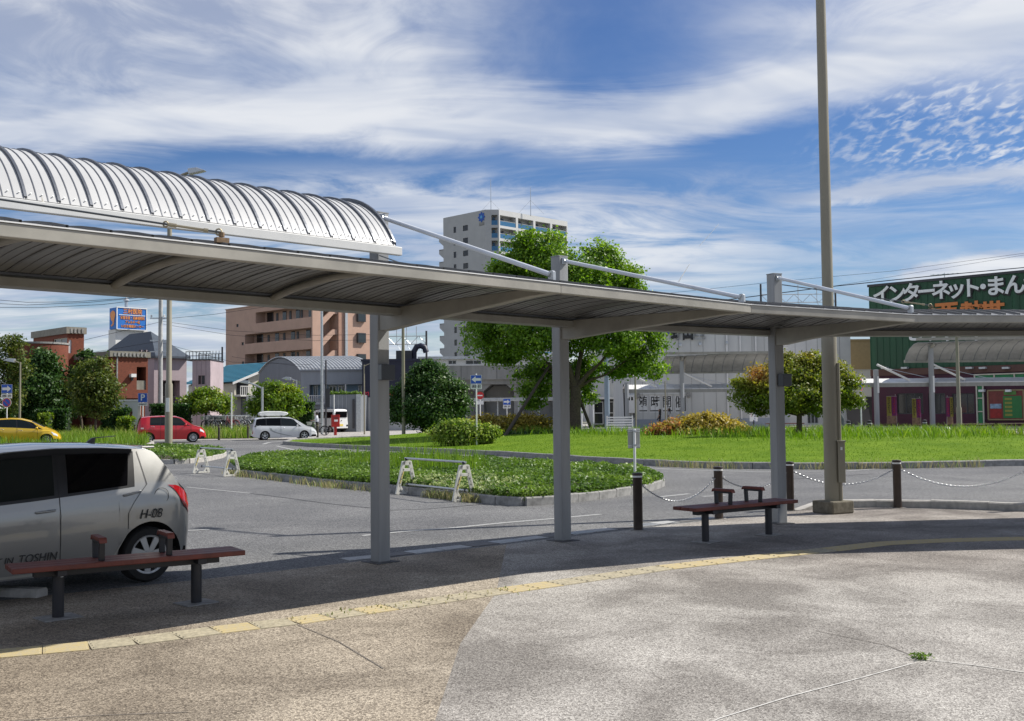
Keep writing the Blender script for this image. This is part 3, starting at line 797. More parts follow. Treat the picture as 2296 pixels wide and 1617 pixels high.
dn = (near[1] - near[0])
bpt = near[0] + dn * tcol(515, near[0], dn); bpt = Vector((bpt.x, bpt.y, 2.86)) + (Fa[2] - Nn[2]).normalized() * .10
stay(Vector((P0.x, P0.y, 3.5)), bpt)
b2 = DP(918, 588, 9.6)
stay(Vector((P1.x + .02, P1.y - .10, ZAT(868, 576, P1.y))), (b2.x, b2.y, 2.93), False)
b3 = DP(2090, 716, 13.9); stay(Vector((P3.x + .09, P3.y - .08, ZAT(1752, 640, P3.y))), (b3.x, b3.y, 2.93), True)
# junction boxes on two posts
for P, px_, py_ in ((P1, 866, 836), (P3, 1755, 853)):
    z = ZAT(px_, py_, P.y); MB().box((P.x + .09, P.y - .12, z), (.16, .11, .17), R(30)).build('lamp_box', mat('lamp_box', (.03, .035, .045), .3, var=.1), cn, bevel=.006)

# ------------------------------------------------------------------ upper roof over the parking lane
ZU = 3.20
ua, uc = G(-700, 382, ZU), G(888, 573, ZU); u_l = G(0, 467.5, ZU)
ud = (u_l - uc).normalized(); ua = uc + ud * 7.0
un = Vector((ud.y, -ud.x, 0))
if un.y < 0: un = -un
up = thing('lane_canopy', 'bright arched canopy with dark ribs raised behind the grey walkway roof', 'canopy', (0, 0, 0))
UW, UR = 2.0, .585
UC = ((UW / 2) ** 2 + UR ** 2) / (2 * UR)
def upt(s, t, dz=0):
    p = ua.lerp(uc, s) + un * (UW * t); a = t * 2 - 1
    return Vector((p.x, p.y, ZU + .085 + math.sqrt(max(0, UC * UC - (a * UW / 2) ** 2)) - (UC - UR) + dz))
nU = 27
tt = [.62 * (1 - math.cos(math.pi * .5 * j / 16)) for j in range(17)]
for k in range(nU):
    s0, s1 = k / nU, (k + 1) / nU; g = .01 / nU
    b = MB(); top = [[upt(s, t, .012) for t in tt] for s in (s0 + g, s1 - g)]; bot = [[upt(s, t, 0) for t in tt] for s in (s1 - g, s0 + g)]
    b.grid(top); b.grid(bot); b.grid([top[0], bot[1]]); b.grid([bot[0], top[1]])
    o = b.build('roof_panel', M_white, up, smooth=50)
    r = MB(); w = .026 / 7
    rows = [(s0, w * .9, .034), (s0 + (s1 - s0) * .34, w * .35, .018), (s0 + (s1 - s0) * .67, w * .35, .018)]
    if k == nU - 1: rows.append((s1 - w * .5, w, .05))
    for c0, ww, hh in rows:
        A = [upt(c0 - ww / 2, t, -.004) for t in tt]; B = [upt(c0 + ww / 2, t, -.004) for t in tt]; C = [upt(c0 - ww / 2, t, hh) for t in tt]; D = [upt(c0 + ww / 2, t, hh) for t in tt]
        r.grid([C, D]); r.grid([B, A]); r.grid([A, C]); r.grid([D, B])
    r.build('rib', M_rib, o)
    bl = MB()
    for q in (.17, .5, .83):
        p = upt(s0 + (s1 - s0) * q, .012, .02); bl.cyl(p, p + Vector((un.x * -.012, un.y * -.012, .006)), .005, n=6)
    bl.build('fixing_bolt', M_galv, o)
nrm = -un
def ubeam(o0, o1, z0, z1, name, m, bev=0, ext=.05):
    b = MB(); e = -ud * ext; pts = [ua + nrm * o0, uc + e + nrm * o0, uc + e + nrm * o1, ua + nrm * o1]
    b.add([(p.x, p.y, z0) for p in pts] + [(p.x, p.y, z1) for p in pts], [(0, 3, 2, 1), (4, 5, 6, 7), (0, 1, 5, 4), (1, 2, 6, 5), (2, 3, 7, 6), (3, 0, 4, 7)])
    return b.build(name, m, up, bevel=bev)
ubeam(-.02, .04, ZU, ZU + .085, 'fascia', mat('upper_fascia', (.62, .62, .6), .45, var=.06), .006)
ubeam(-UW * .62 - .03, -UW * .62 + .03, upt(0, .62).z - .06, upt(0, .62).z - .003, 'rear_edge', mat('upper_fascia', (.62, .62, .6)), .006)
for s in (.02, .5, .97):
    pp = ua.lerp(uc, s); b = MB(); b.tube([upt(s, t, -.05) for t in tt], .035, 8); b.build('arched_rib', M_fasc, up, smooth=50)
    b = MB(); a_ = pp; q = pp + un * UW * .6; b.cyl((a_.x, a_.y, ZU + .05), (q.x, q.y, upt(s, .6).z - .06), .025, n=8); b.build('cross_tie', M_fasc, up)
# ================================================================== street furniture near the camera
M_wood = mat('bench_wood', (.155, .038, .024), .55, var=.3, vscale=6, streak=.2, bump=.15, bscale=40)
M_blk = mat('bench_steel', (.018, .018, .022), .45, var=.2, vscale=10)
M_boll = mat('bollard_brown', (.045, .030, .022), .4, var=.25, vscale=8)
M_whitep = mat('white_paint', (.78, .78, .76), .5, var=.08)
def bench(label, A, B, loc=None):
    c = (A + B) / 2; d = B - A; rz = math.atan2(d.y, d.x); h = d.length / 2
    t = thing('bench', label, 'bench', (c.x, c.y, 0), rz, 'red-brown slatted benches on the pavement')
    L = .92; zs = .40
    for k in range(3):
        y = -.132 + k * .132
        MB().bb(-L, y - .062, zs, L, y + .062, zs + .042).build('seat_slat', M_wood, t, bevel=.007)
    b = MB(); b.bb(-L + .18, -.045, zs - .062, L - .18, .045, zs - .001); 
    for x in (-h, h): b.bb(x - .035, -.17, zs - .05, x + .035, .17, zs - .0015)
    b.build('seat_frame', M_blk, t, bevel=.004)
    for x in (-h, h):
        lg = MB().cyl((x, 0, 0), (x, 0, zs - .05), .045, n=20).build('leg', M_blk, t, smooth=50)
        MB().box((x, 0, .0065), (.30, .26, .009), R(12)).build('base_plate', mat('plate_mortar', (.27, .26, .24), .9, var=.3, vscale=15), lg)
        k = MB()
        for yy in (-.15, .15): k.cyl((x, yy, zs - .055), (x, yy, zs - .049), .012, n=8)
        k.build('bolt', M_galv, lg)
    for x in (-.27, .27):
        a = MB(); a.bb(x, -.12, zs + .176, x + .045, .12, zs + .199); a.extr([(x, u, z) for u, z in ((-.13, zs + .042), (-.095, zs + .042), (-.105, zs + .20), (-.14, zs + .20))], (.045, 0, 0)); a.extr([(x, u, z) for u, z in ((.095, zs + .042), (.13, zs + .042), (.14, zs + .20), (.105, zs + .20))], (.045, 0, 0))
        ar = a.build('armrest', M_blk, t, bevel=.004)
        w = MB(); w.extr([(x - .008, u, z) for u, z in ((-.175, zs + .185), (-.15, zs + .20), (.15, zs + .20), (.175, zs + .185), (.165, zs + .215), (.15, zs + .232), (-.15, zs + .232), (-.165, zs + .215))], (.061, 0, 0)); w.build('armrest_cap', M_wood, ar, bevel=.005)
    return t
bench('red-brown slatted bench with two armrests beside the silver hatchback', G(130, 1386), G(440, 1353))
bench('red-brown slatted bench with two armrests near the chained bollards', G(1582, 1216), G(1724, 1200))

bp_ = [G(1431, 1188), G(1612, 1163), G(1772, 1144), G(2013, 1139), G(2312, 1145)]
lbs = ['dark brown chained bollard standing alone beside the slim back-facing notice sign', 'dark brown chained bollard right behind the far bench', 'dark brown chained bollard hidden behind the third canopy post', 'dark brown chained bollard standing by the tall lamp post', 'dark brown chained bollard at the end of the chain row']
bo = thing('bollard', lbs[0], 'bollard', bp_[0], 0, 'dark bollards linked by chains')
MB().lathe([(0, 0), (.075, 0), (.075, .008), (.064, .012), (.064, .70), (.066, .703), (.066, .733), (.0, .733)], n=28).build('shaft', M_boll, bo, smooth=40)
MB().lathe([(.0655, .704), (.0675, .704), (.0675, .728), (.0655, .728)], n=28).build('reflector_ring', M_whitep, bo, smooth=40)
MB().lathe([(.060, .733), (.072, .736), (.074, .750), (.066, .764), (0, .770)], n=28).build('cap', M_boll, bo, smooth=40)
k = MB()
for s in (-1, 1): k.tube([(s * .064, 0, .60), (s * .085, 0, .61), (s * .095, 0, .60), (s * .085, 0, .59), (s * .064, 0, .595)], .006, 6)
k.build('chain_eye', M_galv, bo)
MB().bb(-.11, -.085, .001, .11, .085, .005).build('base_plate', mat('plate_mortar', (.27, .26, .24)), bo)
for p, l in zip(bp_[1:], lbs[1:]): dup(bo, p, random.uniform(-.3, .3), l)
def chain(a, c, sag, label):
    d = c - a; d.z = 0; L = d.length; h = d.normalized(); a = a + h * .09; c = c - h * .09; b = MB(); n = round(L / .034)
    P = [a.lerp(c, i / n) + Vector((0, 0, .595 - sag * 4 * (i / n) * (1 - i / n))) for i in range(n + 1)]
    for i in range(n):
        p, q = P[i], P[i + 1]; m_ = (p + q) / 2; dd = (q - p).normalized(); s = dd.cross(Vector((0, 0, 1))).normalized(); uu = s.cross(dd)
        w = s if i % 2 else uu
        b.tube([m_ + dd * (.024 * math.cos(t)) + w * (.011 * math.sin(t)) for t in np.linspace(0, 2 * math.pi, 8, endpoint=False)], .0042, 5, closed=True)
    o = b.build('chain', mat('chain_steel', (.42, .43, .44), .32, metal=.9, var=.15, vscale=20), smooth=60); tag(o, label, 'chain', 'chains hung between the bollards')
    o['kind'] = 'stuff'
cl = ['low-hanging steel chain in front of the ground-cover corner', 'steel chain passing behind the far bench', 'steel chain passing behind the tall lamp post', 'steel chain hung from the bollard by the lamp post to the right']
for i in range(4): chain(bp_[i], bp_[i + 1], (.27, .19, .21, .24)[i], cl[i])

# tall lamp post
LP = G(1868, 1150); M_lamp = mat('lamp_beige', (.27, .245, .18), .5, var=.15, vscale=2, streak=.3)
lp = thing('lamp_post', 'tall beige lamp post on a mossy concrete block behind the bollards', 'lamp post', LP)
M_moss = mat('mossy_concrete', (.085, .075, .05), .92, var=.4, vscale=10, col2=(.21, .185, .14), bump=.5, bscale=50)
MB().box((0, 0, .095), (.44, .44, .19), R(28)).build('footing', M_moss, lp, bevel=.02)
MB().lathe([(.118, .19), (.116, 2.75), (.112, 2.80), (.090, 2.86), (.086, 3.0), (.072, 8.7), (0, 8.72)], n=28).build('pole', M_lamp, lp, smooth=40)
MB().cyl((.105, -.075, .19), (.105, -.075, 2.3), .028, n=12).build('conduit', M_lamp, lp, smooth=40)
bx = MB(); bx.box((.118, -.095, .78), (.105, .12, .62), R(-12)); bx.box((.118, -.095, 1.10), (.13, .15, .025), R(-12)); bx.build('switch_box', M_lamp, lp, bevel=.005)
MB().box((.105, -.158, .99), (.03, .004, .045), R(-12)).build('sticker', M_whitep, lp)
a = MB(); a.tube([(0, 0, 8.5), (-.35, .42, 8.75), (-.9, 1.05, 8.95)], .04, 10); a.build('arm', M_lamp, lp, smooth=40)
MB().add([(-.8, .95, 8.9), (-1.15, 1.15, 9.0), (-1.0, 1.35, 9.0), (-.7, 1.1, 8.9), (-.85, 1.0, 9.02), (-1.1, 1.18, 9.06), (-1.0, 1.28, 9.06), (-.78, 1.08, 9.02)], [(0, 3, 2, 1), (4, 5, 6, 7), (0, 1, 5, 4), (1, 2, 6, 5), (2, 3, 7, 6), (3, 0, 4, 7)]).build('lamp_head', M_lamp, lp, bevel=.01)

# folding barricades
M_barr = mat('barricade_plastic', (.70, .68, .60), .5, var=.18, vscale=12)
M_tape = mat('yellow_tape', (.62, .52, .16), .6, var=.2, vscale=20)
def barricade(label, A, B, hgt):
    d = B - A; rz = math.atan2(d.y, d.x); L = d.length
    t = thing('barricade', label, 'barricade', (A.x, A.y, .001), rz, 'white A-frame barricades by the ground-cover island')
    k = hgt / .70
    for i, x in enumerate((0, L)):
        f = MB()
        def bar(p, q, w):
            p, q = Vector((p[0] * k, p[1] * k)), Vector((q[0] * k, q[1] * k)); e = (q - p).normalized(); n = Vector((-e.y, e.x)) * w * .5 * k
            f.extr([(x - .022, *(p - n)), (x - .022, *(q - n)), (x - .022, *(q + n)), (x - .022, *(p + n))], (.044, 0, 0))
        for s in (-1, 1):
            bar((s * .215, 0.0), (s * .065, .64), .075)
            bar((s * .10, .44), (s * .175, .20), .05)
        bar((-.17, .022), (.17, .022), .044); bar((-.085, .61), (.085, .61), .085); bar((-.10, .475), (.10, .475), .055); bar((-.185, .20), (-.07, .03), .045); bar((.185, .20), (.07, .03), .045)
        fo = f.build('side_frame', M_barr, t, bevel=.004)
        y = MB(); pts = [(-.155, .22), (-.075, .45)]
        p, q = [Vector((a_[0] * k, a_[1] * k)) for a_ in pts]; e = (q - p).normalized(); n = Vector((-e.y, e.x)) * .012
        y.extr([(x - .025, *(p - n)), (x - .025, *(q - n)), (x - .025, *(q + n)), (x - .025, *(p + n))], (.05, 0, 0)); y.build('reflective_tape', M_tape, fo)
        c = MB()
        for (yy, zz) in ((-.16, .07), (.16, .07), (-.11, .40), (.11, .40), (-.13, .30), (.13, .30)): c.cyl((x - .026, yy * k, zz * k), (x + .026, yy * k, zz * k), .011, n=8)
        c.build('plug_hole', mat('plug_grey', (.12, .12, .12), .6, var=.1), fo)
        cl_ = MB(); cl_.box((x, 0, .685 * k), (.045, .06, .05)); cl_.box((x, .03, .19 * k), (.05, .05, .06)); cl_.build('clamp', M_blk, t, bevel=.004)
    MB().cyl((-.06, 0, .70 * k), (L + .06, 0, .70 * k), .021, n=14).build('rail', M_galv, t, smooth=40)
    MB().cyl((-.06, .03, .19 * k), (L + .06, .03, .19 * k), .021, n=14).build('rail', M_galv, t, smooth=40)
    return t
barricade('white A-frame barricade with two steel rails near the lamp-post island', G(451, 1061), G(520, 1068), .69)
barricade('white A-frame barricade with yellow tape before the white-flowered ground cover', G(912, 1108), G(1041, 1124), .70)

# signs
M_blue = mat('sign_blue', (.02, .10, .50), .4, var=.08, vscale=5)
M_red = mat('sign_red', (.55, .03, .03), .4, var=.08, vscale=5)
M_signw = mat('sign_white', (.80, .80, .78), .45, var=.05)
M_signb = mat('sign_back', (.42, .42, .38), .5, metal=.3, var=.15)
M_ink = mat('print_black', (.02, .02, .02), .6, var=0)
def pole(t, h, r=.03, m=None, z0=0): MB().cyl((0, 0, z0), (0, 0, h), r, n=12).build('pole', m or M_signw, t, smooth=50)
def plate(t, w, h, z, m, y=-.045, name='sign_plate', x=0, rim=True):
    p = MB().bb(x - w / 2, y, z - h / 2, x + w / 2, y + .012, z + h / 2).build(name, m, t, bevel=.004)
    if rim:
        b = MB(); e = .012
        for q in ((x - w / 2, z - h / 2, x + w / 2, z - h / 2 + e), (x - w / 2, z + h / 2 - e, x + w / 2, z + h / 2), (x - w / 2, z - h / 2 + e, x - w / 2 + e, z + h / 2 - e), (x + w / 2 - e, z - h / 2 + e, x + w / 2, z + h / 2 - e)): b.bb(q[0], y - .003, q[1], q[2], y - .0005, q[3])
        b.build('rim', M_signw, p)
    return p
def arrow(p, w, h, z, right, m, y=-.05, x=0):
    s = 1 if right else -1
    pts = [(-.42, -.15), (.05, -.15), (.05, -.36), (.42, 0), (.05, .36), (.05, .15), (-.42, .15)]
    MB().extr([(x + s * u * w, y, z + v * h) for u, v in pts][::s], (0, .004, 0)).build('arrow', m, p)
def disc(t, r, z, m, y=-.045, name='sign_disc', x=0): return MB().cyl((x, y + .01, z), (x, y, z), r, n=32).build(name, m, t)
def oneway(name, label, base, h, right, rz=0, noparking=False, w=.58):
    t = thing(name, label, 'sign', base, rz); pole(t, h + .25)
    p = plate(t, w, w * .8, h, M_blue); arrow(p, w, w * .8, h, right, M_signw)
    q = plate(t, w, w * .42, h - w * .66, M_signw, rim=False); text('自動車・原付', .15, M_ink, q, (0, -.05, h - w * .66), (R(90), 0, 0), .002, bold=.01, width=w * .82)
    if noparking:
        d = disc(t, .27, h - w * 1.25, M_signw); MB().cyl((0, -.046, h - w * 1.25), (0, -.05, h - w * 1.25), .245, n=32).build('ring', M_red, d); MB().cyl((0, -.05, h - w * 1.25), (0, -.053, h - w * 1.25), .195, n=32).build('blue_disc', M_blue, d)
        z = h - w * 1.25; MB().extr([(-.15, -.054, z + .12), (-.12, -.054, z + .15), (.15, -.054, z - .12), (.12, -.054, z - .15)], (0, -.003, 0)).build('slash', M_red, d)
    return t
bz = DP(1069, 998, 45.5); zz = float(zD(np.array([[bz.x, bz.y]]))[0])
oneway('road_sign', 'blue one-way sign with white left arrow on the lawn island', (bz.x, bz.y, zz - .05), ZAT(1068, 851, 45.5) - zz + .05, False, 0, w=.47)
bz = DP(15, 960, 60.0)
oneway('road_sign', 'blue one-way sign with white right arrow above a round no-parking disc', (bz.x, bz.y, 0), ZAT(14, 872, 60), True, R(-4), True, .62)
# back of the small notice sign
bz = G(1424, 1088, .1); t = thing('notice_sign', 'slim white-poled notice board seen from the back behind a bollard', 'sign', (bz.x, bz.y, .08), R(8))
zt = ZAT(1424, 962, bz.y) - .08; pole(t, zt, .027)
p = plate(t, .25, .40, zt - .19, M_signb, y=.035, rim=False); b = MB()
for dz in (-.17, -.14, .14, .17): b.bb(-.125, .024, zt - .19 + dz - .006, .125, .034, zt - .19 + dz + .006)
b.build('stiffener', M_signw, p); b = MB()
for dz in (-.13, .15): b.box((0, .0, zt - .19 + dz), (.075, .075, .03))
b.build('clamp', M_galv, t)
# ================================================================== vehicles
M_tyre = mat('tyre', (.018, .018, .018), .85, var=.2, vscale=20)
M_rimm = mat('alloy', (.58, .59, .60), .3, metal=.8, var=.06)
M_cover = mat('wheel_cover', (.42, .43, .44), .4, metal=.5, var=.06)
M_dark = mat('wheel_well', (.006, .006, .006), .95, var=0)
M_cglass = glassmat('car_glass', (.012, .016, .016), .03, spec=.3)
M_privacy = glassmat('privacy_glass', (.003, .003, .004), .05, spec=.15)
M_lens = mat('tail_lens', (.35, .005, .008), .12, var=.1, vscale=20, coat=1)
M_hlens = mat('head_lens', (.75, .77, .8), .1, var=.08, coat=1)
M_trim = mat('black_trim', (.012, .012, .013), .35, var=.1)
M_chrome = mat('chrome', (.75, .76, .78), .12, metal=1, var=.03)
def paint(name, c, metal=0.0, rough=.32): return mat(name, c, rough, metal=metal, var=.03, vscale=2, coat=1.0)
def interp(tab, x):
    if x <= tab[0][0]: return tab[0][1]
    for (a, p), (b_, q) in zip(tab, tab[1:]):
        if x <= b_:
            t = (x - a) / (b_ - a) if b_ > a else 0
            return p + (q - p) * t
    return tab[-1][1]
def smoothtab(tab, n=160):
    xs = np.linspace(tab[0][0], tab[-1][0], n); ys = np.array([interp(tab, x) for x in xs])
    for _ in range(3): ys[1:-1] = .25 * ys[:-2] + .5 * ys[1:-1] + .25 * ys[2:]
    return list(zip(xs, ys))
class Car:
    def __init__(s, S):
        s.S = S; s.L = S['L']; s.top = smoothtab(S['top']); s.belt = smoothtab(S['belt']); s.hw = smoothtab(S['hw']); s.bot = S['bot']
    def zbot(s, x):
        z = interp(s.bot, x)
        for xc in s.S['wx']:
            d = abs(x - xc)
            if d < s.S['ar']: z = max(z, s.S['wr'] + math.sqrt(max(0, s.S['ar'] ** 2 - d * d)) - .01)
        return z
    def pt(s, x, t, off=0.0):
        """t: 0..1 sill to belt, 1..2 belt to roof edge, 2..3 roof edge to centre"""
        zt = interp(s.top, x); zb = min(interp(s.belt, x), zt - .015); z0 = min(s.zbot(x), zb - .01); w = interp(s.hw, x)
        tum = s.S.get('tum', .40); crown = s.S.get('crown', .05)
        zr = max(zb + .008, zt - crown); wr = max(.2, w - (zr - zb) * tum)
        if t <= 1:
            z = z0 + (zb - z0) * t; zz = (z - .2) / max(.2, zb - .2)
            y = w - .05 * (1 - zz) ** 2.2 + .018 * math.sin(math.pi * min(1, max(0, zz))) - .035 * max(0, zz - .8) / .2 * .4
            for zl, dep in s.S.get('crease', ()):
                y += dep * math.exp(-((z - zl) / .03) ** 2)
            n = Vector((0, 1, .05))
        elif t <= 2:
            k = t - 1; z = zb + (zr - zb) * k; y = w - .014 - (w - .014 - wr) * (k ** 1.15); n = Vector((0, 1, tum))
        else:
            k = t - 2; y = wr * (1 - k); z = zr + (zt - zr) * (1 - (1 - k) ** 2.4); n = Vector((0, .3 * (1 - k), 1))
        n.normalize()
        return Vector((x, y, z)) + n * off
    def build(s, label, col, loc, rz, group=None, name='car', cat='car'):
        S = s.S; t = thing(name, label, cat, loc, rz, group); xo = S['wx'][0]
        root = bpy.data.objects.new('tmp', None)
        xs = set(np.linspace(0, s.L, 70).tolist())
        for xc in S['wx']: xs |= set((xc + S['ar'] * np.sin(np.linspace(-math.pi / 2, math.pi / 2, 33))).tolist()) | {xc - S['ar'] - .004, xc + S['ar'] + .004}
        xs |= {.01, .025, .05, .085, s.L - .01, s.L - .025, s.L - .05, s.L - .085}
        xs = sorted(x for x in xs if 0 <= x <= s.L); T = [0, .12, .25, .4, .55, .7, .82, .92, 1, 1.12, 1.35, 1.6, 1.85, 2, 2.08, 2.2, 2.4, 2.7, 3]
        sh = lambda p, sg=1: (p.x - xo, p.y * sg, p.z)
        b = MB()
        for sg in (1, -1):
            Gd = [[sh(s.pt(x, q), sg) for q in T] for x in (xs if sg == 1 else xs[::-1])]
            b.grid(Gd)
            for x, flip in ((xs[0], sg == 1), (xs[-1], sg == -1)):
                ring = [sh(s.pt(x, q), sg) for q in T]; ring += [(ring[-1][0], 0, ring[0][2])]
                b.add(ring, [tuple(range(len(ring)))[::-1 if flip else 1]])
        body = b.build('body', col, t, smooth=32)
        m_ = body.data
        import bmesh
        bm = bmesh.new(); bm.from_mesh(m_); bmesh.ops.remove_doubles(bm, verts=bm.verts, dist=.0008); bmesh.ops.recalc_face_normals(bm, faces=bm.faces); bm.to_mesh(m_); bm.free()
        m_.polygons.foreach_set('use_smooth', [True] * len(m_.polygons)); m_.set_sharp_from_angle(angle=R(38))
        # floor pan and wheel wells
        f = MB(); hw = max(h for _, h in s.hw)
        f.bb(.12 - xo, -hw + .10, .20, s.L - .12 - xo, hw - .10, .34)
        f.bb(S['wx'][0] - S['ar'] - .05 - xo, -hw + .24, .2, S['wx'][0] + S['ar'] + .05 - xo, hw - .24, .72); f.bb(S['wx'][1] - S['ar'] - .05 - xo, -hw + .24, .2, S['wx'][1] + S['ar'] + .05 - xo, hw - .24, .68)
        for xc in S['wx']:
            for sg in (1, -1):
                arc = [(xc - xo + S['ar'] * math.cos(q), S['wr'] + S['ar'] * math.sin(q)) for q in np.linspace(-.3, math.pi + .3, 18)]
                f.grid([[(u, sg * (hw - .02), w - .012) for u, w in arc], [(u, sg * (hw - .3), w - .012) for u, w in arc]])
        f.build('underbody', M_dark, t)
        def patch(name, x0, x1, t0, t1, m, off=.004, n=10, par=None, sides=(1, -1), k=6):
            """x0, x1: functions of the 0..1 height fraction"""
            fx0 = x0 if callable(x0) else (lambda q, v=x0: v); fx1 = x1 if callable(x1) else (lambda q, v=x1: v)
            out = []
            for sg in sides:
                g = MB(); rows = []
                for i in range(k + 1):
                    q = i / k; tt_ = t0 + (t1 - t0) * q; a, c = fx0(q), fx1(q); rows.append([sh(s.pt(a + (c - a) * j / n, tt_, off), sg) for j in range(n + 1)])
                if sg == -1: rows = rows[::-1]
                g.grid(rows); out.append(g.build(name, m, par or t, smooth=60))
            return out
        s.patch = patch; s.sh = sh; s.t = t; s.body = body; s.xo = xo
        # wheels
        def wheel(xc, sg):
            r = S['wr']; w = .185; y0 = hw - .035
            ty = MB(); ty.lathe([(r * .68, -w / 2), (r * .93, -w / 2), (r, -w / 2 + .03), (r, w / 2 - .03), (r * .93, w / 2), (r * .68, w / 2)], (0, 0, 0), 36, axis='y')
            wo = ty.build('wheel', M_tyre, t, smooth=40, loc=(xc - xo, sg * (y0 - w / 2), r))
            rb = MB(); rr = r * .70; sp = S.get('spokes', 5)
            rb.lathe([(rr, sg * (w / 2 - .035)), (rr, sg * (w / 2 + .001)), (rr * .90, sg * (w / 2 - .004)), (rr * .89, sg * (w / 2 - .05))], (0, 0, 0), 36, axis='y')
            rb.cyl((0, sg * (w / 2 - .03), 0), (0, sg * (w / 2 + .004), 0), rr * .22, n=16)
            for q in range(sp):
                an = 2 * math.pi * q / sp + .3; e = Vector((math.cos(an), 0, math.sin(an))); nn = Vector((-math.sin(an), 0, math.cos(an)))
                w0, w1 = S.get('spw', (.16, .12)); a0, a1 = e * rr * .15, e * rr * .93
                rb.extr([tuple(a0 + nn * rr * w0 + Vector((0, sg * (w / 2 - .022), 0))), tuple(a1 + nn * rr * w1 + Vector((0, sg * (w / 2 - .022), 0))), tuple(a1 - nn * rr * w1 + Vector((0, sg * (w / 2 - .022), 0))), tuple(a0 - nn * rr * w0 + Vector((0, sg * (w / 2 - .022), 0)))], (0, sg * .02, 0))
            rb.build('rim', S.get('rimmat', M_rimm), wo, smooth=40)
            MB().cyl((0, sg * (w / 2 - .075), 0), (0, sg * (w / 2 - .07), 0), rr * .97, n=24).build('brake_shadow', M_dark, wo)
        for xc in S['wx']:
            for sg in (1, -1): wheel(xc, sg)
        return t
    def handle(s, x, tq, m, w=.19):
        for sg in (1, -1):
            p = s.pt(x, tq, .0); g = MB(); g.tube([s.sh(s.pt(x - w / 2, tq, .006), sg), s.sh(s.pt(x - w / 2 + .02, tq, .034), sg), s.sh(s.pt(x + w / 2 - .02, tq, .034), sg), s.sh(s.pt(x + w / 2, tq, .006), sg)], .013, 8)
            g.build('door_handle', m, s.t, smooth=50)
    def seam(s, xf, t0=0.02, t1=1.9, w=.007, m=None):
        s.patch('door_seam', lambda q: xf(q) - w / 2, lambda q: xf(q) + w / 2, t0, t1, m or M_trim, .005, 1, s.body, k=26)
    def mirror(s, x, t_, m):
        for sg in (1, -1):
            p = s.pt(x, t_); c = (p.x - s.xo, sg * (p.y + .10), p.z + .02); g = MB(); g.lathe([(0, -.06), (.05, -.055), (.07, -.02), (.07, .02), (.045, .06), (0, .065)], c, 14); g.cyl((p.x - s.xo, sg * (p.y - .02), p.z - .02), (c[0], c[1], c[2] - .02), .02, n=8); g.build('door_mirror', m, s.t, smooth=50)

# ---- silver hatchback in front
M_silver = paint('silver_paint', (.34, .34, .33), .5, .34)
Wp = lambda x: x * .82 if x < .72 else x - .13
V = Car(dict(L=3.77, top=[(Wp(a_), b_) for a_, b_ in [(0, .62), (.03, .76), (.10, .93), (.22, 1.03), (.27, 1.08), (.55, 1.40), (.60, 1.455), (.75, 1.475), (1.2, 1.505), (1.7, 1.515), (2.2, 1.49), (2.55, 1.42), (3.05, 1.08), (3.12, 1.03), (3.5, .95), (3.75, .82), (3.87, .62), (3.9, .5)]],
             belt=[(Wp(a_), b_) for a_, b_ in [(0, .60), (.05, .76), (.15, .95), (.3, 1.03), (.7, 1.05), (1.2, 1.005), (2.0, .945), (2.8, .90), (3.2, .87), (3.6, .78), (3.9, .46)]],
             hw=[(Wp(a_), b_) for a_, b_ in [(0, .52), (.03, .64), (.08, .72), (.18, .78), (.4, .825), (.8, .845), (2, .848), (3.1, .84), (3.5, .80), (3.75, .70), (3.88, .52), (3.9, .45)]],
             bot=[(Wp(a_), b_) for a_, b_ in [(0, .36), (.06, .27), (.25, .22), (.5, .19), (3.4, .19), (3.75, .20), (3.9, .30)]], wx=(.59, 3.10), wr=.295, ar=.365, tum=.38, spokes=7, spw=(.13, .17), rimmat=M_cover, crease=((.80, .010), (.42, -.012))))
wp = G(334, 1243, .2655); vd = R(227.0)
V.build('silver hatchback with privacy glass and H-08 lettering parked beyond the bench', M_silver, (wp.x - math.sin(R(47)) * .73, wp.y + math.cos(R(47)) * .73, 0), vd).scale = (.9, .9, .9)
V.patch('rear_door_window', lambda q: Wp(.98 - .06 * q), lambda q: Wp(1.62 - .03 * q), 1.06, 1.86, M_privacy, .004, 10)
V.patch('front_door_window', lambda q: Wp(1.76 - .03 * q), lambda q: Wp(2.86 - .62 * q), 1.06, 1.86, M_cglass, .004, 12)
V.patch('window_trim', lambda q: Wp(.90 - .04 * q), lambda q: Wp(2.96 - .64 * q), 1.0, 1.93, M_trim, .0015, 14)
V.patch('rain_visor', lambda q: Wp(.88), lambda q: Wp(2.35 - .1 * q), 1.87, 1.97, M_trim, .02, 10)
V.seam(lambda q: Wp(1.69) + .02 * math.sin(q * 3), 0.03, 1.95)
V.seam(lambda q: Wp((.98 - .22 * min(1, max(0, (q - .2) / .3))) if q < .5 else (.76 + .06 * (q - .5) / .5)), .10, 1.93)
V.seam(lambda q: Wp(2.78) + .03 * q, .02, 1.05)
V.patch('sill_strip', .85, 2.8, .02, .055, mat('sill_light', (.5, .5, .46), .4, metal=.5, var=.05), .004, 10, V.body)
V.patch('tail_light', lambda q: Wp(.05 + .05 * q), lambda q: Wp(.20 + .26 * q), .74, .985, M_lens, .008, 10)
V.handle(.80, .86, M_silver); V.handle(1.73, .85, M_silver)
V.patch('hatch_window', lambda q: Wp(.30), lambda q: Wp(.53), 2.12, 3.0, M_privacy, .006, 6)
for sg in (1, -1):
    p = V.pt(.46, .745, .0035); c = V.sh(p, sg); g = MB(); g.tube([(c[0] + .085 * math.cos(q), c[1], c[2] - .02 + .085 * math.sin(q)) for q in np.linspace(0, 6.283, 28, endpoint=False)], .0028, 4, closed=True); g.build('fuel_flap', M_trim, V.t)
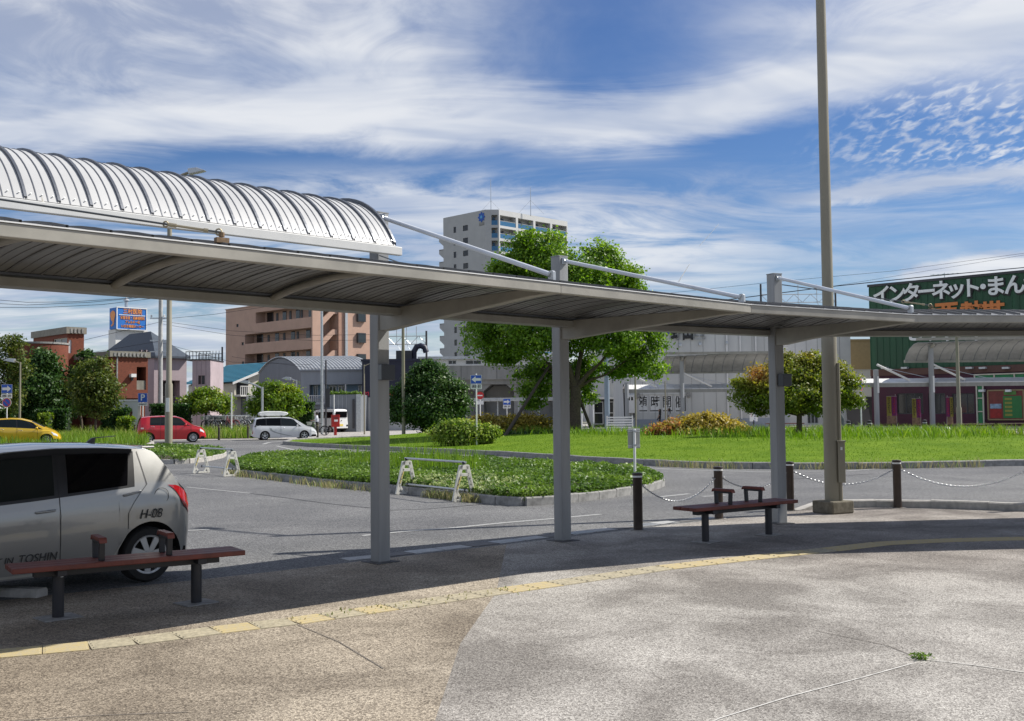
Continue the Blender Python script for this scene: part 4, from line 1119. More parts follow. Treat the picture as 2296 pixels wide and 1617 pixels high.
for sg in (1, -1):
    rot = (R(88), 0, 0 if sg == -1 else math.pi)
    for s_, x, z, sz in (('H-08', .60, .73, .14), ('TRUST IN', 2.22, .385, .085), ('TOSHIN', 1.80, .385, .115)):
        tq = .5
        for _ in range(12):
            p = V.pt(x, tq); tq += (z - p.z) * .9
        p = V.pt(x, tq, .014); text(s_, sz, M_ink, V.t, V.sh(p, sg), rot, .0015, bold=0.0, shear=.25, width={'H-08': .26, 'TRUST IN': .36, 'TOSHIN': .38}[s_])
V.mirror(2.59, 1.1, M_silver)
b = MB(); q = V.pt(.82, 3); b.extr([(.82 - V.xo + u, -.015, 1.49 + w) for u, w in ((0, 0), (.10, .0), (.03, .055), (-.01, .06))], (0, .03, 0)); b.cyl((.82 - V.xo, 0, 1.545), (.57 - V.xo, 0, 1.56), .005, n=6); b.build('roof_aerial', M_trim, V.t)
b = MB(); b.bb(.37 - V.xo, -.52, 1.425, .53 - V.xo, .52, 1.452); b.build('spoiler', M_silver, V.t, bevel=.012)
V.patch('front_light', lambda q: 3.32 + .1 * q, lambda q: 3.67, .72, .97, M_hlens, .008, 8)
V.patch('windscreen', lambda q: 2.49, lambda q: 2.89, 2.1, 3.0, M_cglass, .006, 6)

# ---- far cars
def wheelat(Q, a, x, y, s=1.0):      # origin of a car whose near-side wheel at (x, -y) stands on Q
    return (Q.x - s * (x * math.cos(a) + y * math.sin(a)), Q.y - s * (x * math.sin(a) - y * math.cos(a)), 0)
def farcar(S, label, col, P, rz, win, seams, handles, tail, head, priv=None, cat='car'):
    c = Car(S); c.build(label, col, P, rz, None, 'car', cat)
    lo = min(w[0] for w in win) - .04; hi = max(w[2] for w in win) + .05
    for i, (a0, a1, c0, c1) in enumerate(win):
        c.patch('side_window', lambda q, a0=a0, a1=a1: a0 + (a1 - a0) * q, lambda q, c0=c0, c1=c1: c0 + (c1 - c0) * q, 1.07, 1.88, M_privacy if (priv and i < priv) else M_cglass, .006, 8)
    c.patch('window_trim', lambda q: win[0][0] - .03 + (win[0][1] - win[0][0]) * q, lambda q: win[-1][2] + .04 + (win[-1][3] - win[-1][2]) * q, 1.02, 1.93, M_trim, .002, 14)
    for x in seams: c.seam(lambda q, x=x: x, .05, 1.9, .012)
    for x in handles: c.handle(x, .86, M_chrome)
    c.patch('tail_light', *tail[:2], tail[2], tail[3], M_lens, .01, 5)
    c.patch('head_light', *head[:2], head[2], head[3], M_hlens, .012, 6)
    c.patch('windscreen', S['ws'][0], S['ws'][1], 2.08, 3.0, M_cglass, .008, 6)
    c.patch('rear_window', S['rw'][0], S['rw'][1], 2.1, 3.0, M_privacy, .008, 4)
    return c
red = dict(L=3.8, top=[(0, .5), (.02, .75), (.05, 1.0), (.15, 1.38), (.24, 1.48), (.6, 1.53), (1.4, 1.56), (2.1, 1.53), (2.5, 1.40), (3.02, 1.05), (3.1, 1.01), (3.5, .90), (3.72, .70), (3.8, .42)],
           belt=[(0, .48), (.05, .78), (.15, .98), (.5, 1.0), (1.5, .98), (2.9, .95), (3.2, .90), (3.6, .70), (3.8, .40)],
           hw=[(0, .60), (.04, .70), (.15, .79), (.5, .83), (3, .83), (3.45, .77), (3.7, .60), (3.8, .45)], bot=[(0, .34), (.1, .24), (.5, .19), (3.3, .19), (3.8, .28)], wx=(.62, 3.05), wr=.29, ar=.345, tum=.28, spokes=12, spw=(.06, .05), ws=(2.58, 2.98), rw=(.10, .24), crease=((.75, .01),))
c = farcar(red, 'red compact hatchback waiting behind the left lamp post', paint('red_paint', (.55, .006, .012)), wheelat(G(333, 994), R(22), 0, .8), R(22), [(.72, .74, 1.22, 1.24), (1.30, 1.32, 2.85, 2.32)], (1.26, 2.10, 2.92), (.85, 1.72), (.0, .05, .55, .95), (3.42, 3.66, .74, .98))
c.mirror(2.62, 1.12, MATS['red_paint'])
c.patch('number_plate', .012, .014, .45, .55, M_signw, .012, 2, sides=(-1,))
b = MB(); b.bb(-.70, -.86, .74, -.45, -.855, .82)
MB().bb(.20 - c.xo, -.838, .80, .36 - c.xo, -.832, .88).build('sticker', mat('sticker_pink', (.75, .6, .58), .5, var=.1), c.t)
yel = dict(L=3.9, top=[(0, .5), (.03, .8), (.1, 1.0), (.45, 1.42), (.7, 1.49), (1.4, 1.525), (1.9, 1.50), (2.4, 1.36), (3.2, .98), (3.6, .80), (3.85, .58), (3.9, .42)],
           belt=[(0, .48), (.06, .82), (.3, 1.03), (1.5, .98), (2.8, .90), (3.3, .82), (3.7, .62), (3.9, .40)],
           hw=[(0, .56), (.05, .68), (.2, .79), (.6, .84), (3, .84), (3.5, .76), (3.8, .58), (3.9, .44)], bot=[(0, .34), (.1, .24), (.5, .19), (3.4, .19), (3.9, .28)], wx=(.70, 3.20), wr=.30, ar=.35, tum=.36, spokes=9, spw=(.08, .06), ws=(2.45, 3.1), rw=(.15, .42), crease=((.78, .012),))
yp = G(104, 999)
c = farcar(yel, 'yellow hatchback driving behind the overgrown grass strip', paint('yellow_paint', (.78, .50, .015)), wheelat(yp, R(19), 2.5, .8), R(19), [(.45, .62, .80, .80), (.86, .86, 1.70, 1.66), (1.78, 1.74, 2.72, 2.16), (2.78, 2.3, 3.02, 2.5)], (.84, 1.74, 2.75), (1.0, 1.9), (.01, .09, .6, .97), (3.45, 3.75, .70, .97))
c.mirror(2.72, 1.1, MATS['yellow_paint'])
wht = dict(L=4.62, top=[(0, .5), (.02, .85), (.05, 1.05), (.20, 1.48), (.32, 1.57), (.9, 1.63), (2.0, 1.64), (2.7, 1.58), (3.1, 1.44), (3.75, 1.03), (3.85, .99), (4.3, .87), (4.55, .65), (4.62, .42)],
           belt=[(0, .48), (.05, .85), (.2, 1.0), (1.5, .98), (3.2, .93), (3.9, .88), (4.4, .70), (4.62, .40)],
           hw=[(0, .62), (.04, .73), (.15, .82), (.5, .85), (3.6, .85), (4.15, .79), (4.5, .62), (4.62, .46)], bot=[(0, .30), (.1, .2), (.5, .15), (4.0, .15), (4.62, .22)], wx=(.86, 3.64), wr=.315, ar=.35, tum=.24, spokes=5, spw=(.14, .13), ws=(3.15, 3.68), rw=(.09, .20))
wpp = G(594, 987); ang = R(23)
c = farcar(wht, 'white minivan with a roof box and grey wave graphic by the lawn tip', paint('white_car_paint', (.74, .75, .76)), wheelat(wpp, ang, 0, .8, .86), ang, [(.22, .30, .92, .92), (.98, .98, 1.95, 1.95), (2.02, 2.02, 3.42, 2.86)], (1.97, 3.25), (1.78, 2.12), (.0, .05, .5, .95), (4.1, 4.5, .68, .96), 2, 'minivan')
c.t.scale = (.86, .86, .86)
c.mirror(3.12, 1.1, MATS['white_car_paint'])
M_wave = mat('wave_grey', (.35, .37, .38), .35, var=.05, coat=1)
c.patch('wave_graphic', lambda q: 1.15 + 1.35 * (1 - q) ** 2.2, lambda q: 1.33 + 1.5 * (1 - q) ** 2.2, .16, .80, M_wave, .005, 2, k=16)
c.patch('side_skirt', 1.25, 3.2, .0, .10, MATS['white_car_paint'], .03, 8)
rbx = MB(); prof = [(0, .12), (.05, .03), (.3, 0), (1.75, 0), (2.0, .08), (2.05, .16), (1.9, .25), (1.5, .31), (.6, .33), (.15, .28), (.02, .20)]
rbx.extr([(u + .55 - c.xo, -.36, 1.70 + z) for u, z in prof], (0, .72, 0)); rbx.build('roof_box', M_whitep, c.t, bevel=.05, smooth=60)
k = MB()
for x in (.95, 2.1): k.bb(x - c.xo, -.68, 1.655, x + .05 - c.xo, .68, 1.70)
k.build('roof_bar', M_trim, c.t)
# ---- white delivery van seen from behind
van = dict(L=3.4, top=[(0, .6), (.02, 1.2), (.06, 1.78), (.15, 1.90), (1.0, 1.92), (2.4, 1.90), (2.7, 1.78), (3.15, 1.2), (3.35, .9), (3.4, .5)], belt=[(0, .58), (.05, 1.05), (.2, 1.12), (2.8, 1.08), (3.2, .95), (3.4, .48)], hw=[(0, .66), (.04, .71), (.15, .735), (3.0, .735), (3.3, .66), (3.4, .5)], bot=[(0, .34), (.1, .26), (3.2, .24), (3.4, .3)], wx=(.55, 2.95), wr=.27, ar=.32, tum=.10, spokes=6, spw=(.12, .1), ws=(2.72, 3.1), rw=(.02, .025))
vp = DP(778, 952, 87.0)
vc = Car(van); vc.build('white boxy delivery van parked nose-in behind the red post box', paint('white_van_paint', (.74, .74, .73)), (vp.x - .9, vp.y + .6, 0), R(138), None, 'delivery_van', 'van')
for (a, d_) in ((.25, 1.15), (1.25, 2.2)): vc.patch('side_window', a, d_, 1.08, 1.75, M_privacy, .006, 4)
vc.patch('windscreen', 2.74, 3.1, 2.08, 3, M_cglass, .008, 4); vc.patch('tail_light', .0, .03, .10, .35, M_lens, .01, 3)
MB().bb(-.57, -.58, 1.22, -.545, .58, 1.70).build('rear_window', M_privacy, vc.t, bevel=.02); MB().bb(-.572, -.17, .52, -.55, .17, .68).build('number_plate', mat('plate_yellow', (.72, .55, .12), .5, var=.1), vc.t)
k = MB()
for yy in (-.6, .6): k.bb(-.575, yy - .08, .5, -.55, yy + .08, .62)
k.build('bumper_lamp', M_trim, vc.t); MB().box((-.565, 0, .96), (.01, .09, .07)).build('badge', M_trim, vc.t)
# ================================================================== buildings round the square
S2 = math.sqrt(.5)
UL, UR_, UF = Vector((S2, -S2, 0)), Vector((S2, S2, 0)), Vector((1, 0, 0))
M_brick = mat('red_brick', (.175, .05, .026), .85, var=.3, vscale=6, streak=3)
M_corn = mat('cornice_stone', (.24, .225, .185), .85, var=.2, vscale=4)
M_mauve = mat('mauve_render', (.42, .345, .36), .8, var=.08, vscale=1.5)
M_slate = mat('slate_blue_roof', (.055, .07, .09), .6, var=.2, vscale=3)
M_salmon = mat('salmon_render', (.50, .325, .245), .8, var=.08, vscale=.8)
M_salmon2 = mat('salmon_inner', (.40, .235, .17), .85, var=.1)
M_cream = mat('cream_wall', (.62, .58, .47), .8, var=.1, vscale=2)
M_teal = mat('teal_tiles', (.012, .17, .25), .45, var=.25, vscale=8)
M_gcorr = mat('grey_cladding', (.30, .32, .345), .6, var=.08, vscale=2, streak=.15)
M_gclad2 = mat('dark_and_shaded_cladding', (.19, .205, .225), .6, var=.1, vscale=2, streak=.15)
M_zinc = mat('zinc_roof', (.50, .51, .51), .35, metal=.4, var=.12)
M_lblue = mat('pale_blue_wall', (.25, .37, .48), .7, var=.1)
M_navy = mat('navy_wall', (.012, .014, .035), .5, var=.2)
M_tow = mat('tower_shade_tone', (.43, .43, .42), .75, var=.06, vscale=.5)  # shaded copy of the tower wall, shade put into the colour
M_tow_lit = mat('tower_lit_tone', (.60, .60, .585), .75, var=.05, vscale=.5)  # lit copy of the same wall, sunlight put into the colour
M_bglass = mat('balcony_glass', (.05, .16, .30), .15, var=.1)
M_vconc = mat('viaduct_concrete', (.27, .265, .25), .88, var=.22, vscale=.8, streak=.2)
M_panel = mat('wall_panel', (.55, .55, .525), .7, var=.1, vscale=.7, streak=.2)
M_whitew = mat('white_wall', (.72, .71, .68), .7, var=.07, vscale=1)
M_beige = mat('beige_wall', (.33, .25, .13), .8, var=.1)
M_green = mat('green_cladding', (.018, .075, .035), .6, var=.25, vscale=2, streak=.1)
M_mag = mat('magenta_wall', (.055, .007, .024), .6, var=.2, vscale=1)
M_wg = glassmat('window_glass', (.03, .04, .045), .06)
M_wgd = glassmat('dark_window_glass', (.012, .013, .015), .08)
M_fr = mat('window_frame', (.55, .56, .56), .45, metal=.3, var=.05)
M_frd = mat('dark_frame', (.04, .04, .045), .45, var=.1)
def BLD(name, label, cat='building'): return thing(name, label, cat, (0, 0, 0))
class Face:
    """one upright wall; U runs left to right as seen from outside"""
    def __init__(s, O, U, W, z0, z1): s.O = Vector((O[0], O[1], 0)); s.U = U.normalized(); s.W = W; s.z0 = z0; s.z1 = z1; s.N = Vector((s.U.y, -s.U.x, 0))
    def P(s, u, z, n=0): q = s.O + s.U * u + s.N * n; return (q.x, q.y, z)
    def uz(s, px_, py_):
        u = tcol(px_, (s.O.x, s.O.y, EYE), s.U); q = s.O + s.U * u
        return u, ZAT(px_, py_, q.y)
    def rect(s, x0, x1, y0, y1):
        xm = (x0 + x1) / 2; return (s.uz(x0, y0)[0], s.uz(x1, y0)[0], s.uz(xm, y1)[1], s.uz(xm, y0)[1])
    def box(s, b, u0, u1, z0, z1, n0, n1, mi=0):
        v = [s.P(u, z, n) for z in (z0, z1) for u, n in ((u0, n1), (u1, n1), (u1, n0), (u0, n0))]
        return b.add(v, [(0, 3, 2, 1), (4, 5, 6, 7), (0, 1, 5, 4), (1, 2, 6, 5), (2, 3, 7, 6), (3, 0, 4, 7)], mi)
    def part(s, name, m, parent, *boxes, bevel=0):
        b = MB()
        for q in boxes: s.box(b, *q)
        return b.build(name, m, parent, bevel=bevel)
    def wall(s, parent, m, ops=(), depth=.14, name='wall', back=None):
        us = sorted({0, s.W} | {min(max(u, 0), s.W) for o in ops for u in o[:2]}); zs = sorted({s.z0, s.z1} | {min(max(z, s.z0), s.z1) for o in ops for z in o[2:4]})
        b = MB()
        for i in range(len(us) - 1):
            for j in range(len(zs) - 1):
                um, zm = (us[i] + us[i + 1]) / 2, (zs[j] + zs[j + 1]) / 2
                if any(o[0] < um < o[1] and o[2] < zm < o[3] for o in ops): continue
                b.quad(s.P(us[i], zs[j]), s.P(us[i + 1], zs[j]), s.P(us[i + 1], zs[j + 1]), s.P(us[i], zs[j + 1]))
        for o in ops:
            u0, u1, a, c = o[:4]; d = -(o[4] if len(o) > 4 else depth)
            b.quad(s.P(u0, a), s.P(u0, a, d), s.P(u0, c, d), s.P(u0, c)); b.quad(s.P(u1, a, d), s.P(u1, a), s.P(u1, c), s.P(u1, c, d))
            b.quad(s.P(u0, a, d), s.P(u0, a), s.P(u1, a), s.P(u1, a, d)); b.quad(s.P(u0, c), s.P(u0, c, d), s.P(u1, c, d), s.P(u1, c))
            if len(o) > 5: b.quad(s.P(u0, a, d), s.P(u1, a, d), s.P(u1, c, d), s.P(u0, c, d))
        return b.build(name, m, parent)
    def window(s, parent, o, fm=None, gm=None, mull=1, depth=.14, fw=.06, cross=0):
        u0, u1, a, c = o[:4]; n0, n1 = -depth + .0, -depth + .07
        bx = [(u0, u1, a, a + fw, n0, n1), (u0, u1, c - fw, c, n0, n1), (u0, u0 + fw, a + fw, c - fw, n0, n1), (u1 - fw, u1, a + fw, c - fw, n0, n1)]
        for k in range(mull): um = u0 + (u1 - u0) * (k + 1) / (mull + 1); bx.append((um - fw * .5, um + fw * .5, a + fw, c - fw, n0, n1 - .01))
        for k in range(cross): zm = a + (c - a) * (k + 1) / (cross + 1); bx.append((u0 + fw, u1 - fw, zm - fw * .5, zm + fw * .5, n0, n1 - .015))
        w = s.part('window', fm or M_fr, parent, *bx)
        b = MB(); b.quad(s.P(u0, a, -depth + .03), s.P(u1, a, -depth + .03), s.P(u1, c, -depth + .03), s.P(u0, c, -depth + .03)); b.build('pane', gm or M_wg, w)
        return w
def facebetween(px0, px1, anchor, U, z0, z1):
    t0, t1 = tcol(px0, anchor, U), tcol(px1, anchor, U); O = Vector(anchor) + U * t0
    return Face(O, U, t1 - t0, z0, z1)
def hull(parent, pts, z0, z1, m, name='block'):      # closed block on a plan outline
    return MB().prism(ccw([(p[0], p[1]) for p in pts]), z0, z1).build(name, m, parent)
def corner_block(t, pxc, dep, pxL, pxR, z0, z1, mL, mR=None, opsL=(), opsR=(), dL=.14, dR=.14):
    """block turned about 45 degrees: left and right faces meeting at picture column pxc"""
    C = DP(pxc, 900, dep); C = Vector((C.x, C.y, EYE)); fl = facebetween(pxL, pxc, C, UL, z0, z1); fr = facebetween(pxc, pxR, C, UR_, z0, z1)
    return C, fl, fr
def finish(t, fl, fr, m, z1, inset_=.3, zc=None, roofm=None):
    A = Vector(fl.P(0, 0)); B = Vector(fl.P(fl.W, 0)); D_ = Vector(fr.P(fr.W, 0)); E = A + (D_ - B); c = (A + B + D_ + E) / 4
    zc = z1 if zc is None else zc
    pts = [A, B, D_, E]; ins = []
    b1 = (A - B).normalized(); b2 = (D_ - B).normalized()
    ins = [A + b2 * inset_ , B + b1 * inset_ + b2 * inset_, D_ + b1 * inset_, E]
    hull(t, [A + b2 * inset_, B + (b1 + b2) * inset_, D_ + b1 * inset_, E], fl.z0, zc - .03, m, 'core')
    b = MB(); b.add([(p.x, p.y, zc) for p in pts], [(0, 1, 2, 3)]); b.add([(A.x, A.y, fl.z0), (E.x, E.y, fl.z0), (D_.x, D_.y, fl.z0), (A.x, A.y, zc), (E.x, E.y, zc), (D_.x, D_.y, zc)], [(0, 3, 4, 1), (1, 4, 5, 2)])
    b.build('flat_roof', roofm or m, t)
    return pts

# ---- brick clinic
t = BLD('brick_clinic', 'red brick clinic with pale cornices and a curved wing')
zt = ZAT(150, 733, 84); zc = ZAT(150, 748, 84)
C, fl, fr = corner_block(t, 150, 84, 73, 187, 0, zc, M_brick)
ol = [fl.rect(118, 149, 759, 778)]; orr = [fr.rect(152, 159, 762, 792)]
fl.wall(t, M_brick, ol); fr.wall(t, M_brick, orr); fl.window(t, ol[0], M_cream, M_wg, 1); fr.window(t, orr[0], M_signw, M_wgd, 0, fw=.12)
finish(t, fl, fr, M_brick, zc)
for f in (fl, fr):
    co = f.part('cornice', M_corn, t, (-.15 if f is fl else 0, f.W + .15, zc, zt, -.3, .15))
    if f is fr: f.part('cornice_dentil', M_concd, co, *[(.15 + k * .3, .3 + k * .3, zc + .05, zt - .12, .15, .21) for k in range(int(f.W / .3))])
cw = DP(86, 900, 80.5); r_ = 62 * 80.5 / 2400
wz = ZAT(86, 773, 80); b = MB(); b.cyl((cw.x, cw.y, 0), (cw.x, cw.y, wz), r_, n=56); cwo = b.build('curved_wing', M_brick, t, smooth=40)
MB().lathe([(r_ - .02, wz), (r_ + .06, wz), (r_ + .06, wz + .14), (r_ - .02, wz + .14), (0, wz + .14)], (cw.x, cw.y, 0), 56).build('coping', M_concd, cwo)
for px_ in (116, 128):
    q = DP(px_, 840, cw.y - math.sqrt(max(.1, r_ ** 2 - ((px_ - 86) * 80.5 / 2400) ** 2))); an = math.atan2(q.y - cw.y, q.x - cw.x); e = Vector((-math.sin(an), math.cos(an), 0)); n = Vector((math.cos(an), math.sin(an), 0))
    zz = [ZAT(px_, y, q.y) for y in (846, 834, 828)]
    arc = [(-.2, zz[0]), (.2, zz[0]), (.2, zz[1]), (.12, zz[2] - .03), (0, zz[2]), (-.12, zz[2] - .03), (-.2, zz[1])]
    w = MB().extr([tuple(q + e * u * 1.5 + Vector((0, 0, z + .05 - q.z)) + n * .0) for u, z in arc], n * .06).build('arched_window', M_corn, t)
    MB().extr([tuple(q + e * u + Vector((0, 0, z - q.z)) + n * .05) for u, z in arc], n * .03).build('pane', M_wgd, w)
zt = ZAT(248, 787, 80); zc = ZAT(248, 800, 80); zb = ZAT(248, 893, 80)
C, fl, fr = corner_block(t, 248, 80, 148, 331, zb, zc, M_brick)
orr = [fr.rect(306, 327, 823, 874) + (1.2, 1)]
fl.wall(t, M_brick, [fl.rect(200, 210, 830, 850)]); fl.window(t, fl.rect(200, 210, 830, 850), M_frd, M_wgd, 0)
fr.wall(t, M_brick, orr); finish(t, fl, fr, M_brick, zc, 1.4)
fr.part('balcony_rail', M_corn, t, (orr[0][0], orr[0][1], orr[0][2], orr[0][2] + .7, -.2, -.08)); fr.part('balcony_window', M_wgd, t, (orr[0][0] + .15, orr[0][1] - .1, orr[0][2] + .75, orr[0][3] - .1, -1.19, -1.12))
for f in (fl, fr):
    co = f.part('cornice', M_corn, t, (-.15 if f is fl else 0, f.W + .15, zc, zt, -.3, .15))
    if f is fr: f.part('cornice_dentil', M_concd, co, *[(.15 + k * .3, .3 + k * .3, zc + .05, zt - .12, .15, .21) for k in range(int(f.W / .3))])
u, z = fr.uz(261, 850); fr.part('rain_pipe', M_concd, t, (u - .05, u + .05, zb + .8, zc, 0, .1))
u, z = fr.uz(295, 846); fr.part('wall_lamp', M_signw, t, (u - .2, u + .2, z, z + .25, 0, .35)); fr.part('wall_lamp_arm', M_frd, t, (u - .1, u + .05, z - .25, z, 0, .12))
C2, fl2, fr2 = corner_block(t, 252, 81.5, 160, 325, 0, zb, M_brick); fl2.wall(t, M_brick); fr2.wall(t, M_brick)
for q in (fl2, fr2): pass
finish(t, fl2, fr2, M_brick, zb)
# grey gateway in front of the clinic
t = BLD('gateway', 'grey concrete gateway wall before the brick clinic', 'gate')
f = Face(DP(252, 930, 78), UF, 57 * 78 / 2400, 0, ZAT(280, 900, 78))
oo = f.rect(262, 297, 918, 990); oo = (oo[0], oo[1], 0.02, oo[3])
f.wall(t, M_panel, [oo + (.5,)]); f.part('side_panel', M_brick, t, (oo[0] + .1, oo[1] - .1, 0.02, oo[3] - .15, -.5, -.42)); f.part('cap', M_whitew, t, (-.05, f.W + .05, f.z1, f.z1 + .12, -.5, .05)); f.part('rear_skin', M_panel, t, (0, f.W, 0, f.z1, -.56, -.51))

# ---- mauve house
t = BLD('mauve_house', 'mauve rendered house with slate blue hip roof and roof terrace')
ze = ZAT(345, 797, 92)
C, fl, fr = corner_block(t, 345, 92, 214, 418, 0, ze, M_mauve)
ob = fr.rect(362, 403, 853, 905); ob = ob + (1.0, 1)
fl.wall(t, M_mauve, [fl.rect(310, 316, 785, 799), fl.rect(322, 327, 785, 799)]); fl.window(t, fl.rect(310, 316, 785, 799), M_frd, M_wgd, 0); fl.window(t, fl.rect(322, 327, 785, 799), M_frd, M_wgd, 0)
fr.wall(t, M_mauve, [ob]); pts = finish(t, fl, fr, M_mauve, ze, 1.1)
fr.part('terrace_door', M_wgd, t, (ob[0] + .1, ob[1] - .1, ob[2] + .1, ob[3] - .1, -.99, -.93))
rl = [(ob[0] + k * .22, ob[0] + k * .22 + .04, ob[2], ob[2] + .55, -.06, -.02) for k in range(int((ob[1] - ob[0]) / .22))]
fr.part('railing', M_frd, t, (ob[0], ob[1], ob[2] + .55, ob[2] + .62, -.08, 0), *rl)
A, B, D_, E = pts; cc = (A + B + D_ + E) / 4; zr = ZAT(343, 746, cc.y); ov = .5
ea = [p + (p - cc).normalized() * ov for p in (A, B, D_, E)]
r1 = cc + (A - B).normalized() * (A - B).length * .18; r2 = cc - (A - B).normalized() * (A - B).length * .18
V_ = [(p.x, p.y, ze - .05) for p in ea] + [(r1.x, r1.y, zr), (r2.x, r2.y, zr)] + [(p.x, p.y, ze - .22) for p in ea]
MB().add(V_, [(0, 1, 5, 4), (1, 2, 5), (2, 3, 4, 5), (3, 0, 4), (0, 6, 7, 1), (1, 7, 8, 2), (2, 8, 9, 3), (3, 9, 6, 0), (6, 9, 8, 7)]).build('roof', M_slate, t)
f = Face(DP(431, 900, 89), UF, 40.5 * 89 / 2400, 0, ZAT(450, 808, 89)); ow = f.rect(444, 459, 842, 862)
f.wall(t, M_mauve, [ow]); f.window(t, ow, M_frd, M_wg, 1)
hull(t, [f.P(.05, 0, -.3), f.P(f.W - .05, 0, -.3), f.P(f.W - .05, 0, -3.95), f.P(.05, 0, -3.95)], 0, f.z1 - .03, M_mauve, 'core')
b = MB(); f.box(b, 0, .02, 0, f.z1, -4, -.005); f.box(b, f.W - .02, f.W, 0, f.z1, -4, -.005); b.build('side_wall', M_mauve, t)
rb = [(-.55, f.W + .02, f.z1 + k, f.z1 + k + .05, .0, .05) for k in (.35, .7)] + [(-.55 + k * (f.W + .5) / 7, -.5 + k * (f.W + .5) / 7, f.z1 + .1, f.z1 + .72, .01, .045) for k in range(8)]
f.part('terrace_edge', M_frd, t, (-.6, f.W + .05, f.z1, f.z1 + .1, -4, .08)); f.part('terrace_railing', M_frd, t, *rb)
f.part('rear_railing', M_frd, t, *[(a, b_, c, d, n - 3.6, m2 - 3.6) for a, b_, c, d, n, m2 in rb])
for k in range(3): f.part('cladding_joint', mat('mauve_joint', (.3, .245, .26), .8, var=.05), t, (f.W * (k + 1) / 4 - .02, f.W * (k + 1) / 4 + .02, .3, f.z1 - .1, -.01, .012))

# ---- hospital sign tower
t = BLD('hospital_tower', 'white stair tower carrying the blue hospital sign')
zt = ZAT(258, 738, 115); C, fl, fr = corner_block(t, 258, 115, 242, 331, 0, zt, M_whitew); fl.wall(t, M_whitew); fr.wall(t, M_whitew); finish(t, fl, fr, M_whitew, zt)
t = BLD('hospital_sign', 'blue box sign with orange hospital lettering on the white tower', 'sign')
z0, z1 = ZAT(260, 737, 114.6), ZAT(260, 689, 114.6); C, fl, fr = corner_block(t, 260, 114.6, 244, 328, z0, z1, M_blue)
M_sblue = mat('sign_sky_blue', (.02, .17, .55), .5, var=.05); M_orange = mat('sign_orange', (.85, .33, .10), .5, var=.05)
fl.wall(t, M_sblue, name='side_panel'); fr.wall(t, M_sblue, name='front_panel'); finish(t, fl, fr, M_sblue, z1, .2)
fr.part('frame', M_signw, t, (0, fr.W, z1 - .03, z1 + .07, .0, .06), (0, fr.W, z0 - .07, z0, 0, .06), (-.02, .08, z0, z1, .0, .05), (fr.W - .08, fr.W + .02, z0, z1, 0, .05), bevel=0)
hh = z1 - z0; rz = math.atan2(S2, S2)
fr.part('rule', M_signw, t, (.25, fr.W - .2, z0 + hh * .645, z0 + hh * .675, 0, .04))
for s_, fz_, sz, wd in (('三村医院', .82, .27, .62), ('気管食道・耳鼻咽喉科', .52, .17, .80), ('アレルギー科', .33, .16, .48), ('いびき睡眠センター', .13, .16, .74)):
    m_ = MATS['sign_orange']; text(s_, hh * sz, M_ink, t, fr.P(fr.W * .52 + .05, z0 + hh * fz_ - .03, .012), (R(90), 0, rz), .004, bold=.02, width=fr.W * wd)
    text(s_, hh * sz, m_, t, fr.P(fr.W * .52, z0 + hh * fz_, .03), (R(90), 0, rz), .01, bold=.012, width=fr.W * wd)
pl = [(.5 + .34 * math.cos(a) * (1 + .12 * math.sin(3 * a)), .62 + .25 * math.sin(a)) for a in np.linspace(0, 2 * math.pi, 20, endpoint=False)]
MB().extr([fl.P(fl.W * u, z0 + hh * v, .02) for u, v in pl], fl.N * .03).build('logo', M_orange, t); MB().extr([fl.P(fl.W * u, z0 + hh * v, .015) for u, v in ((.45, .42), (.7, .42), (.62, .2), (.35, .12), (.25, .18), (.48, .25))], fl.N * .03).build('logo_stem', M_orange, t)
b = MB(); q = Vector(fr.P(fr.W * .45, z1, -1)); b.cyl(q, q + Vector((0, 0, .9)), .18, n=10); b.cyl(q + Vector((0, 0, .9)), q + Vector((0, 0, 1.25)), .35, .05, n=10); b.build('roof_vent', M_galv, t)

# ---- salmon apartment block
t = BLD('salmon_apartments', 'salmon pink apartment block with open access corridors')
dep = 142; zt = ZAT(701, 668, dep); C, fl, fr = corner_block(t, 701, dep, 506, 842, 0, zt, M_salmon)
lev = [(573, 684, 710), (549, 734, 757), (549, 782, 805), (549, 830, 853)]
ol = []
for pl_, ya, yb in lev:
    u0 = fl.uz(pl_, 780)[0]; ol.append((u0, fl.W - .25, ZAT(701, yb, dep), ZAT(701, ya, dep), 1.5, 1))
vent = [fl.rect(x - 2.5, x + 2.5, y - 3.5, y + 3.5) for x, y in ((532, 730), (544, 771), (545, 814))]
fl.wall(t, M_salmon, ol + vent)
for v in vent: fl.window(t, v, M_frd, M_wgd, 0, fw=.08)
for o in ol:
    L_ = o[1] - o[0]
    for fr_, w_, h0, h1 in ((.05, 1.6, .5, 1.0), (.22, .5, .45, .85), (.34, .9, .3, .95), (.46, .5, .5, .9), (.58, .9, .3, .95), (.66, .5, .5, .9), (.80, .9, .3, .95), (.87, .5, .45, .95)):
        u0 = o[0] + L_ * fr_; fl.part('corridor_door', M_wgd if w_ > .6 else M_frd, t, (u0, u0 + w_, o[2] + (o[3] - o[2]) * h0 * .3, o[2] + (o[3] - o[2]) * h1, -1.49, -1.43))
stair = fr.rect(722, 757, 690, 850); stair = (stair[0], stair[1], 2.0, zt - 1.2, 1.8, 1)
wins = [fr.rect(800, 818, a, b_) for a, b_ in ((700, 722), (747, 769), (794, 815), (841, 862))]
fr.wall(t, M_salmon, [stair]); finish(t, fl, fr, M_salmon2, zt, 2.0, roofm=M_concd)
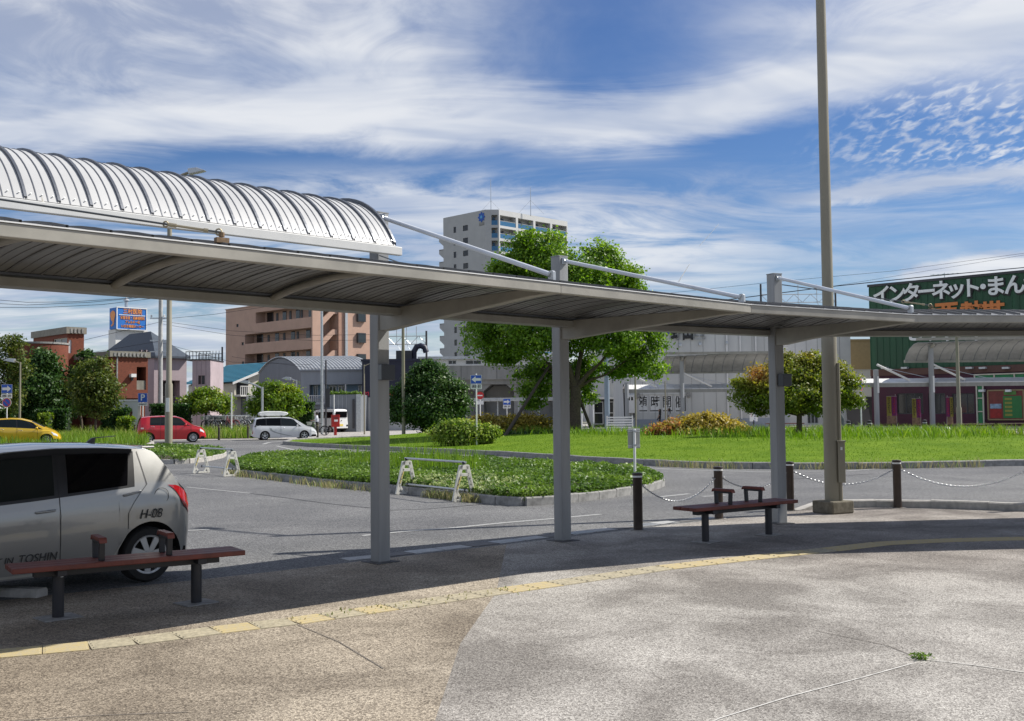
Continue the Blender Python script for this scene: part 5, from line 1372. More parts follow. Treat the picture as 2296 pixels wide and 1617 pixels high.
for k, z in enumerate([ZAT(701, y, dep) for y in (853, 805, 757, 710)]):
    u0, u1 = stair[0], stair[1]
    b = MB(); b.extr([fr.P(u0, z - 1.1, 0), fr.P(u0 + .2, z - 1.1, 0), fr.P(u1 - .6, z + .55, 0), fr.P(u1, z + .55, 0), fr.P(u1, z + 1.25, 0), fr.P(u1 - .75, z + 1.25, 0), fr.P(u0, z - .25, 0)], fr.N * -.25); b.build('stair_flight', M_salmon, t)
for w in wins:
    bw = fr.part('bay_window', M_frd, t, (w[0], w[1], w[2], w[3], 0, .35)); fr.part('pane', M_wg, bw, (w[0] + .12, w[1] - .12, w[2] + .12, w[3] - .12, .35, .37))
u, z = fr.uz(774, 780); fr.part('pipe', M_galv, t, (u - .15, u + .25, 1, zt - .3, 0, .3)); u, z = fr.uz(764, 780); fr.part('pilaster', M_salmon2, t, (u - .5, u, 0, zt, 0, .25))
fl.part('parapet_cap', M_salmon, t, (-.1, fl.W + .1, zt, zt + .12, -.3, .1))

# ---- house with a teal tiled roof
t = BLD('teal_roof_house', 'cream house under a teal tiled gable roof')
dep = 104; C = DP(540, 900, dep); C.z = EYE; fr = facebetween(517, 660, C, UR_, 0, 6)
ua = fr.uz(517, 857); ub = fr.uz(622, 812); uc_ = fr.uz(665, 850); zE, zR = ua[1], ub[1]
gab = [fr.P(ua[0] + .4, 0), fr.P(uc_[0] - .4, 0), fr.P(uc_[0] - .4, zE - .1), fr.P(ub[0], zR - .25), fr.P(ua[0] + .4, zE - .1)]
ln = 9.0; MB().extr(gab, fr.N * -ln).build('wall', M_cream, t)
nC = 14
for k in range(nC):
    a, b_ = k / nC, (k + 1) / nC; u0 = ua[0] + (ub[0] - ua[0]) * a; u1 = ua[0] + (ub[0] - ua[0]) * b_ + .05; z0_ = zE + (zR - zE) * a; z1_ = zE + (zR - zE) * b_
    b = MB(); b.extr([fr.P(u0, z0_ + .10, .45), fr.P(u1, z1_ + .06, .45), fr.P(u1, z1_ - .04, .45), fr.P(u0, z0_, .45)], fr.N * -(ln + .9)); b.build('tile_course', M_teal, t)
MB().extr([fr.P(ub[0], zR + .05, .45), fr.P(uc_[0] + .3, zE - .05, .45), fr.P(uc_[0] + .3, zE - .2, .45), fr.P(ub[0], zR - .1, .45)], fr.N * -(ln + .9)).build('rear_slope', M_teal, t)
MB().extr([fr.P(ua[0] - .05, zE - .02, .5), fr.P(ub[0], zR - .04, .5), fr.P(ub[0], zR - .3, .5), fr.P(ua[0] - .05, zE - .24, .5)], fr.N * -.08).build('bargeboard', M_whitew, t)
w = fr.rect(585, 604, 846, 868); fr.part('shutter_box', M_cream, t, (w[0], w[1], w[2], w[3], 0, .5))
bal = fr.rect(527, 566, 866, 886); fr.part('balcony_floor', M_whitew, t, (bal[0], bal[1], bal[2] - .15, bal[2], 0, 1.0))
fr.part('balcony_rail', M_whitew, t, (bal[0], bal[1], bal[3] - .08, bal[3], .92, 1.0), *[(bal[0] + k * .2, bal[0] + k * .2 + .06, bal[2], bal[3] - .08, .94, .98) for k in range(int((bal[1] - bal[0]) / .2))])
dr = fr.rect(530, 556, 850, 885); fr.part('balcony_door', M_wgd, t, (dr[0], dr[1], dr[2], dr[3], 0, .04))
low = fr.rect(540, 600, 886, 955); fr.part('ground_floor', M_gclad2, t, (low[0], low[1] + 1, 0, low[3], 0, 1.0)); fr.part('window', M_wgd, t, (low[0] + 1.2, low[0] + 2, 1.0, 2.2, 1.0, 1.05))

# ---- barrel-roofed building
t = BLD('barrel_roof_building', 'grey clad building with a pale barrel roof and balconies')
dep = 96; A = DP(675, 900, dep); A.z = 0; f = Face(A, UF, 170 * dep / 2400, 0, ZAT(760, 831, dep)); ze = f.z1
ob = f.rect(694, 842, 862, 893) + (1.1, 1); og = f.rect(694, 730, 917, 931)
f.wall(t, M_gcorr, [ob, og]); f.part('undercroft', M_frd, t, (og[0], og[1], og[2], og[3], -.14, -.1))
f.part('balcony_wall', M_lblue, t, (ob[0], ob[1], ob[2], ob[3], -1.09, -1.0))
for a, b_ in ((698, 709), (733, 751), (754, 771), (800, 815)):
    w = f.rect(a, b_, 864, 893); f.window(t, (w[0], w[1], ob[2] + .05, w[3]), M_fr, M_wg, 1, .98, .08)
rb = f.rect(694, 842, 886, 904); f.part('railing', M_whitew, t, (rb[0], rb[1], rb[3] - .07, rb[3], .1, .18), (rb[0], rb[1], rb[2], rb[2] + .07, .1, .18), *[(rb[0] + k * .17, rb[0] + k * .17 + .05, rb[2], rb[3], .12, .16) for k in range(int((rb[1] - rb[0]) / .17))])
f.part('balcony_slab', M_gcorr, t, (rb[0], rb[1], rb[2] - .15, rb[2], 0, .2))
for px_ in (727, 775, 822):
    u, _ = f.uz(px_, 870); f.part('balcony_post', M_whitew, t, (u - .05, u + .05, ob[2], ob[3], -.1, 0))
back = Vector((-.62, .78, 0)); Wd = 8.6
prof = [(k / 20, math.sin(math.pi * k / 20)) for k in range(21)]
rise = 1.35
gp_ = [Vector(f.P(0, ze + rise * s_ ** .85)) + back * Wd * a for a, s_ in prof]
MB().add([(A.x, A.y, 0)] + [tuple(p) for p in gp_] + [tuple(A + back * Wd)], [tuple(range(len(gp_) + 2))[::-1]]).build('gable_wall', M_gclad2, t)  # end wall in a darker cladding copy, its shade put into the colour
ns = 22
for k in range(ns):
    u0, u1 = f.W * k / ns, f.W * (k + 1) / ns; b = MB()
    P0_ = [p + UF * (u0 - .1) + Vector((0, 0, .08)) for p in gp_]; P1_ = [p + UF * (u1 - .1) + Vector((0, 0, .08)) for p in gp_]
    b.grid([P0_, P1_]); b.grid([[p - Vector((0, 0, .1)) for p in P1_], [p - Vector((0, 0, .1)) for p in P0_]])
    b.build('roof_sheet', M_zinc, t, smooth=40); r = MB(); r.tube([p + Vector((0, 0, .02)) for p in P0_], .05, 5); r.build('standing_seam', M_zinc, t)
hull(t, [f.P(.0, 0, -1.2), f.P(f.W, 0, -1.2), tuple(Vector(f.P(f.W, 0)) + back * Wd), tuple(A + back * Wd + UF * .05)], 0, ze - .02, M_gclad2, 'core')
f.part('eave', M_gcorr, t, (-.1, f.W, ze, ze + .12, -.2, .15))

# ---- plain grey shed wall and the navy restaurant
t = BLD('grey_shed', 'plain grey metal-clad shed with a planted roof edge')
f = Face(DP(731, 900, 88.5), UF, 78 * 88.5 / 2400, 0, ZAT(770, 885, 88.5)); f.wall(t, M_gclad2)
hull(t, [f.P(0, 0, -.02), f.P(f.W, 0, -.02), f.P(f.W, 0, -6), f.P(0, 0, -6)], 0, f.z1 - .01, M_gclad2, 'core')
u = f.uz(799, 900)[0]; f.part('corner_trim', M_galv, t, (u, f.W, 0, f.z1 + .02, 0, .08)); u = f.uz(793, 900)[0]; f.part('downpipe', M_frd, t, (u - .08, u + .08, .3, f.z1 - .4, 0, .15))  # pale corner strip paints the sunlit return wall of the shed
f.part('cladding_rib', M_gcorr, t, *[(k * .33, k * .33 + .05, .1, f.z1 - .05, 0, .02) for k in range(int(f.W / .33) - 2)])
P = np.stack([rng.uniform(0, f.W, 2500), np.zeros(2500), f.z1 - .1 + np.abs(rng.normal(0, .14, 2500))], 1); Q = np.array([f.P(p[0], p[2], -.2 - rng.uniform(0, .6)) for p in P])
quads('climber', Q, .16, LF_ivy, t, tint=rng.uniform(.2, .75, 2500), kind='stuff')
t = BLD('navy_restaurant', 'navy blue restaurant with red script sign over a pale base')
f = Face(DP(812, 900, 93), UF, 152 * 93 / 2400, 0, ZAT(880, 810, 93)); zm = ZAT(880, 893, 93); f2 = Face(f.O, UF, f.W, 0, zm); f.z0 = zm
f2.wall(t, M_panel, name='base_wall'); f.wall(t, M_navy, name='upper_wall'); hull(t, [f.P(0, 0, -.03), f.P(f.W, 0, -.03), f.P(f.W, 0, -7), f.P(0, 0, -7)], 0, f.z1, M_navy, 'core')
f.part('sign_band_edge', M_fr, t, (0, f.W, zm, zm + .08, 0, .12)); f.part('parapet', M_navy, t, (-.1, f.W + .1, f.z1, f.z1 + .2, -7, .08))
M_redl = mat('red_sign_letter', (.55, .03, .06), .5, var=.05)
for s_, px_ in (('m', 820), ('m', 880), ('ini', 957)):
    u, z = f.uz(px_, 882); text(s_, .75, M_redl, t, f.P(u, z, .06), (R(90), 0, 0), .02, bold=.02, shear=.2)
b = MB(); u, z = f.uz(924, 812); c = Vector(f.P(u, f.z1, -2)); b.tube([c + Vector((0, 0, 0)), c + Vector((0, 0, .9)), c + Vector((.25, 0, 1.35)), c + Vector((.6, 0, 1.45)), c + Vector((.95, 0, 1.3)), c + Vector((1.1, 0, .85))], .26, 10); b.build('exhaust_duct', M_navy, t, smooth=50)
u, z = f.uz(905, 812); f.part('roof_unit', M_frd, t, (u - .8, u + .6, f.z1 + .2, f.z1 + 1.0, -3, -1.5))

# ---- tall apartment tower
t = BLD('apartment_tower', 'tall grey apartment tower with blue glass balconies', 'tower')
dep = 240; zt = ZAT(1092, 470, dep); C = DP(1092, 900, dep); C.z = EYE; fl = facebetween(997, 1092, C, UL, 0, zt)
fc = Face(fl.P(fl.W, 0), Vector((1, 0.05, 0)), 31 * dep / 2400, 0, zt); fr = facebetween(1123, 1278, Vector(fc.P(fc.W, EYE)), UR_, 0, zt)
FH = 2.92; ops = []; nf = 15
for k in range(nf):
    z = zt - 1.9 - k * FH
    for px_, w_ in ((1023, .9), (1047, 1.7)):
        u = fl.uz(px_, 600)[0]; ops.append((u - w_ / 2, u + w_ / 2, z - 2.1, z - .8 if w_ > 1 else z - .7))
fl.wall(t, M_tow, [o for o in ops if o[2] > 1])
for o in ops:
    if o[2] > 1: fl.window(t, o, M_frd, M_wgd, 1 if o[1] - o[0] > 1.2 else 0, fw=.1)
fc.wall(t, M_tow, [(fc.W * .45, fc.W - .3, zt - 1.2 - k * FH - 2.3, zt - 1.2 - k * FH, 1.6, 1) for k in range(nf - 1)]); rops = []
nb = 4
for k in range(nf - 1):
    for j in range(nb):
        u0 = fr.W * j / nb + .35; u1 = fr.W * (j + 1) / nb - .35; z1_ = zt - 1.2 - k * FH; rops.append((u0, u1, z1_ - 2.35, z1_, 1.8, 1))
fr.wall(t, M_tow_lit, rops)
for o in rops:
    g = fr.part('balcony_glass', M_bglass, t, (o[0], o[1], o[2], o[2] + 1.05, -.15, -.08)); fr.part('handrail', M_tow_lit, g, (o[0], o[1], o[2] + 1.05, o[2] + 1.12, -.18, -.05))
    fr.part('balcony_door', M_wgd, t, (o[0] + .6, o[0] + (o[1] - o[0]) * .55, o[2] + .1, o[3] - .3, -1.79, -1.7))
for k in range(nf - 1):
    z1_ = zt - 1.2 - k * FH; fc.part('balcony_glass', M_bglass, t, (fc.W * .45, fc.W - .3, z1_ - 2.3, z1_ - 1.25, -.1, -.03)); fc.part('balcony_door', M_bglass, t, (fc.W * .55, fc.W - .6, z1_ - 1.2, z1_ - .3, -1.59, -1.5))
for k in range(nf - 1):
    z1_ = zt - 5.6 - k * FH; b = MB(); b.extr([fl.P(-.0, z1_ - 1.2, -.3), fl.P(-1.9, z1_ + .2, -.3), fl.P(-1.9, z1_ + 1.2, -.3), fl.P(0, z1_ + 1.2 - .2, -.3)], fl.N * -.2); b.extr([fl.P(0, z1_ + .95, -.3), fl.P(-1.9, z1_ + .95, -.3), fl.P(-1.9, z1_ + 1.25, -.3), fl.P(0, z1_ + 1.25, -.3)], fl.N * -3.5); b.build('stair_landing', M_tow, t)
A, B, D_ = Vector(fl.P(0, 0)), Vector(fl.P(fl.W, 0)), Vector(fr.P(fr.W, 0)); E = A + (D_ - Vector(fc.P(fc.W, 0)))
b1 = (A - B).normalized(); b2 = UR_
hull(t, [A + b2 * .3, B + (b1 + b2) * 1.9, Vector(fr.P(0, 0, -2)) + b2 * .4, D_ - fr.N * 2 , E], 0, zt - .05, M_tow, 'core')
b = MB(); b.add([(p.x, p.y, zt) for p in (A, B, Vector(fc.P(fc.W, 0)), D_, E)], [(0, 1, 2, 3, 4)]); b.add([(D_.x, D_.y, 0), (D_.x, D_.y, zt), (E.x, E.y, zt), (E.x, E.y, 0)], [(0, 3, 2, 1)]); b.add([(A.x, A.y, 0), (A.x, A.y, zt), (E.x, E.y, zt), (E.x, E.y, 0)], [(0, 1, 2, 3)]); b.build('flat_roof', M_tow, t)
u, z = fl.uz(1084, 487); c = Vector(fl.P(u, z, .02)); e = [fl.U * math.cos(a) * 1.0 * (1 + .18 * math.cos(8 * a)) + Vector((0, 0, math.sin(a) * 1.0 * (1 + .18 * math.cos(8 * a)))) for a in np.linspace(0, 2 * math.pi, 48, endpoint=False)]
lg = MB().extr([tuple(c + q) for q in e], fl.N * .1).build('emblem', mat('emblem_blue', (.02, .10, .42), .5, var=.05), t); MB().extr([tuple(c + fl.N * .1 + q * .35) for q in e], fl.N * .04).build('emblem_core', mat('emblem_light', (.1, .4, .7), .5, var=.05), lg); fl.part('name_plate', M_concd, t, (u - .8, u + .8, z - 1.9, z - 1.2, 0, .08))
for px_, y1 in ((1101, 402), (1190, 420)):
    q = DP(px_, 480, dep + 6); b = MB(); b.cyl((q.x, q.y, zt - .5), (q.x, q.y, ZAT(px_, y1, dep + 6)), .10, .05, n=6)
    for dx in (-1, 1): b.cyl((q.x, q.y, zt + 3.2), (q.x + dx * 3, q.y, zt), .03, n=4)
    b.build('mast', M_galv, t)

# ---- railway viaduct and the station behind it
t = BLD('railway_viaduct', 'weathered concrete railway viaduct with haunched columns', 'viaduct')
f = Face(DP(935, 900, 126), Vector((1, -.02, 0)), 520 * 126 / 2400, 0, 8); zt = ZAT(1080, 820, 126); zp = ZAT(1080, 851, 126); zb = ZAT(1080, 862, 126)
f.part('parapet', M_vconc, t, (0, f.W, zp, zt, -.3, 0)); f.part('rear_parapet', M_vconc, t, (0, f.W, zp, zt, -9, -8.7)); f.part('deck', M_vconc, t, (0, f.W, zb, zp, -9, -.4)); f.part('coping', M_panel, t, (0, f.W, zt, zt + .12, -.36, .06))
f.part('parapet_joint', M_frd, t, *[(k * 4.2 + 1, k * 4.2 + 1.05, zp + .05, zt, -.02, .012) for k in range(6)])
for px_ in (985, 1073, 1163, 1255, 1345):
    u = f.uz(px_, 880)[0]
    for n_ in (-1.6, -7.5): f.part('column', M_vconc, t, (u - .55, u + .55, 0, zb, n_ - .5, n_ + .5))
    b = MB(); b.extr([f.P(u - 1.5, zb, -.6), f.P(u - .55, zb - .8, -.6), f.P(u + .55, zb - .8, -.6), f.P(u + 1.5, zb, -.6)], f.N * -7.6); b.build('haunch', M_vconc, t)
u = f.uz(1066, 880)[0]; f.part('drain_pipe', M_frd, t, (u - .08, u + .08, .5, zb, .0, .2))
t = BLD('station_building', 'white platform building above the viaduct'); q = Face(DP(945, 900, 134), UF, 330 * 134 / 2400, 0, ZAT(1000, 798, 134)); zk = ZAT(1000, 806, 134)
ow = [q.rect(a, b_, 808, 817) for a, b_ in ((966, 977), (1006, 1024), (1045, 1080), (1120, 1150))]; q.z1 = zk; q.wall(t, M_whitew, ow)
for o in ow: q.window(t, o, M_fr, M_wgd, 1)
q.part('roof', M_zinc, t, (-.4, q.W * .42, zk, zk + .35, -8, .6)); q.part('roof', M_whitew, t, (q.W * .42 + .1, q.W, zk + .1, zk + .6, -8, .9)); hull(t, [q.P(0, 0, -.3), q.P(q.W, 0, -.3), q.P(q.W, 0, -7), q.P(0, 0, -7)], 0, zk - .02, M_whitew, 'core')
# things glimpsed below the viaduct
t = BLD('underpass_wall', 'white low building seen through the viaduct arches'); q = Face(DP(1040, 900, 150), UF, 330 * 150 / 2400, 0, ZAT(1100, 868, 150)); ow = [q.rect(a, b_, 880, 890) for a, b_ in ((1095, 1115), (1122, 1135))]
q.wall(t, M_whitew, ow); [q.window(t, o, M_fr, M_wgd, 1) for o in ow]; hull(t, [q.P(0, 0, -.3), q.P(q.W, 0, -.3), q.P(q.W, 0, -5), q.P(0, 0, -5)], 0, q.z1 - .02, M_whitew, 'core')
t = BLD('flat_walkway_roof', 'long flat white walkway roof running below the viaduct', 'canopy'); q = Face(DP(1010, 900, 104), UF, 390 * 104 / 2400, 0, 5); a, b_ = ZAT(1120, 899, 104), ZAT(1120, 892, 104)
q.part('roof_slab', M_zinc, t, (0, q.W, a, b_, -3, 0))
for k in range(9): q.part('post', M_galv, t, (.4 + k * 2.05, .52 + k * 2.05, 0, a, -1.6, -1.48))

# ---- cram school and its neighbours
t = BLD('cram_school', 'grey panelled two-storey building with four poster windows')
dep = 84; f = Face(DP(1400, 900, dep), UF, 357 * dep / 2400, 0, ZAT(1580, 712, dep)); f.W = 357 * dep / 2400
wb = [f.rect(a, b_, 885, 925) for a, b_ in ((1431, 1454), (1455, 1482), (1484, 1511), (1513, 1541))]; uw = f.rect(1452, 1484, 838, 852); up_ = f.rect(1440, 1480, 840, 855)
f.wall(t, M_panel, wb + [uw])
for i, o in enumerate(wb): f.window(t, o, M_whitew, M_wg, 1 if i > 1 else 0, fw=.09)
f.window(t, uw, M_whitew, M_wgd, 1)
M_paper = mat('poster_paper', (.80, .80, .78), .7, var=.03)
for ch, px_ in zip('随時開催', (1441, 1470, 1496, 1524)):
    u, z = f.uz(px_, 903); w_, h_ = .40, .62
    p = f.part('poster', M_paper, t, (u - w_, u + w_, z - h_ * .95, z + h_ * .95, -.1, -.085)); text(ch, .98, M_ink, p, f.P(u, z, -.08), (R(90), 0, 0), .003, bold=.012, sx=.78)
f.part('plinth', mat('plinth_blue_grey', (.30, .33, .38), .7, var=.1), t, (0, f.W, 0, ZAT(1480, 940, dep), 0, .05))
for px_ in (1632, 1662, 1697): u = f.uz(px_, 900)[0]; f.part('rain_pipe', M_whitew, t, (u - .06, u + .06, .8, f.z1, 0, .12))
for k in range(13): u = f.W * (k + .5) / 13; f.part('panel_joint', M_concd, t, (u - .012, u + .012, .8, f.z1, -.01, .012))
for px_, py_ in ((1430, 887), (1544, 885)): u, z = f.uz(px_, py_); f.part('wall_light', M_concd, t, (u - .15, u + .15, z - .22, z + .22, 0, .2), bevel=.06)
for px_, py_ in ((1527, 774), (1572, 772), (1632, 769), (1575, 860)): u, z = f.uz(px_, py_); f.part('vent_hood', M_galv, t, (u - .12, u + .12, z - .12, z + .12, 0, .18), bevel=.05)
u, z = f.uz(1413, 905); mb_ = f.part('meter_box', M_whitew, t, (u - .32, u + .32, z - .75, z + .7, 0, .3), bevel=.03); f.part('meter_window', M_wgd, mb_, (u - .2, u - .05, z + .25, z + .5, .3, .31), (u + .05, u + .2, z + .25, z + .5, .3, .31))
b = MB(); b.tube([f.P(u + .3, z - .75, .12), f.P(u + .25, z - 1.1, .14), f.P(u - .1, z - 1.25, .14), f.P(u - .45, z - 1.0, .12), f.P(u - .5, z + 1.5, .1)], .06, 8); b.build('cable_conduit', M_frd, t, smooth=50)
for s_, px_, sz, m_, wd in (('IKU', 1495, .85, mat('logo_blue', (.03, .06, .35), .5, var=.05), 1.0), ('野田塾', 1545, 1.9, M_ink, 2.7)):
    u, z = f.uz(px_, 741); text(s_, sz, m_, t, f.P(u, z, .08), (R(90), 0, 0), .05, bold=.03, width=wd)
hull(t, [f.P(0, 0, -.2), f.P(f.W, 0, -.2), f.P(f.W, 0, -9), f.P(0, 0, -9)], 0, f.z1 - .01, M_panel, 'core')
t = BLD('station_arcade', 'grey station block with dark glazed shopfronts beneath'); q = Face(DP(1330, 900, 97), UF, 95 * 97 / 2400, 0, ZAT(1380, 760, 97)); zs = ZAT(1380, 893, 97)
ow = [q.rect(a, b_, 830, 862) for a, b_ in ((1378, 1392),)]; q2 = Face(q.O, UF, q.W, 0, zs); q.z0 = zs; q.wall(t, M_panel, [q.rect(1372, 1396, 818, 860)]); q.window(t, q.rect(1372, 1396, 818, 860), M_fr, M_gclad2, 1, cross=2)
for k in range(4): o = (q2.W * k / 4 + .05, q2.W * (k + 1) / 4 - .05, .3, zs - .3); q2.window(t, o, M_fr, M_wgd, 0, .05, .07, 1)
q2.part('shop_wall', M_frd, t, (0, q2.W, 0, zs, -.5, -.1)); q.part('awning', M_whitew, t, (-.2, q.W + .2, zs - .08, zs + .1, -.2, .9)); hull(t, [q.P(0, 0, -.55), q.P(q.W, 0, -.55), q.P(q.W, 0, -6), q.P(0, 0, -6)], 0, q.z1 - .02, M_panel, 'core')
t = BLD('tiled_shop', 'white tiled shop wall beside the cram school'); q = Face(DP(1680, 900, 88), UF, 90 * 88 / 2400, 0, ZAT(1700, 735, 88)); sh_ = q.rect(1703, 1757, 893, 985); q.wall(t, M_whitew, [(sh_[0], sh_[1], .1, sh_[3], .6, 1)])
nl = 34
q.part('tile_joint', M_concd, t, *[(0, q.W, 2.9 + k * .22, 2.915 + k * .22, 0, .008) for k in range(nl) if 2.9 + k * .22 < q.z1]); q.part('shop_glass', M_wgd, t, (sh_[0] + .1, sh_[1] - .1, .2, sh_[3] - .1, -.58, -.5))
sp_ = q.rect(1704, 1750, 912, 922); p = q.part('shop_sign', M_signw, t, (sp_[0], sp_[1], sp_[2], sp_[3], -.1, .05)); text('西尾駅前校', .3, MATS['logo_blue'], p, q.P((sp_[0] + sp_[1]) / 2, (sp_[2] + sp_[3]) / 2, .06), (R(90), 0, 0), .004, bold=.02, width=(sp_[1] - sp_[0]) * .6)
hull(t, [q.P(0, 0, -.62), q.P(q.W, 0, -.62), q.P(q.W, 0, -6), q.P(0, 0, -6)], 0, q.z1 - .02, M_whitew, 'core')
t = BLD('pale_corner_building', 'pale corner building rising behind the maple'); q = Face(DP(1760, 900, 96), UF, 150 * 96 / 2400, 0, ZAT(1850, 735, 96)); ow = [q.rect(a, b_, 905, 950) for a, b_ in ((1810, 1835), (1868, 1888))]; q.wall(t, M_whitew, ow); [q.window(t, o, M_fr, M_wg, 2) for o in ow]
q.part('panel_joint', M_concd, t, *[(q.W * (k + 1) / 6, q.W * (k + 1) / 6 + .03, .5, q.z1, -.01, .012) for k in range(5)]); q.part('ledge', M_concd, t, (0, q.W, 3.0, 3.2, 0, .3)); hull(t, [q.P(0, 0, -.2), q.P(q.W, 0, -.2), q.P(q.W, 0, -8), q.P(0, 0, -8)], 0, q.z1 - .02, M_whitew, 'core')
t = BLD('ochre_block', 'ochre upper block over a pale grey wall left of the green hall'); q = Face(DP(1905, 900, 104), UF, 62 * 104 / 2400, 0, ZAT(1930, 764, 104)); zm = ZAT(1930, 828, 104); q.part('upper_wall', M_beige, t, (0, q.W, zm, q.z1, -6, 0)); q.part('lower_wall', M_panel, t, (.05, q.W, 0, zm, -6, -.1)); q.part('dark_door', M_frd, t, (q.W * .6, q.W * .95, 0, 2.6, -.1, -.05)); q.part('roof_trim', M_beige, t, (-.1, q.W, q.z1, q.z1 + .15, -6, .1))

# ---- green internet cafe hall
t = BLD('green_hall', 'dark green metal-clad hall with white katakana lettering over a magenta shopfront')
C = DP(1955, 900, 90); C.z = EYE; zt = ZAT(1955, 644, 90); f = facebetween(1955, 2620, C, UL, 0, zt); zm = ZAT(1955, 829, 90)
f.z0 = zm; f.wall(t, M_green, name='upper_wall'); g = Face(f.O, UL, f.W, 0, zm - .02)
ow = [g.rect(a, b_, 882, 965) for a, b_ in ((2012, 2070), (2082, 2120), (2135, 2185))]; ow = [(o[0], o[1], 1.0, o[3]) for o in ow]
g.wall(t, M_mag, ow, name='shopfront'); [g.window(t, o, M_frd, M_wgd, 2, .14, .08) for o in ow]
g.part('lintel', mat('lintel_brown', (.12, .06, .045), .7, var=.15), t, (0, g.W, zm - .55, zm - .02, 0, .12))
f.part('cladding_rib', M_green, t, *[(k * .55, k * .55 + .06, zm + .05, zt - .1, 0, .035) for k in range(int(f.W / .55))]); f.part('roof_trim', M_frd, t, (-.1, f.W, zt, zt + .2, -.3, .1))
hull(t, [f.P(.0, 0, -.3), f.P(f.W, 0, -.3), f.P(f.W, 0, -16), f.P(0, 0, -16)], 0, zt - .02, M_green, 'core')
M_lett = mat('white_letter', (.80, .82, .80), .5, var=.04); rzg = math.atan2(UL.y, UL.x); M_orl = mat('orange_letter', (.62, .20, .05), .5, var=.05)
txt = 'インターネット・まんが喫茶'
cpx = [1985, 2024, 2067, 2112, 2158, 2204, 2248, 2298, 2340, 2400, 2462, 2530, 2600]
cpx = [1985, 2019, 2052, 2086, 2119, 2153, 2187, 2214, 2242, 2285, 2330, 2376, 2422]
for ch, px_ in zip(txt, cpx):
    k = (px_ - 1985) / 300; u, z = f.uz(px_, 664 - 23 * k); sz = 1.62; rt = (R(90), 0, rzg)
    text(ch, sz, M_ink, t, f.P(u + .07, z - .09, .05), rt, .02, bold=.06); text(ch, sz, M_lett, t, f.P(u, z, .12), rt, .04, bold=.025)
for ch, px_ in zip('亜熱帯', (2130, 2188, 2232)): u, z = f.uz(px_, 690); text(ch, 2.0, M_orl, t, f.P(u, z - .62, .12), (R(90), 0, rzg), .04, bold=.03)
for ch, px_ in zip('ビリヤード', (2058, 2094, 2130, 2166, 2202)): u, z = f.uz(px_, 752); text(ch, 1.5, M_lett, t, f.P(u, z + .1, .12), (R(90), 0, rzg), .04, bold=.03)
for px_ in (1990, 2035, 2110, 2180, 2210, 2262): u, z = g.uz(px_, 826); g.part('flood_lamp', M_fr, t, (u - .25, u + .25, z - .05, z + .1, .1, .5))
for px_ in (2205, 2265): u, z = g.uz(px_, 876); g.part('shop_lamp', M_signw, t, (u - .2, u + .2, z - .1, z + .08, 0, .4))
# green light frame and price board
M_gpan = mat('green_panel', (.02, .22, .07), .4, var=.15, vscale=2); w = g.rect(2191, 2208, 862, 953)
fo = g.part('light_column', M_cream, t, (w[0], w[0] + .09, w[2], w[3], .05, .2), (w[1] - .09, w[1], w[2], w[3], .05, .2), *[(w[0] + .09, w[1] - .09, w[2] + (w[3] - w[2]) * k - .04, w[2] + (w[3] - w[2]) * k + .04, .05, .19) for k in (.02, .33, .66, .98)])
g.part('light_panel', M_gpan, fo, (w[0] + .09, w[1] - .09, w[2], w[3], .04, .09))
w = g.rect(2190, 2420, 838, 850); w = g.rect(2188, 2400, 836, 849); fo = g.part('light_band', M_cream, t, (w[0], w[1], w[2], w[2] + .09, .1, .25), (w[0], w[1], w[3] - .09, w[3], .1, .25), *[(w[0] + k * 1.5, w[0] + k * 1.5 + .09, w[2] + .09, w[3] - .09, .1, .24) for k in range(int((w[1] - w[0]) / 1.5))]); g.part('band_panel', M_gpan, fo, (w[0], w[1], w[2] + .05, w[3] - .05, .09, .14))
w = g.rect(2217, 2297, 875, 941); pb = g.part('price_board', mat('board_rust', (.20, .04, .03), .5, var=.3, vscale=3), t, (w[0], w[1], w[2], w[3], .05, .13)); H_ = w[3] - w[2]; W_ = w[1] - w[0]
g.part('board_frame', M_beige, pb, (w[0] - .05, w[0] + .05, w[2], w[3], .05, .16), (w[1] - .05, w[1] + .05, w[2], w[3], .05, .16), (w[0], w[1], w[2] - .05, w[2] + .05, .05, .16), (w[0], w[1], w[3] - .05, w[3] + .05, .05, .16))
g.part('price_panel', mat('price_green', (.035, .20, .05), .5, var=.1), pb, (w[0] + W_ * .43, w[1] - W_ * .05, w[2] + H_ * .05, w[2] + H_ * .8, .13, .15)); g.part('title_panel', mat('title_green', (.10, .25, .05), .5, var=.1), pb, (w[0] + W_ * .46, w[0] + W_ * .8, w[2] + H_ * .84, w[2] + H_ * .96, .13, .15))
g.part('price_row', mat('row_yellow', (.30, .29, .05), .5, var=.1), pb, *[(w[0] + W_ * .48, w[0] + W_ * .68, w[2] + H_ * (.12 + k * .135), w[2] + H_ * (.20 + k * .135), .15, .16) for k in range(5)]); g.part('photo_panel', mat('photo_blue', (.25, .35, .45), .5, var=.4, vscale=4), pb, (w[0] + W_ * .06, w[0] + W_ * .38, w[2] + H_ * .38, w[2] + H_ * .54, .13, .15))
g.part('photo_panel', mat('photo_red', (.35, .02, .015), .5, var=.3, vscale=4), pb, (w[0] + W_ * .06, w[0] + W_ * .38, w[2] + H_ * .06, w[2] + H_ * .36, .13, .15))
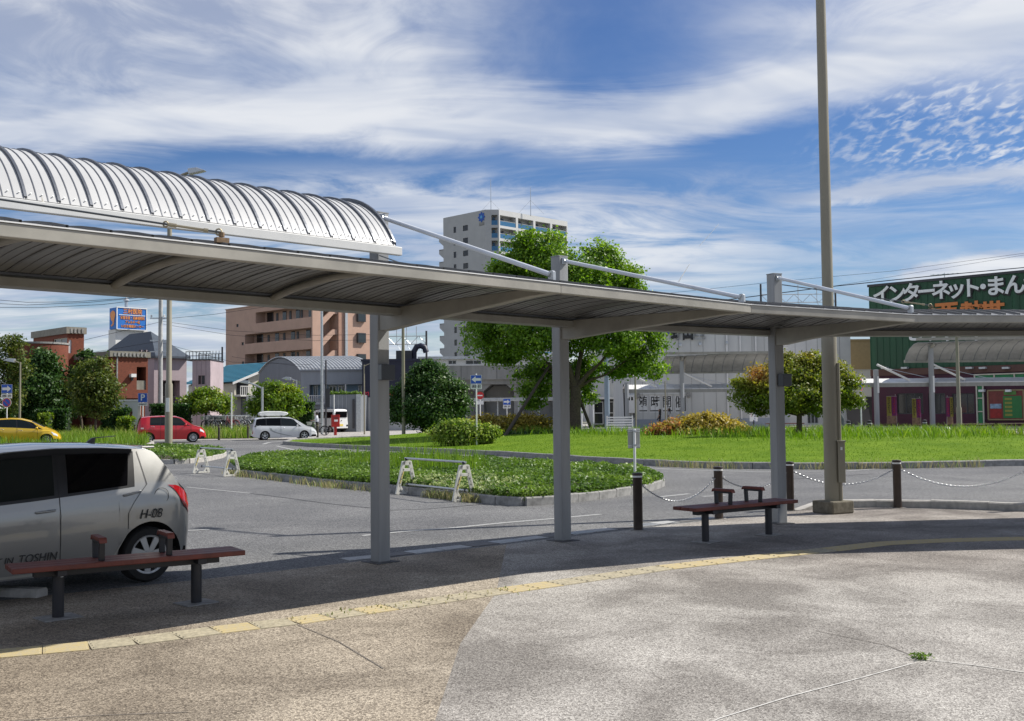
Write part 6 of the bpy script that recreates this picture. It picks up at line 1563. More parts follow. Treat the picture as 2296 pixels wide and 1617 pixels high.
# roof aerials
t = thing('tv_aerial', 'thin roof aerial on the green hall beside its parapet joint', 'aerial', (0, 0, 0)); q = DP(2118, 625, 90); b = MB(); b.cyl((q.x, q.y, ZAT(2118, 650, 90)), (q.x, q.y, ZAT(2118, 612, 90)), .03, n=6); b.cyl((q.x - 1.2, q.y, q.z + .3), (q.x + 1.2, q.y, q.z + .45), .025, n=6)
for k in range(6): b.cyl((q.x - 1 + k * .4, q.y - .35, q.z + .33 + k * .02), (q.x - 1 + k * .4, q.y + .35, q.z + .33 + k * .02), .015, n=4)
b.build('antenna', M_galv, t)
# ================================================================== far shelters
def arcade(label, dep, px0, px1, ytop, ybot, posts, posttop, uproof=None, endcol=None):
    t = thing('far_shelter', label, 'shelter', (0, 0, 0)); f = Face(DP(px0, 900, dep), UF, (px1 - px0) * dep / 2400, 0, 5); f.W = tcol(px1, (f.O.x, f.O.y, EYE), UF)
    xm = (px0 + px1) / 2; za, zb = ZAT(xm, ybot, dep), ZAT(xm, ytop, dep)
    n = max(2, round(f.W / .6))
    for k in range(n):
        b = MB(); u0, u1 = f.W * k / n + .01, f.W * (k + 1) / n - .01
        b.extr([f.P(u0, za + .16, .05), f.P(u0, za + .24, -.2), f.P(u0, zb + .05, -1.2), f.P(u0, za + .3, -2.4), f.P(u0, za + .22, -2.4), f.P(u0, zb - .02, -1.2), f.P(u0, za + .12, .05)], UF * (u1 - u0)); b.build('roof_panel', M_whitew, t)
    f.part('front_beam', M_gutter, t, (0, f.W, za - .12, za + .12, -.12, .06)); f.part('rear_beam', M_gutter, t, (0, f.W, za - .05, za + .2, -2.45, -2.3))
    for px_, yt in zip(posts, posttop):
        u, z = f.uz(px_, yt); po = f.part('post', M_post, t, (u - .13, u + .13, 0, z, .10, .36), bevel=.02)
        f.part('fin', M_whitew, po, (u + .03, u + .14, za - .5, za + .55, .36, .38))
        if z > za + .6:
            b = MB(); b.cyl(f.P(u + .1, za + 1.3, .2), f.P(u + 2.2, za + .3, .0), .07, n=8); b.build('stay', M_whitew, t); b = MB(); b.cyl(f.P(u + .1, za + 1.2, .2), f.P(u + 4, za + .3, .0), .02, n=5); b.build('stay_cable', M_galv, t)
    if uproof:
        p0, p1, yt0, yt1, yb_ = uproof; u0 = f.uz(p0, 800)[0]; u1 = f.uz(p1, 800)[0]; zt0, zt1 = ZAT(p0, yt0, dep), ZAT(p1, yt1, dep); zl = ZAT((p0 + p1) / 2, yb_, dep); n = max(3, round((u1 - u0) / .75))
        prof = [(.5, -.02), (-.1, .52), (-.8, .85), (-1.6, 1.0)]      # n offset, height share: low at the front, curving up and back
        for k in range(n):
            b = MB(); ua_, ub_ = u0 + (u1 - u0) * k / n + .015, u0 + (u1 - u0) * (k + 1) / n - .015; zt_ = zt0 + (zt1 - zt0) * (k + .5) / n
            pts = [(a, zl + (zt_ - zl) * s_) for a, s_ in ((.9, 1.0), (.2, .96), (-.6, .72), (-1.2, .35), (-1.5, 0))]
            b.extr([f.P(ua_, z, n_) for n_, z in pts] + [f.P(ua_, z - .05, n_) for n_, z in pts[::-1]], UF * (ub_ - ua_)); ap = b.build('arched_panel', M_roofs, t, smooth=40); MB().tube([f.P(ub_ + .015, z - .045, n_) for n_, z in pts], .022, 5).build('seam', M_rib, ap)
        f.part('front_edge', M_fasc, t, (u0 - .1, u1, (zt0 + zt1) / 2 - .02, (zt0 + zt1) / 2 + .16, .85, 1.0)); f.part('low_edge', M_fasc, t, (u0, u1, zl - .12, zl + .06, -1.6, -1.45))
        for px_ in posts:
            u = f.uz(px_, 800)[0]
            if u0 - .5 < u < u1:
                b = MB(); b.tube([f.P(u, zl - .6, .2), f.P(u, zl, -.1), f.P(u, zl + (zt0 - zl) * .6, .05), f.P(u, zt0 - .05, .85)], .08, 8); b.build('arm', M_fasc, t, smooth=50); b = MB(); b.tube([f.P(u + .25, zt0 - .1, .3), f.P(u + .35, zl + (zt0 - zl) * .7, -.5), f.P(u + .45, zl, -1.4)], .06, 8); b.build('curved_rib', M_fasc, t, smooth=50)
    return t, f
arcade('white flat shelter under a grey arched roof before the cram school', 78, 1404, 1735, 862, 876, (1405, 1529), (858, 797), (1490, 1745, 800, 790, 832))
arcade('white flat shelter under a grey arched roof before the magenta shopfront', 68, 1868, 2420, 848, 862, (1963, 2087, 2330), (829, 775, 775), (2050, 2420, 770, 756, 805))

# ================================================================== plants
BR = .93
def blobs(specs, dep, n, clump, leaf, hfac=.8):
    """specs: (px, py, rx, ry, depth shift) ellipses in the picture turned into volumes; returns leaf points, outward, clump id"""
    out, nr, cid = [], [], []; k = dep / 2400; tot = sum(s[2] * s[3] for s in specs)
    for i, s in enumerate(specs):
        c = DP(s[0], s[1], dep + (s[4] if len(s) > 4 else 0)); rx, rz = s[2] * k * BR, s[3] * k * BR; ry = min(rx, max(rz, rx * .7)) * hfac
        m = int(n * s[2] * s[3] / tot); nc = max(4, m // clump)
        d = rng.normal(size=(nc, 3)); d /= np.linalg.norm(d, axis=1)[:, None]; d *= (rng.uniform(.25, 1, nc) ** .38)[:, None]
        cc = np.array(c) + d * np.array([rx, ry, rz]) * rng.uniform(.80, 1.14, nc)[:, None]
        j = rng.integers(0, nc, m); sp = min(rx, rz) * .13 + leaf * .8
        p = cc[j] + rng.normal(size=(m, 3)) * sp * np.array([1, 1, .62]); out.append(p); nr.append(d[j] * 1.1); cid.append(j + i * 1000)
    return np.concatenate(out), np.concatenate(nr), np.concatenate(cid)
def crown(t, specs, dep, n, leaf, m, clump=70, tintf=None, name='crown', up=.35):
    P, N, cid = blobs(specs, dep, n, clump, leaf); cr = rng.uniform(0, 1, 200000)[cid]
    tt_ = .5 * cr + .5 * rng.uniform(0, 1, len(P))
    if tintf is not None: tt_ = tintf(P, tt_)
    return quads(name, P, leaf, m, t, outward=N, up=up, tint=tt_)
M_bark = mat('bark', (.085, .065, .045), .9, var=.35, vscale=12, bump=.6, bscale=25)
def limbs(t, paths, name='trunk'):
    b = MB()
    for pts, r0_, r1_ in paths:
        n = len(pts); b.tube(pts, [r0_ + (r1_ - r0_) * i / (n - 1) for i in range(n)], 9)
    return b.build(name, M_bark, t, smooth=60)
def wiggle(a, b, n=5, amp=.1):
    a, b = Vector(a), Vector(b); L = (b - a).length; return [a.lerp(b, i / n) + Vector((random.uniform(-1, 1), random.uniform(-1, 1), random.uniform(-.5, .5))) * (amp * L * (0 if i in (0, n) else .5)) for i in range(n + 1)]
LF_cam = leafmat('camphor_leaf', [(.045, .105, .012), (.11, .21, .022), (.20, .32, .04), (.31, .43, .07)], .42, .42)
LF_dk = leafmat('dark_leaf', [(.012, .040, .010), (.028, .075, .016), (.06, .125, .025), (.11, .18, .04)], .3, .45)
LF_map = leafmat('maple_leaf', [(.07, .12, .015), (.14, .20, .025), (.26, .25, .04), (.36, .24, .06), (.42, .14, .05)], .4, .45)
LF_old = leafmat('late_summer_leaf', [(.035, .07, .012), (.07, .11, .018), (.13, .16, .03), (.21, .20, .05)], .35, .5)
LF_yel = leafmat('yellow_green_leaf', [(.06, .13, .012), (.12, .21, .02), (.22, .30, .035), (.40, .40, .07)], .38, .48)
LF_gold = leafmat('golden_shrub_leaf', [(.10, .09, .02), (.24, .20, .035), (.42, .33, .06), (.58, .46, .13), (.38, .13, .06)], .35, .5)
LF_lime = leafmat('lime_shrub_leaf', [(.05, .11, .012), (.13, .22, .025), (.28, .36, .06), (.50, .52, .16)], .35, .5)
dep = 54.0
t = thing('camphor_tree', 'big camphor tree with bright green crown propped by slanting poles', 'tree', (0, 0, 0))
cs = [(1205, 565, 62, 58), (1160, 600, 55, 48, 1), (1255, 600, 60, 60, -1), (1345, 590, 48, 52), (1385, 625, 55, 60), (1310, 640, 70, 60, -1.5), (1190, 650, 85, 60, 1), (1420, 660, 30, 45, 1),
      (1110, 610, 22, 22), (1120, 755, 75, 60), (1200, 745, 75, 60, -1.5), (1290, 745, 80, 55, 1), (1380, 745, 75, 60, -1), (1440, 760, 52, 62), (1085, 740, 45, 40, 1), (1450, 820, 38, 38), (1210, 850, 58, 42, 1), (1195, 890, 38, 26, 1), (1320, 830, 42, 34, 1.5), (1300, 880, 36, 34, 1.5), (1395, 815, 45, 34, 1), (1130, 800, 45, 22), (1340, 690, 70, 45), (1240, 690, 80, 45)]
crown(t, cs, dep, 95000, .165, LF_cam, 110)
base = DP(1288, 985, dep); bz = float(zD(np.array([[base.x, base.y]]))[0]); base.z = bz - .1
fork = DP(1290, 868, dep)
pth = [(wiggle(base, fork, 4, .05), .34, .26)]
for px_, py_, dd, r in ((1190, 770, 0, .15), (1240, 690, -.8, .17), (1320, 660, .5, .17), (1400, 740, -.6, .15), (1120, 750, .6, .10), (1345, 590, 0, .08), (1200, 565, 0, .09), (1430, 790, .4, .09), (1215, 850, .6, .07)):
    mid = fork.lerp(DP(px_, py_, dep + dd), .5) + Vector((0, 0, -.25)); pth.append(([fork - Vector((0, 0, .15)), fork.lerp(mid, .5) + Vector((0, 0, .05)), mid, DP(px_, py_, dep + dd)], r, .03))
limbs(t, pth)
M_prop = mat('prop_timber', (.07, .055, .045), .85, var=.3, vscale=10)
for i, (a, b_) in enumerate((((1130, 973), (1232, 820)), ((1330, 957), (1262, 800)))):
    q0 = DP(*a, dep - (3 if i == 0 else -1)); q0.z = float(zD(np.array([[q0.x, q0.y]]))[0]) - .1; q1 = DP(*b_, dep)
    MB().cyl(q0, q1, .085, .07, n=10).build('prop_pole', M_prop, t, smooth=50)
def simpletree(name, label, dep, trunkpx, ybase, specs, n, leaf, m, fk, r=.1, clump=60, tintf=None, group=None, z=None, up=.35):
    t = thing(name, label, 'tree', (0, 0, 0), 0, group); crown(t, specs, dep, n, leaf, m, clump, tintf, up=up)
    b0 = DP(trunkpx, ybase, dep); b0.z = 0 if z is None else z; f0 = DP(*fk, dep); pp = [(wiggle(b0, f0, 3, .05), r, r * .75)]
    for s in specs: pp.append((wiggle(f0 - Vector((0, 0, .1)), DP(s[0], s[1] - s[3] * .3, dep + (s[4] if len(s) > 4 else 0)), 3, .12), r * .55, .02))
    limbs(t, pp); return t
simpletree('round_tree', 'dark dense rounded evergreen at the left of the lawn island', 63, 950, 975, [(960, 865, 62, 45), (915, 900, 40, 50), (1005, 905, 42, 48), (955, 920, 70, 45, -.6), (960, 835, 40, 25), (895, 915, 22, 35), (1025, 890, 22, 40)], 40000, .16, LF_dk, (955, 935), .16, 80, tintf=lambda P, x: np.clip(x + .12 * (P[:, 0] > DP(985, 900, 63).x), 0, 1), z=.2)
mz = DP(1790, 985, 43); mzz = float(zD(np.array([[mz.x, mz.y]]))[0])
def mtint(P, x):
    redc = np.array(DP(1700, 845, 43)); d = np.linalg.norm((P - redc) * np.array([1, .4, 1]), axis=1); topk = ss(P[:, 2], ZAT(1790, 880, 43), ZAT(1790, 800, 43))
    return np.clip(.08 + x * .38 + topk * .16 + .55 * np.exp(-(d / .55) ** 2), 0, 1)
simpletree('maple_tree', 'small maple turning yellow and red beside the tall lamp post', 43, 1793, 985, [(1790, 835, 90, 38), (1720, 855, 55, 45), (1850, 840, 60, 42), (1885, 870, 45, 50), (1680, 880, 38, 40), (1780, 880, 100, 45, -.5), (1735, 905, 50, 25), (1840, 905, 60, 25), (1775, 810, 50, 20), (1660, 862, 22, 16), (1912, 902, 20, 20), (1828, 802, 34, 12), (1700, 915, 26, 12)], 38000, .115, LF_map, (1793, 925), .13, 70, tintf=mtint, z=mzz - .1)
G1 = 'street trees along the far verge'
simpletree('street_tree', 'vase-shaped street tree on the far verge left of the red car', 68, 215, 965, [(210, 830, 40, 28), (185, 865, 30, 35), (240, 860, 32, 32), (215, 880, 45, 40, -.5), (190, 905, 28, 22), (240, 900, 30, 24), (215, 925, 22, 16)], 9000, .18, LF_old, (215, 935), .09, 45, group=G1)
simpletree('street_tree', 'flat-topped street tree between the red car and the minivan', 80, 461, 955, [(461, 885, 30, 16), (430, 900, 22, 14), (492, 900, 25, 16), (461, 908, 48, 16, -.5), (425, 918, 14, 10), (505, 918, 12, 12)], 9000, .2, LF_yel, (461, 918), .12, 40, group=G1)
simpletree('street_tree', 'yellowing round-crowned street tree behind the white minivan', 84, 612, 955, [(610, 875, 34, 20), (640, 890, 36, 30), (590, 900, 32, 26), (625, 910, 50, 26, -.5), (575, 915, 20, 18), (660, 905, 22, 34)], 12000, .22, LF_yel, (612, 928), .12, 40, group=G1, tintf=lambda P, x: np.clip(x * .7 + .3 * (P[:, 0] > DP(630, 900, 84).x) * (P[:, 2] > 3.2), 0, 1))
t = simpletree('garden_tree', 'broad dark camphor-like tree against the curved brick wing', 77, 95, 970, [(95, 815, 34, 28), (60, 840, 30, 34), (118, 850, 26, 40), (85, 870, 45, 40, -.5), (50, 890, 34, 40), (115, 905, 26, 30), (75, 920, 40, 24), (100, 795, 20, 16)], 16000, .22, LF_dk, (90, 930), .16, 40, tintf=lambda P, x: np.clip(x * .9 + .1, 0, 1))
simpletree('garden_tree', 'wispy grey-green tree at the edge beside the curved brick wing', 72, 12, 970, [(12, 775, 36, 22), (38, 765, 24, 16), (20, 810, 34, 30), (40, 830, 26, 34), (8, 850, 30, 40), (25, 890, 24, 40)], 6500, .17, LF_old, (18, 900), .09, 25)
simpletree('garden_tree', 'dark ragged conifer between the two brick blocks', 78, 185, 970, [(188, 797, 20, 9), (196, 815, 24, 10), (178, 835, 22, 16), (168, 872, 20, 28), (163, 912, 24, 22)], 5000, .2, LF_dk, (180, 930), .12, 35)
def hedge(label, px0, px1, y0, y1, dep, m=LF_dk, n=5000, g='clipped hedges by the clinic'):
    t = thing('hedge', label, 'hedge', (0, 0, 0), 0, g); a, b_ = DP(px0, 900, dep), DP(px1, 900, dep); zt_ = ZAT((px0 + px1) / 2, y0, dep); w = 1.0
    P = np.stack([rng.uniform(a.x, b_.x, n), rng.uniform(dep - w * .5, dep + w * .5, n), rng.uniform(.05, zt_, n)], 1)
    k = rng.integers(0, 3, n); P[k == 0, 1] = dep - w * .5 + rng.normal(0, .06, (k == 0).sum()); P[k == 1, 2] = zt_ + rng.normal(0, .06, (k == 1).sum())
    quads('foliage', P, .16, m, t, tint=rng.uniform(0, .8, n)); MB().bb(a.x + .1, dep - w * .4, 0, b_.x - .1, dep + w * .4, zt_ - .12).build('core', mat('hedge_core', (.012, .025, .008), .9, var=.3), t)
hedge('clipped dark hedge under the broad tree by the brick clinic', 82, 156, 921, 955, 74); hedge('clipped dark hedge before the grey gateway', 232, 290, 919, 955, 74)
hedge('long low hedge behind the red car roof', 340, 428, 909, 940, 79); hedge('hedge at the edge behind the yellow car', -10, 34, 922, 955, 74); hedge('dark hedge behind the white minivan bonnet', 655, 705, 905, 950, 86, n=3500)
hedge('small bright round bush beside the slim lamp', 92, 117, 930, 955, 73, LF_yel, 1500); hedge('bright leafy shrub row between the gateway piers', 268, 300, 938, 958, 72, LF_yel, 1500)
def shrub(label, dep, specs, n, leaf, m, tintf=None, g=None):
    t = thing('shrub', label, 'shrub', (0, 0, 0), 0, g); crown(t, specs, dep, n, leaf, m, 22, tintf, 'foliage', up=.6)
    c = DP(specs[0][0], specs[0][1] + 20, dep); zz = float(zD(np.array([[c.x, c.y]]))[0]); b = MB()
    for k in range(9):
        a = random.uniform(0, 6.28); s = random.choice(specs); e = DP(s[0] + random.uniform(-.5, .5) * s[2], s[1], dep); b.tube(wiggle((c.x + .3 * math.cos(a), c.y + .3 * math.sin(a), zz - .05), e, 3, .1), [.03, .025, .018, .01], 6)
    b.build('stems', M_bark, t)
shrub('bushy lime-tipped shrub around the one-way sign post', 46, [(1040, 968, 60, 22), (1000, 975, 36, 18), (1085, 972, 34, 18), (1040, 985, 68, 12), (1020, 955, 40, 12)], 13000, .13, LF_lime, g='low shrubs on the lawn island')
shrub('wide golden shrub bed at the foot of the camphor tree', 55, [(1150, 950, 70, 18), (1110, 955, 50, 18), (1195, 952, 45, 20), (1150, 965, 85, 16), (1090, 945, 40, 12)], 14000, .15, LF_gold, lambda P, x: x * .75, 'low shrubs on the lawn island')
def s3t(P, x):
    left = P[:, 0] < DP(1520, 950, 46).x; return np.where(left & (rng.uniform(0, 1, len(P)) < .6), .95, x * .8 + .05)
shrub('mounded shrub with russet and yellow foliage before the cram school', 46, [(1565, 955, 75, 22), (1510, 962, 50, 18), (1625, 962, 50, 20), (1565, 973, 100, 13), (1480, 968, 25, 12), (1585, 940, 50, 10)], 17000, .14, LF_gold, s3t, 'low shrubs on the lawn island')
shrub('dark green low shrub band in the camphor tree shade', 52, [(1200, 978, 60, 9), (1140, 980, 40, 8), (1255, 976, 40, 9)], 5000, .13, LF_dk, None, 'low shrubs on the lawn island')
# far verge: long grass behind the road
vg = [Vector(p) for p in ((-45, 66, 0), (-15.2, 69, 0), (-14.5, 74, 0), (-16, 80, 0), (-46, 78, 0))]
sheet('verge', [(p.x, p.y) for p in vg][::-1], .03, M_soil)
struct(sheet('far_pavement', [(-48, 63.6), (-11.5, 66.5), (-7, 72), (-7, 100), (-60, 100), (-60, 63)], .012, M_plaza))
P = scatter(vg, 16000); k = vnoise(P, .5, 33); P[:, 2] = .02
tag(blades('verge_grass', P, (.35 + .6 * k), .045, LF_gr, lean=.9, tint=.15 + .85 * rng.uniform(0, 1, len(P))), 'long unmown grass on the verge behind the parked cars', 'grass', kind='stuff')
sheet('plaza', [(-6, 70), (80, 70), (80, 130), (-6, 130)], .02, M_plaza)
sheet('far_pavement', [(16, 60.5), (80, 47), (80, 70.02), (10, 70.02)], .014, M_plaza)
lg = [Vector(p) for p in ((12, 57, 0), (24, 52.5, 0), (31, 47, 0), (33, 48, 0), (28, 54, 0), (14, 61, 0))]
kerb(lg, .15, .16, .9, M_concd, 'kerb round the narrow grass strip before the magenta shopfront', closed=True)
terrain('planting_bed', inset(lg, .1), lambda P: np.full(len(P), .1), 1.0, M_soil)
P = scatter(inset(lg, .15), 4500); P[:, 2] = .08
tag(blades('strip_grass', P, .6, .035, LF_gr, lean=.7, tint=.25 + .55 * rng.uniform(0, 1, len(P))), 'unmown grass on the narrow strip before the magenta shopfront', 'grass', kind='stuff')

# ================================================================== poles, signs and wires in the distance
def lamp(name, label, px_, ybase, ytop, dep, r0_, r1_, m, z0=0, head=None, step=None):
    b0 = DP(px_, ybase, dep); zt_ = ZAT(px_, ytop, dep); t = thing(name, label, 'lamp post' if head else 'pole', (b0.x, b0.y, z0)); b = MB()
    prof = [(r0_, 0), (r0_, zt_ * .45 - .1), (r1_ * 1.15, zt_ * .45), (r1_, zt_ - z0), (0, zt_ - z0)] if step else [(r0_, 0), (r1_, zt_ - z0), (0, zt_ - z0)]
    if step: zs_ = ZAT(px_, step, dep) - z0; prof = [(r0_, 0), (r0_, zs_), (r0_ * .75, zs_ + .08), (r1_, zt_ - z0), (0, zt_ - z0)]
    b.lathe(prof, n=16); b.build('pole', m, t, smooth=40)
    if head:
        dx, dz = head; a = MB(); a.tube([(0, 0, zt_ - z0 - .1), (dx * .6, 0, zt_ - z0 + dz * .6), (dx, 0, zt_ - z0 + dz)], r1_ * .7, 8); a.build('arm', m, t, smooth=50)
        h = MB(); s_ = 1 if dx > 0 else -1; c = Vector((dx, 0, zt_ - z0 + dz)); h.extr([tuple(c + Vector((s_ * u, -.16, v))) for u, v in ((-.15, .12), (.25, .16), (.62, .02), (.3, -.06), (-.12, -.14))], (0, .32, 0)); h.build('lamp_head', M_galv, t, bevel=.03)
    return t
bl = DP(378, 1012, 42.5)
lamp('lamp_post', 'beige lamp post with a short arm rising from the leafy left island', 378, 1012, 402, G(378, 1014).y, .16, .09, M_lamp, .05, (.95, .32), 862)
z = ZAT(378, 908, G(378, 1014).y); q = DP(378, 908, G(378, 1014).y - .17); tt0 = [o for o in bpy.data.objects if o.name.startswith('lamp_post')][-1]
MB().bb(-.07, -.175, z - .35, .07, -.150, z + .25).build('notice_sheet', M_signw, tt0)
lamp('lamp_post', 'slim beige lamp post before the clinic trees', 44, 955, 812, 71, .08, .05, M_lamp, 0, (-.5, .1))
lamp('utility_pole', 'grey concrete utility pole before the mauve house', 359, 940, 600, 83, .20, .14, mat('pole_concrete', (.40, .40, .39), .8, var=.15, vscale=3))
t = [o for o in bpy.data.objects if o.name.startswith('utility_pole')][-1]; b = MB()
for y in (715, 765, 790): zz = ZAT(359, y, 83); b.bb(-.8, -.08, zz, .9, .0, zz + .09)
b.build('cross_arm', M_galv, t)
for dx, y in ((-.7, 713), (.3, 713), (.8, 713)): zz = ZAT(359, y, 83); MB().lathe([(.04, 0), (.09, .05), (.05, .1), (.08, .15), (0, .2)], (dx, -.04, zz + .05), 8).build('insulator', M_whitep, t)
lamp('pole', 'tall grey steel pole beside the white van', 722, 950, 640, 80, .11, .09, M_galv)
lamp('pole', 'dark slim pole carrying a dark board beside the white van', 731, 948, 808, 79, .06, .06, M_frd); t = [o for o in bpy.data.objects if o.name.startswith('pole')][-1]; zz = ZAT(732, 905, 79); MB().bb(-.03, -.1, zz - .3, .3, -.05, zz + 1.1).build('board', M_frd, t)
lamp('pole', 'beige lamp pole behind the round evergreen', 905, 960, 700, 62, .11, .08, M_lamp, .1); lamp('pole', 'thin street lamp before the grey shed', 817, 950, 818, 78, .06, .04, M_lamp, 0, (.6, .1)); lamp('pole', 'white thin pole by the delivery van', 749, 945, 885, 78, .035, .035, M_signw); lamp('pole', 'white slim marker pole by the parked bicycles', 519, 948, 880, 77, .05, .05, M_signw)
lamp('lamp_post', 'double-legged grey street lamp behind the minivan roof box', 588, 955, 868, 79, .09, .09, M_galv, 0, (-1.1, .35)); lamp('pole', 'grey slim pole cluster by the barrel-roofed building', 665, 950, 852, 88, .06, .05, M_galv, 0, (-.6, .1))
lamp('lamp_post', 'slim beige lamp post on the grass strip before the magenta shopfront', 2152, 985, 752, 58, .14, .08, M_lamp, .1, (1.0, .2), 915)
lamp('pole', 'thin beige pole in front of the poster windows', 1493, 965, 855, 70, .05, .04, M_lamp); lamp('pole', 'beige thin pole by the steel drum post', 1426, 968, 800, 66, .06, .05, M_lamp)
lamp('pole', 'blue-grey round column before the station arcade', 1362, 965, 800, 76, .19, .18, mat('blue_grey_column', (.22, .28, .34), .5, var=.1))
lamp('pole', 'white sign pole pair before the station arcade', 1305, 965, 890, 80, .05, .05, M_signw)
# sign discs seen from behind and front
def rsign(label, px_, ybase, yc, dep, r, face, rim=None, back=False, slash=False, sub=None, rz=0):
    b0 = DP(px_, ybase, dep); t = thing('road_sign', label, 'sign', (b0.x, b0.y, 0), rz); z = ZAT(px_, yc, dep); pole(t, z + r * .6, .04)
    d = disc(t, r, z, rim or face)
    if rim: MB().cyl((0, -.046, z), (0, -.052, z), r * .8, n=28).build('face', face, d)
    if slash: MB().extr([(-r * .6, -.054, z + r * .45), (-r * .45, -.054, z + r * .6), (r * .6, -.054, z - r * .45), (r * .45, -.054, z - r * .6)], (0, -.003, 0)).build('slash', M_red, d)
    if sub: plate(t, r * 1.8, r * .9, z - r * 1.9, sub, rim=False)
    return t, z, d
t, z, d = rsign('red no-entry disc behind the one-way sign post', 1077, 960, 887, 84, .30, M_red, None, sub=M_signw); MB().bb(-.2, -.055, z - .045, .2, -.046, z + .045).build('bar', M_signw, d)
rsign('grey back of a round sign before the station arcade', 1331, 965, 881, 78, .34, M_signb, None, sub=M_signb); rsign('blue no-parking disc edge-on beside the dark map board', 1932, 975, 863, 58, .32, M_blue, M_red, slash=True, rz=R(55))
b0 = DP(1137, 960, 88); oneway('road_sign', 'small blue one-way sign with right arrow under the viaduct', (b0.x, b0.y, 0), ZAT(1137, 901, 88), True, 0, w=.62)
b0 = DP(320, 955, 74); t = thing('parking_sign', 'blue parking sign with white P beside the brick clinic', 'sign', (b0.x, b0.y, 0)); z = ZAT(320, 892, 74); pole(t, z + .25, .04); p = plate(t, .64, .64, z, M_blue); text('P', .6, M_signw, p, (0, -.055, z), (R(90), 0, 0), .003, bold=.02); q = plate(t, .64, .2, z - .45, M_signw, rim=False); pk_ = MB(); [pk_.box((-.24 + k * .08, -.047, z - .45 + random.uniform(-.02, .02)), (.055, .004, random.uniform(.06, .1))) for k in range(7)]; pk_.build('print_strokes', M_ink, q)['kind'] = 'stuff'
# overhead line gantries
def gantry(label, pxa, pxb, ytopa, ytopb, ybm, dep):
    t = thing('line_gantry', label, 'gantry', (0, 0, 0)); a, c = DP(pxa, 900, dep), DP(pxb, 900, dep)
    for q, px_, yt in ((a, pxa, ytopa), (c, pxb, ytopb)): MB().cyl((q.x, q.y, 0), (q.x, q.y, ZAT(px_, yt, dep)), .15, .12, n=10).build('mast', mat('mast_dark', (.05, .05, .055), .7, var=.2), t)
    z = ZAT((pxa + pxb) / 2, ybm, dep); L = c.x - a.x; b = MB(); h = 1.0; n = max(4, round(L / 1.0))
    for zz in (z, z + h): b.cyl((a.x, a.y, zz), (c.x, a.y, zz), .05, n=6)
    for k in range(n):
        x0, x1 = a.x + L * k / n, a.x + L * (k + 1) / n; b.cyl((x0, a.y, z if k % 2 else z + h), (x1, a.y, z + h if k % 2 else z), .035, n=5)
    b.build('truss', M_galv, t)
    for k in (.25, .5, .75): b = MB(); b.cyl((a.x + L * k, a.y, z + h), (a.x + L * k, a.y, z + h + 1.2), .05, n=6); b.tube([(a.x + L * k, a.y, z), (a.x + L * k + .5, a.y, z - .8), (a.x + L * k + 1.1, a.y, z - 1.0)], .03, 5); b.cyl((a.x + L * k, a.y, z), (a.x + L * k, a.y, z + h), .04, n=5); b.build('hanger', M_galv, t)
gantry('railway line gantry between the restaurant and the tower', 868, 957, 742, 742, 772, 132); gantry('railway line gantry standing behind the canopy beside the green hall', 1711, 1879, 637, 655, 678, 132); gantry('railway line gantry left of the salmon apartments', 470, 498, 815, 778, 822, 150)
def wire(label, pts, dep, r=.02, d2=None):
    n = len(pts); d2 = d2 or dep; P = [DP(x, y, dep + (d2 - dep) * i / (n - 1)) for i, (x, y) in enumerate(pts)]
    Q = []
    for a, c in zip(P, P[1:]): Q += [a.lerp(c, k / 4) for k in range(4)]
    Q.append(P[-1]); tag(MB().tube(Q, r, 4).build('overhead_wire', mat('wire_dark', (.03, .03, .035), .6, var=.1)), label, 'wire', 'overhead wires')
wire('black overhead wire sagging towards the green hall roof', [(1490, 690), (1861, 643), (2080, 620), (2296, 600), (2450, 586)], 88, .045)
wire('faint overhead wire high above the green hall', [(1400, 668), (1740, 632), (2000, 608), (2296, 568), (2450, 550)], 110, .02); wire('faint overhead wire crossing the clouds above the green hall', [(1500, 690), (1880, 640), (2296, 572)], 112, .018)
for k, (p, d_) in enumerate(([[(-60, 668), (60, 678), (160, 677), (270, 670), (420, 655)], 80], [[(-60, 678), (60, 684), (200, 678), (420, 658)], 82], [[(-60, 689), (90, 690), (230, 683), (420, 660)], 84])): wire(('upper', 'middle', 'lower')[k] + ' of three overhead wires above the brick clinic', p, d_, .022)
for k, (p, d_) in enumerate(([[(359, 716), (480, 705), (610, 686)], 86], [[(359, 720), (520, 742), (700, 752), (870, 750)], 90], [[(359, 726), (520, 752), (700, 764), (870, 762)], 92], [[(359, 768), (520, 812), (700, 818)], 92], [[(-60, 820), (150, 800), (359, 765)], 86], [[(-60, 790), (150, 772), (359, 722)], 88], [[(520, 800), (700, 826), (870, 822)], 96])):
    wire(['thin wire rising right from the utility pole', 'thin wire across the salmon apartments upper floors', 'second thin wire across the salmon apartments', 'low thin wire towards the teal roof', 'thin wire arriving at the utility pole from the left', 'higher thin wire arriving at the utility pole from the left', 'low thin wire across the salmon apartments'][k], p, d_, .018)

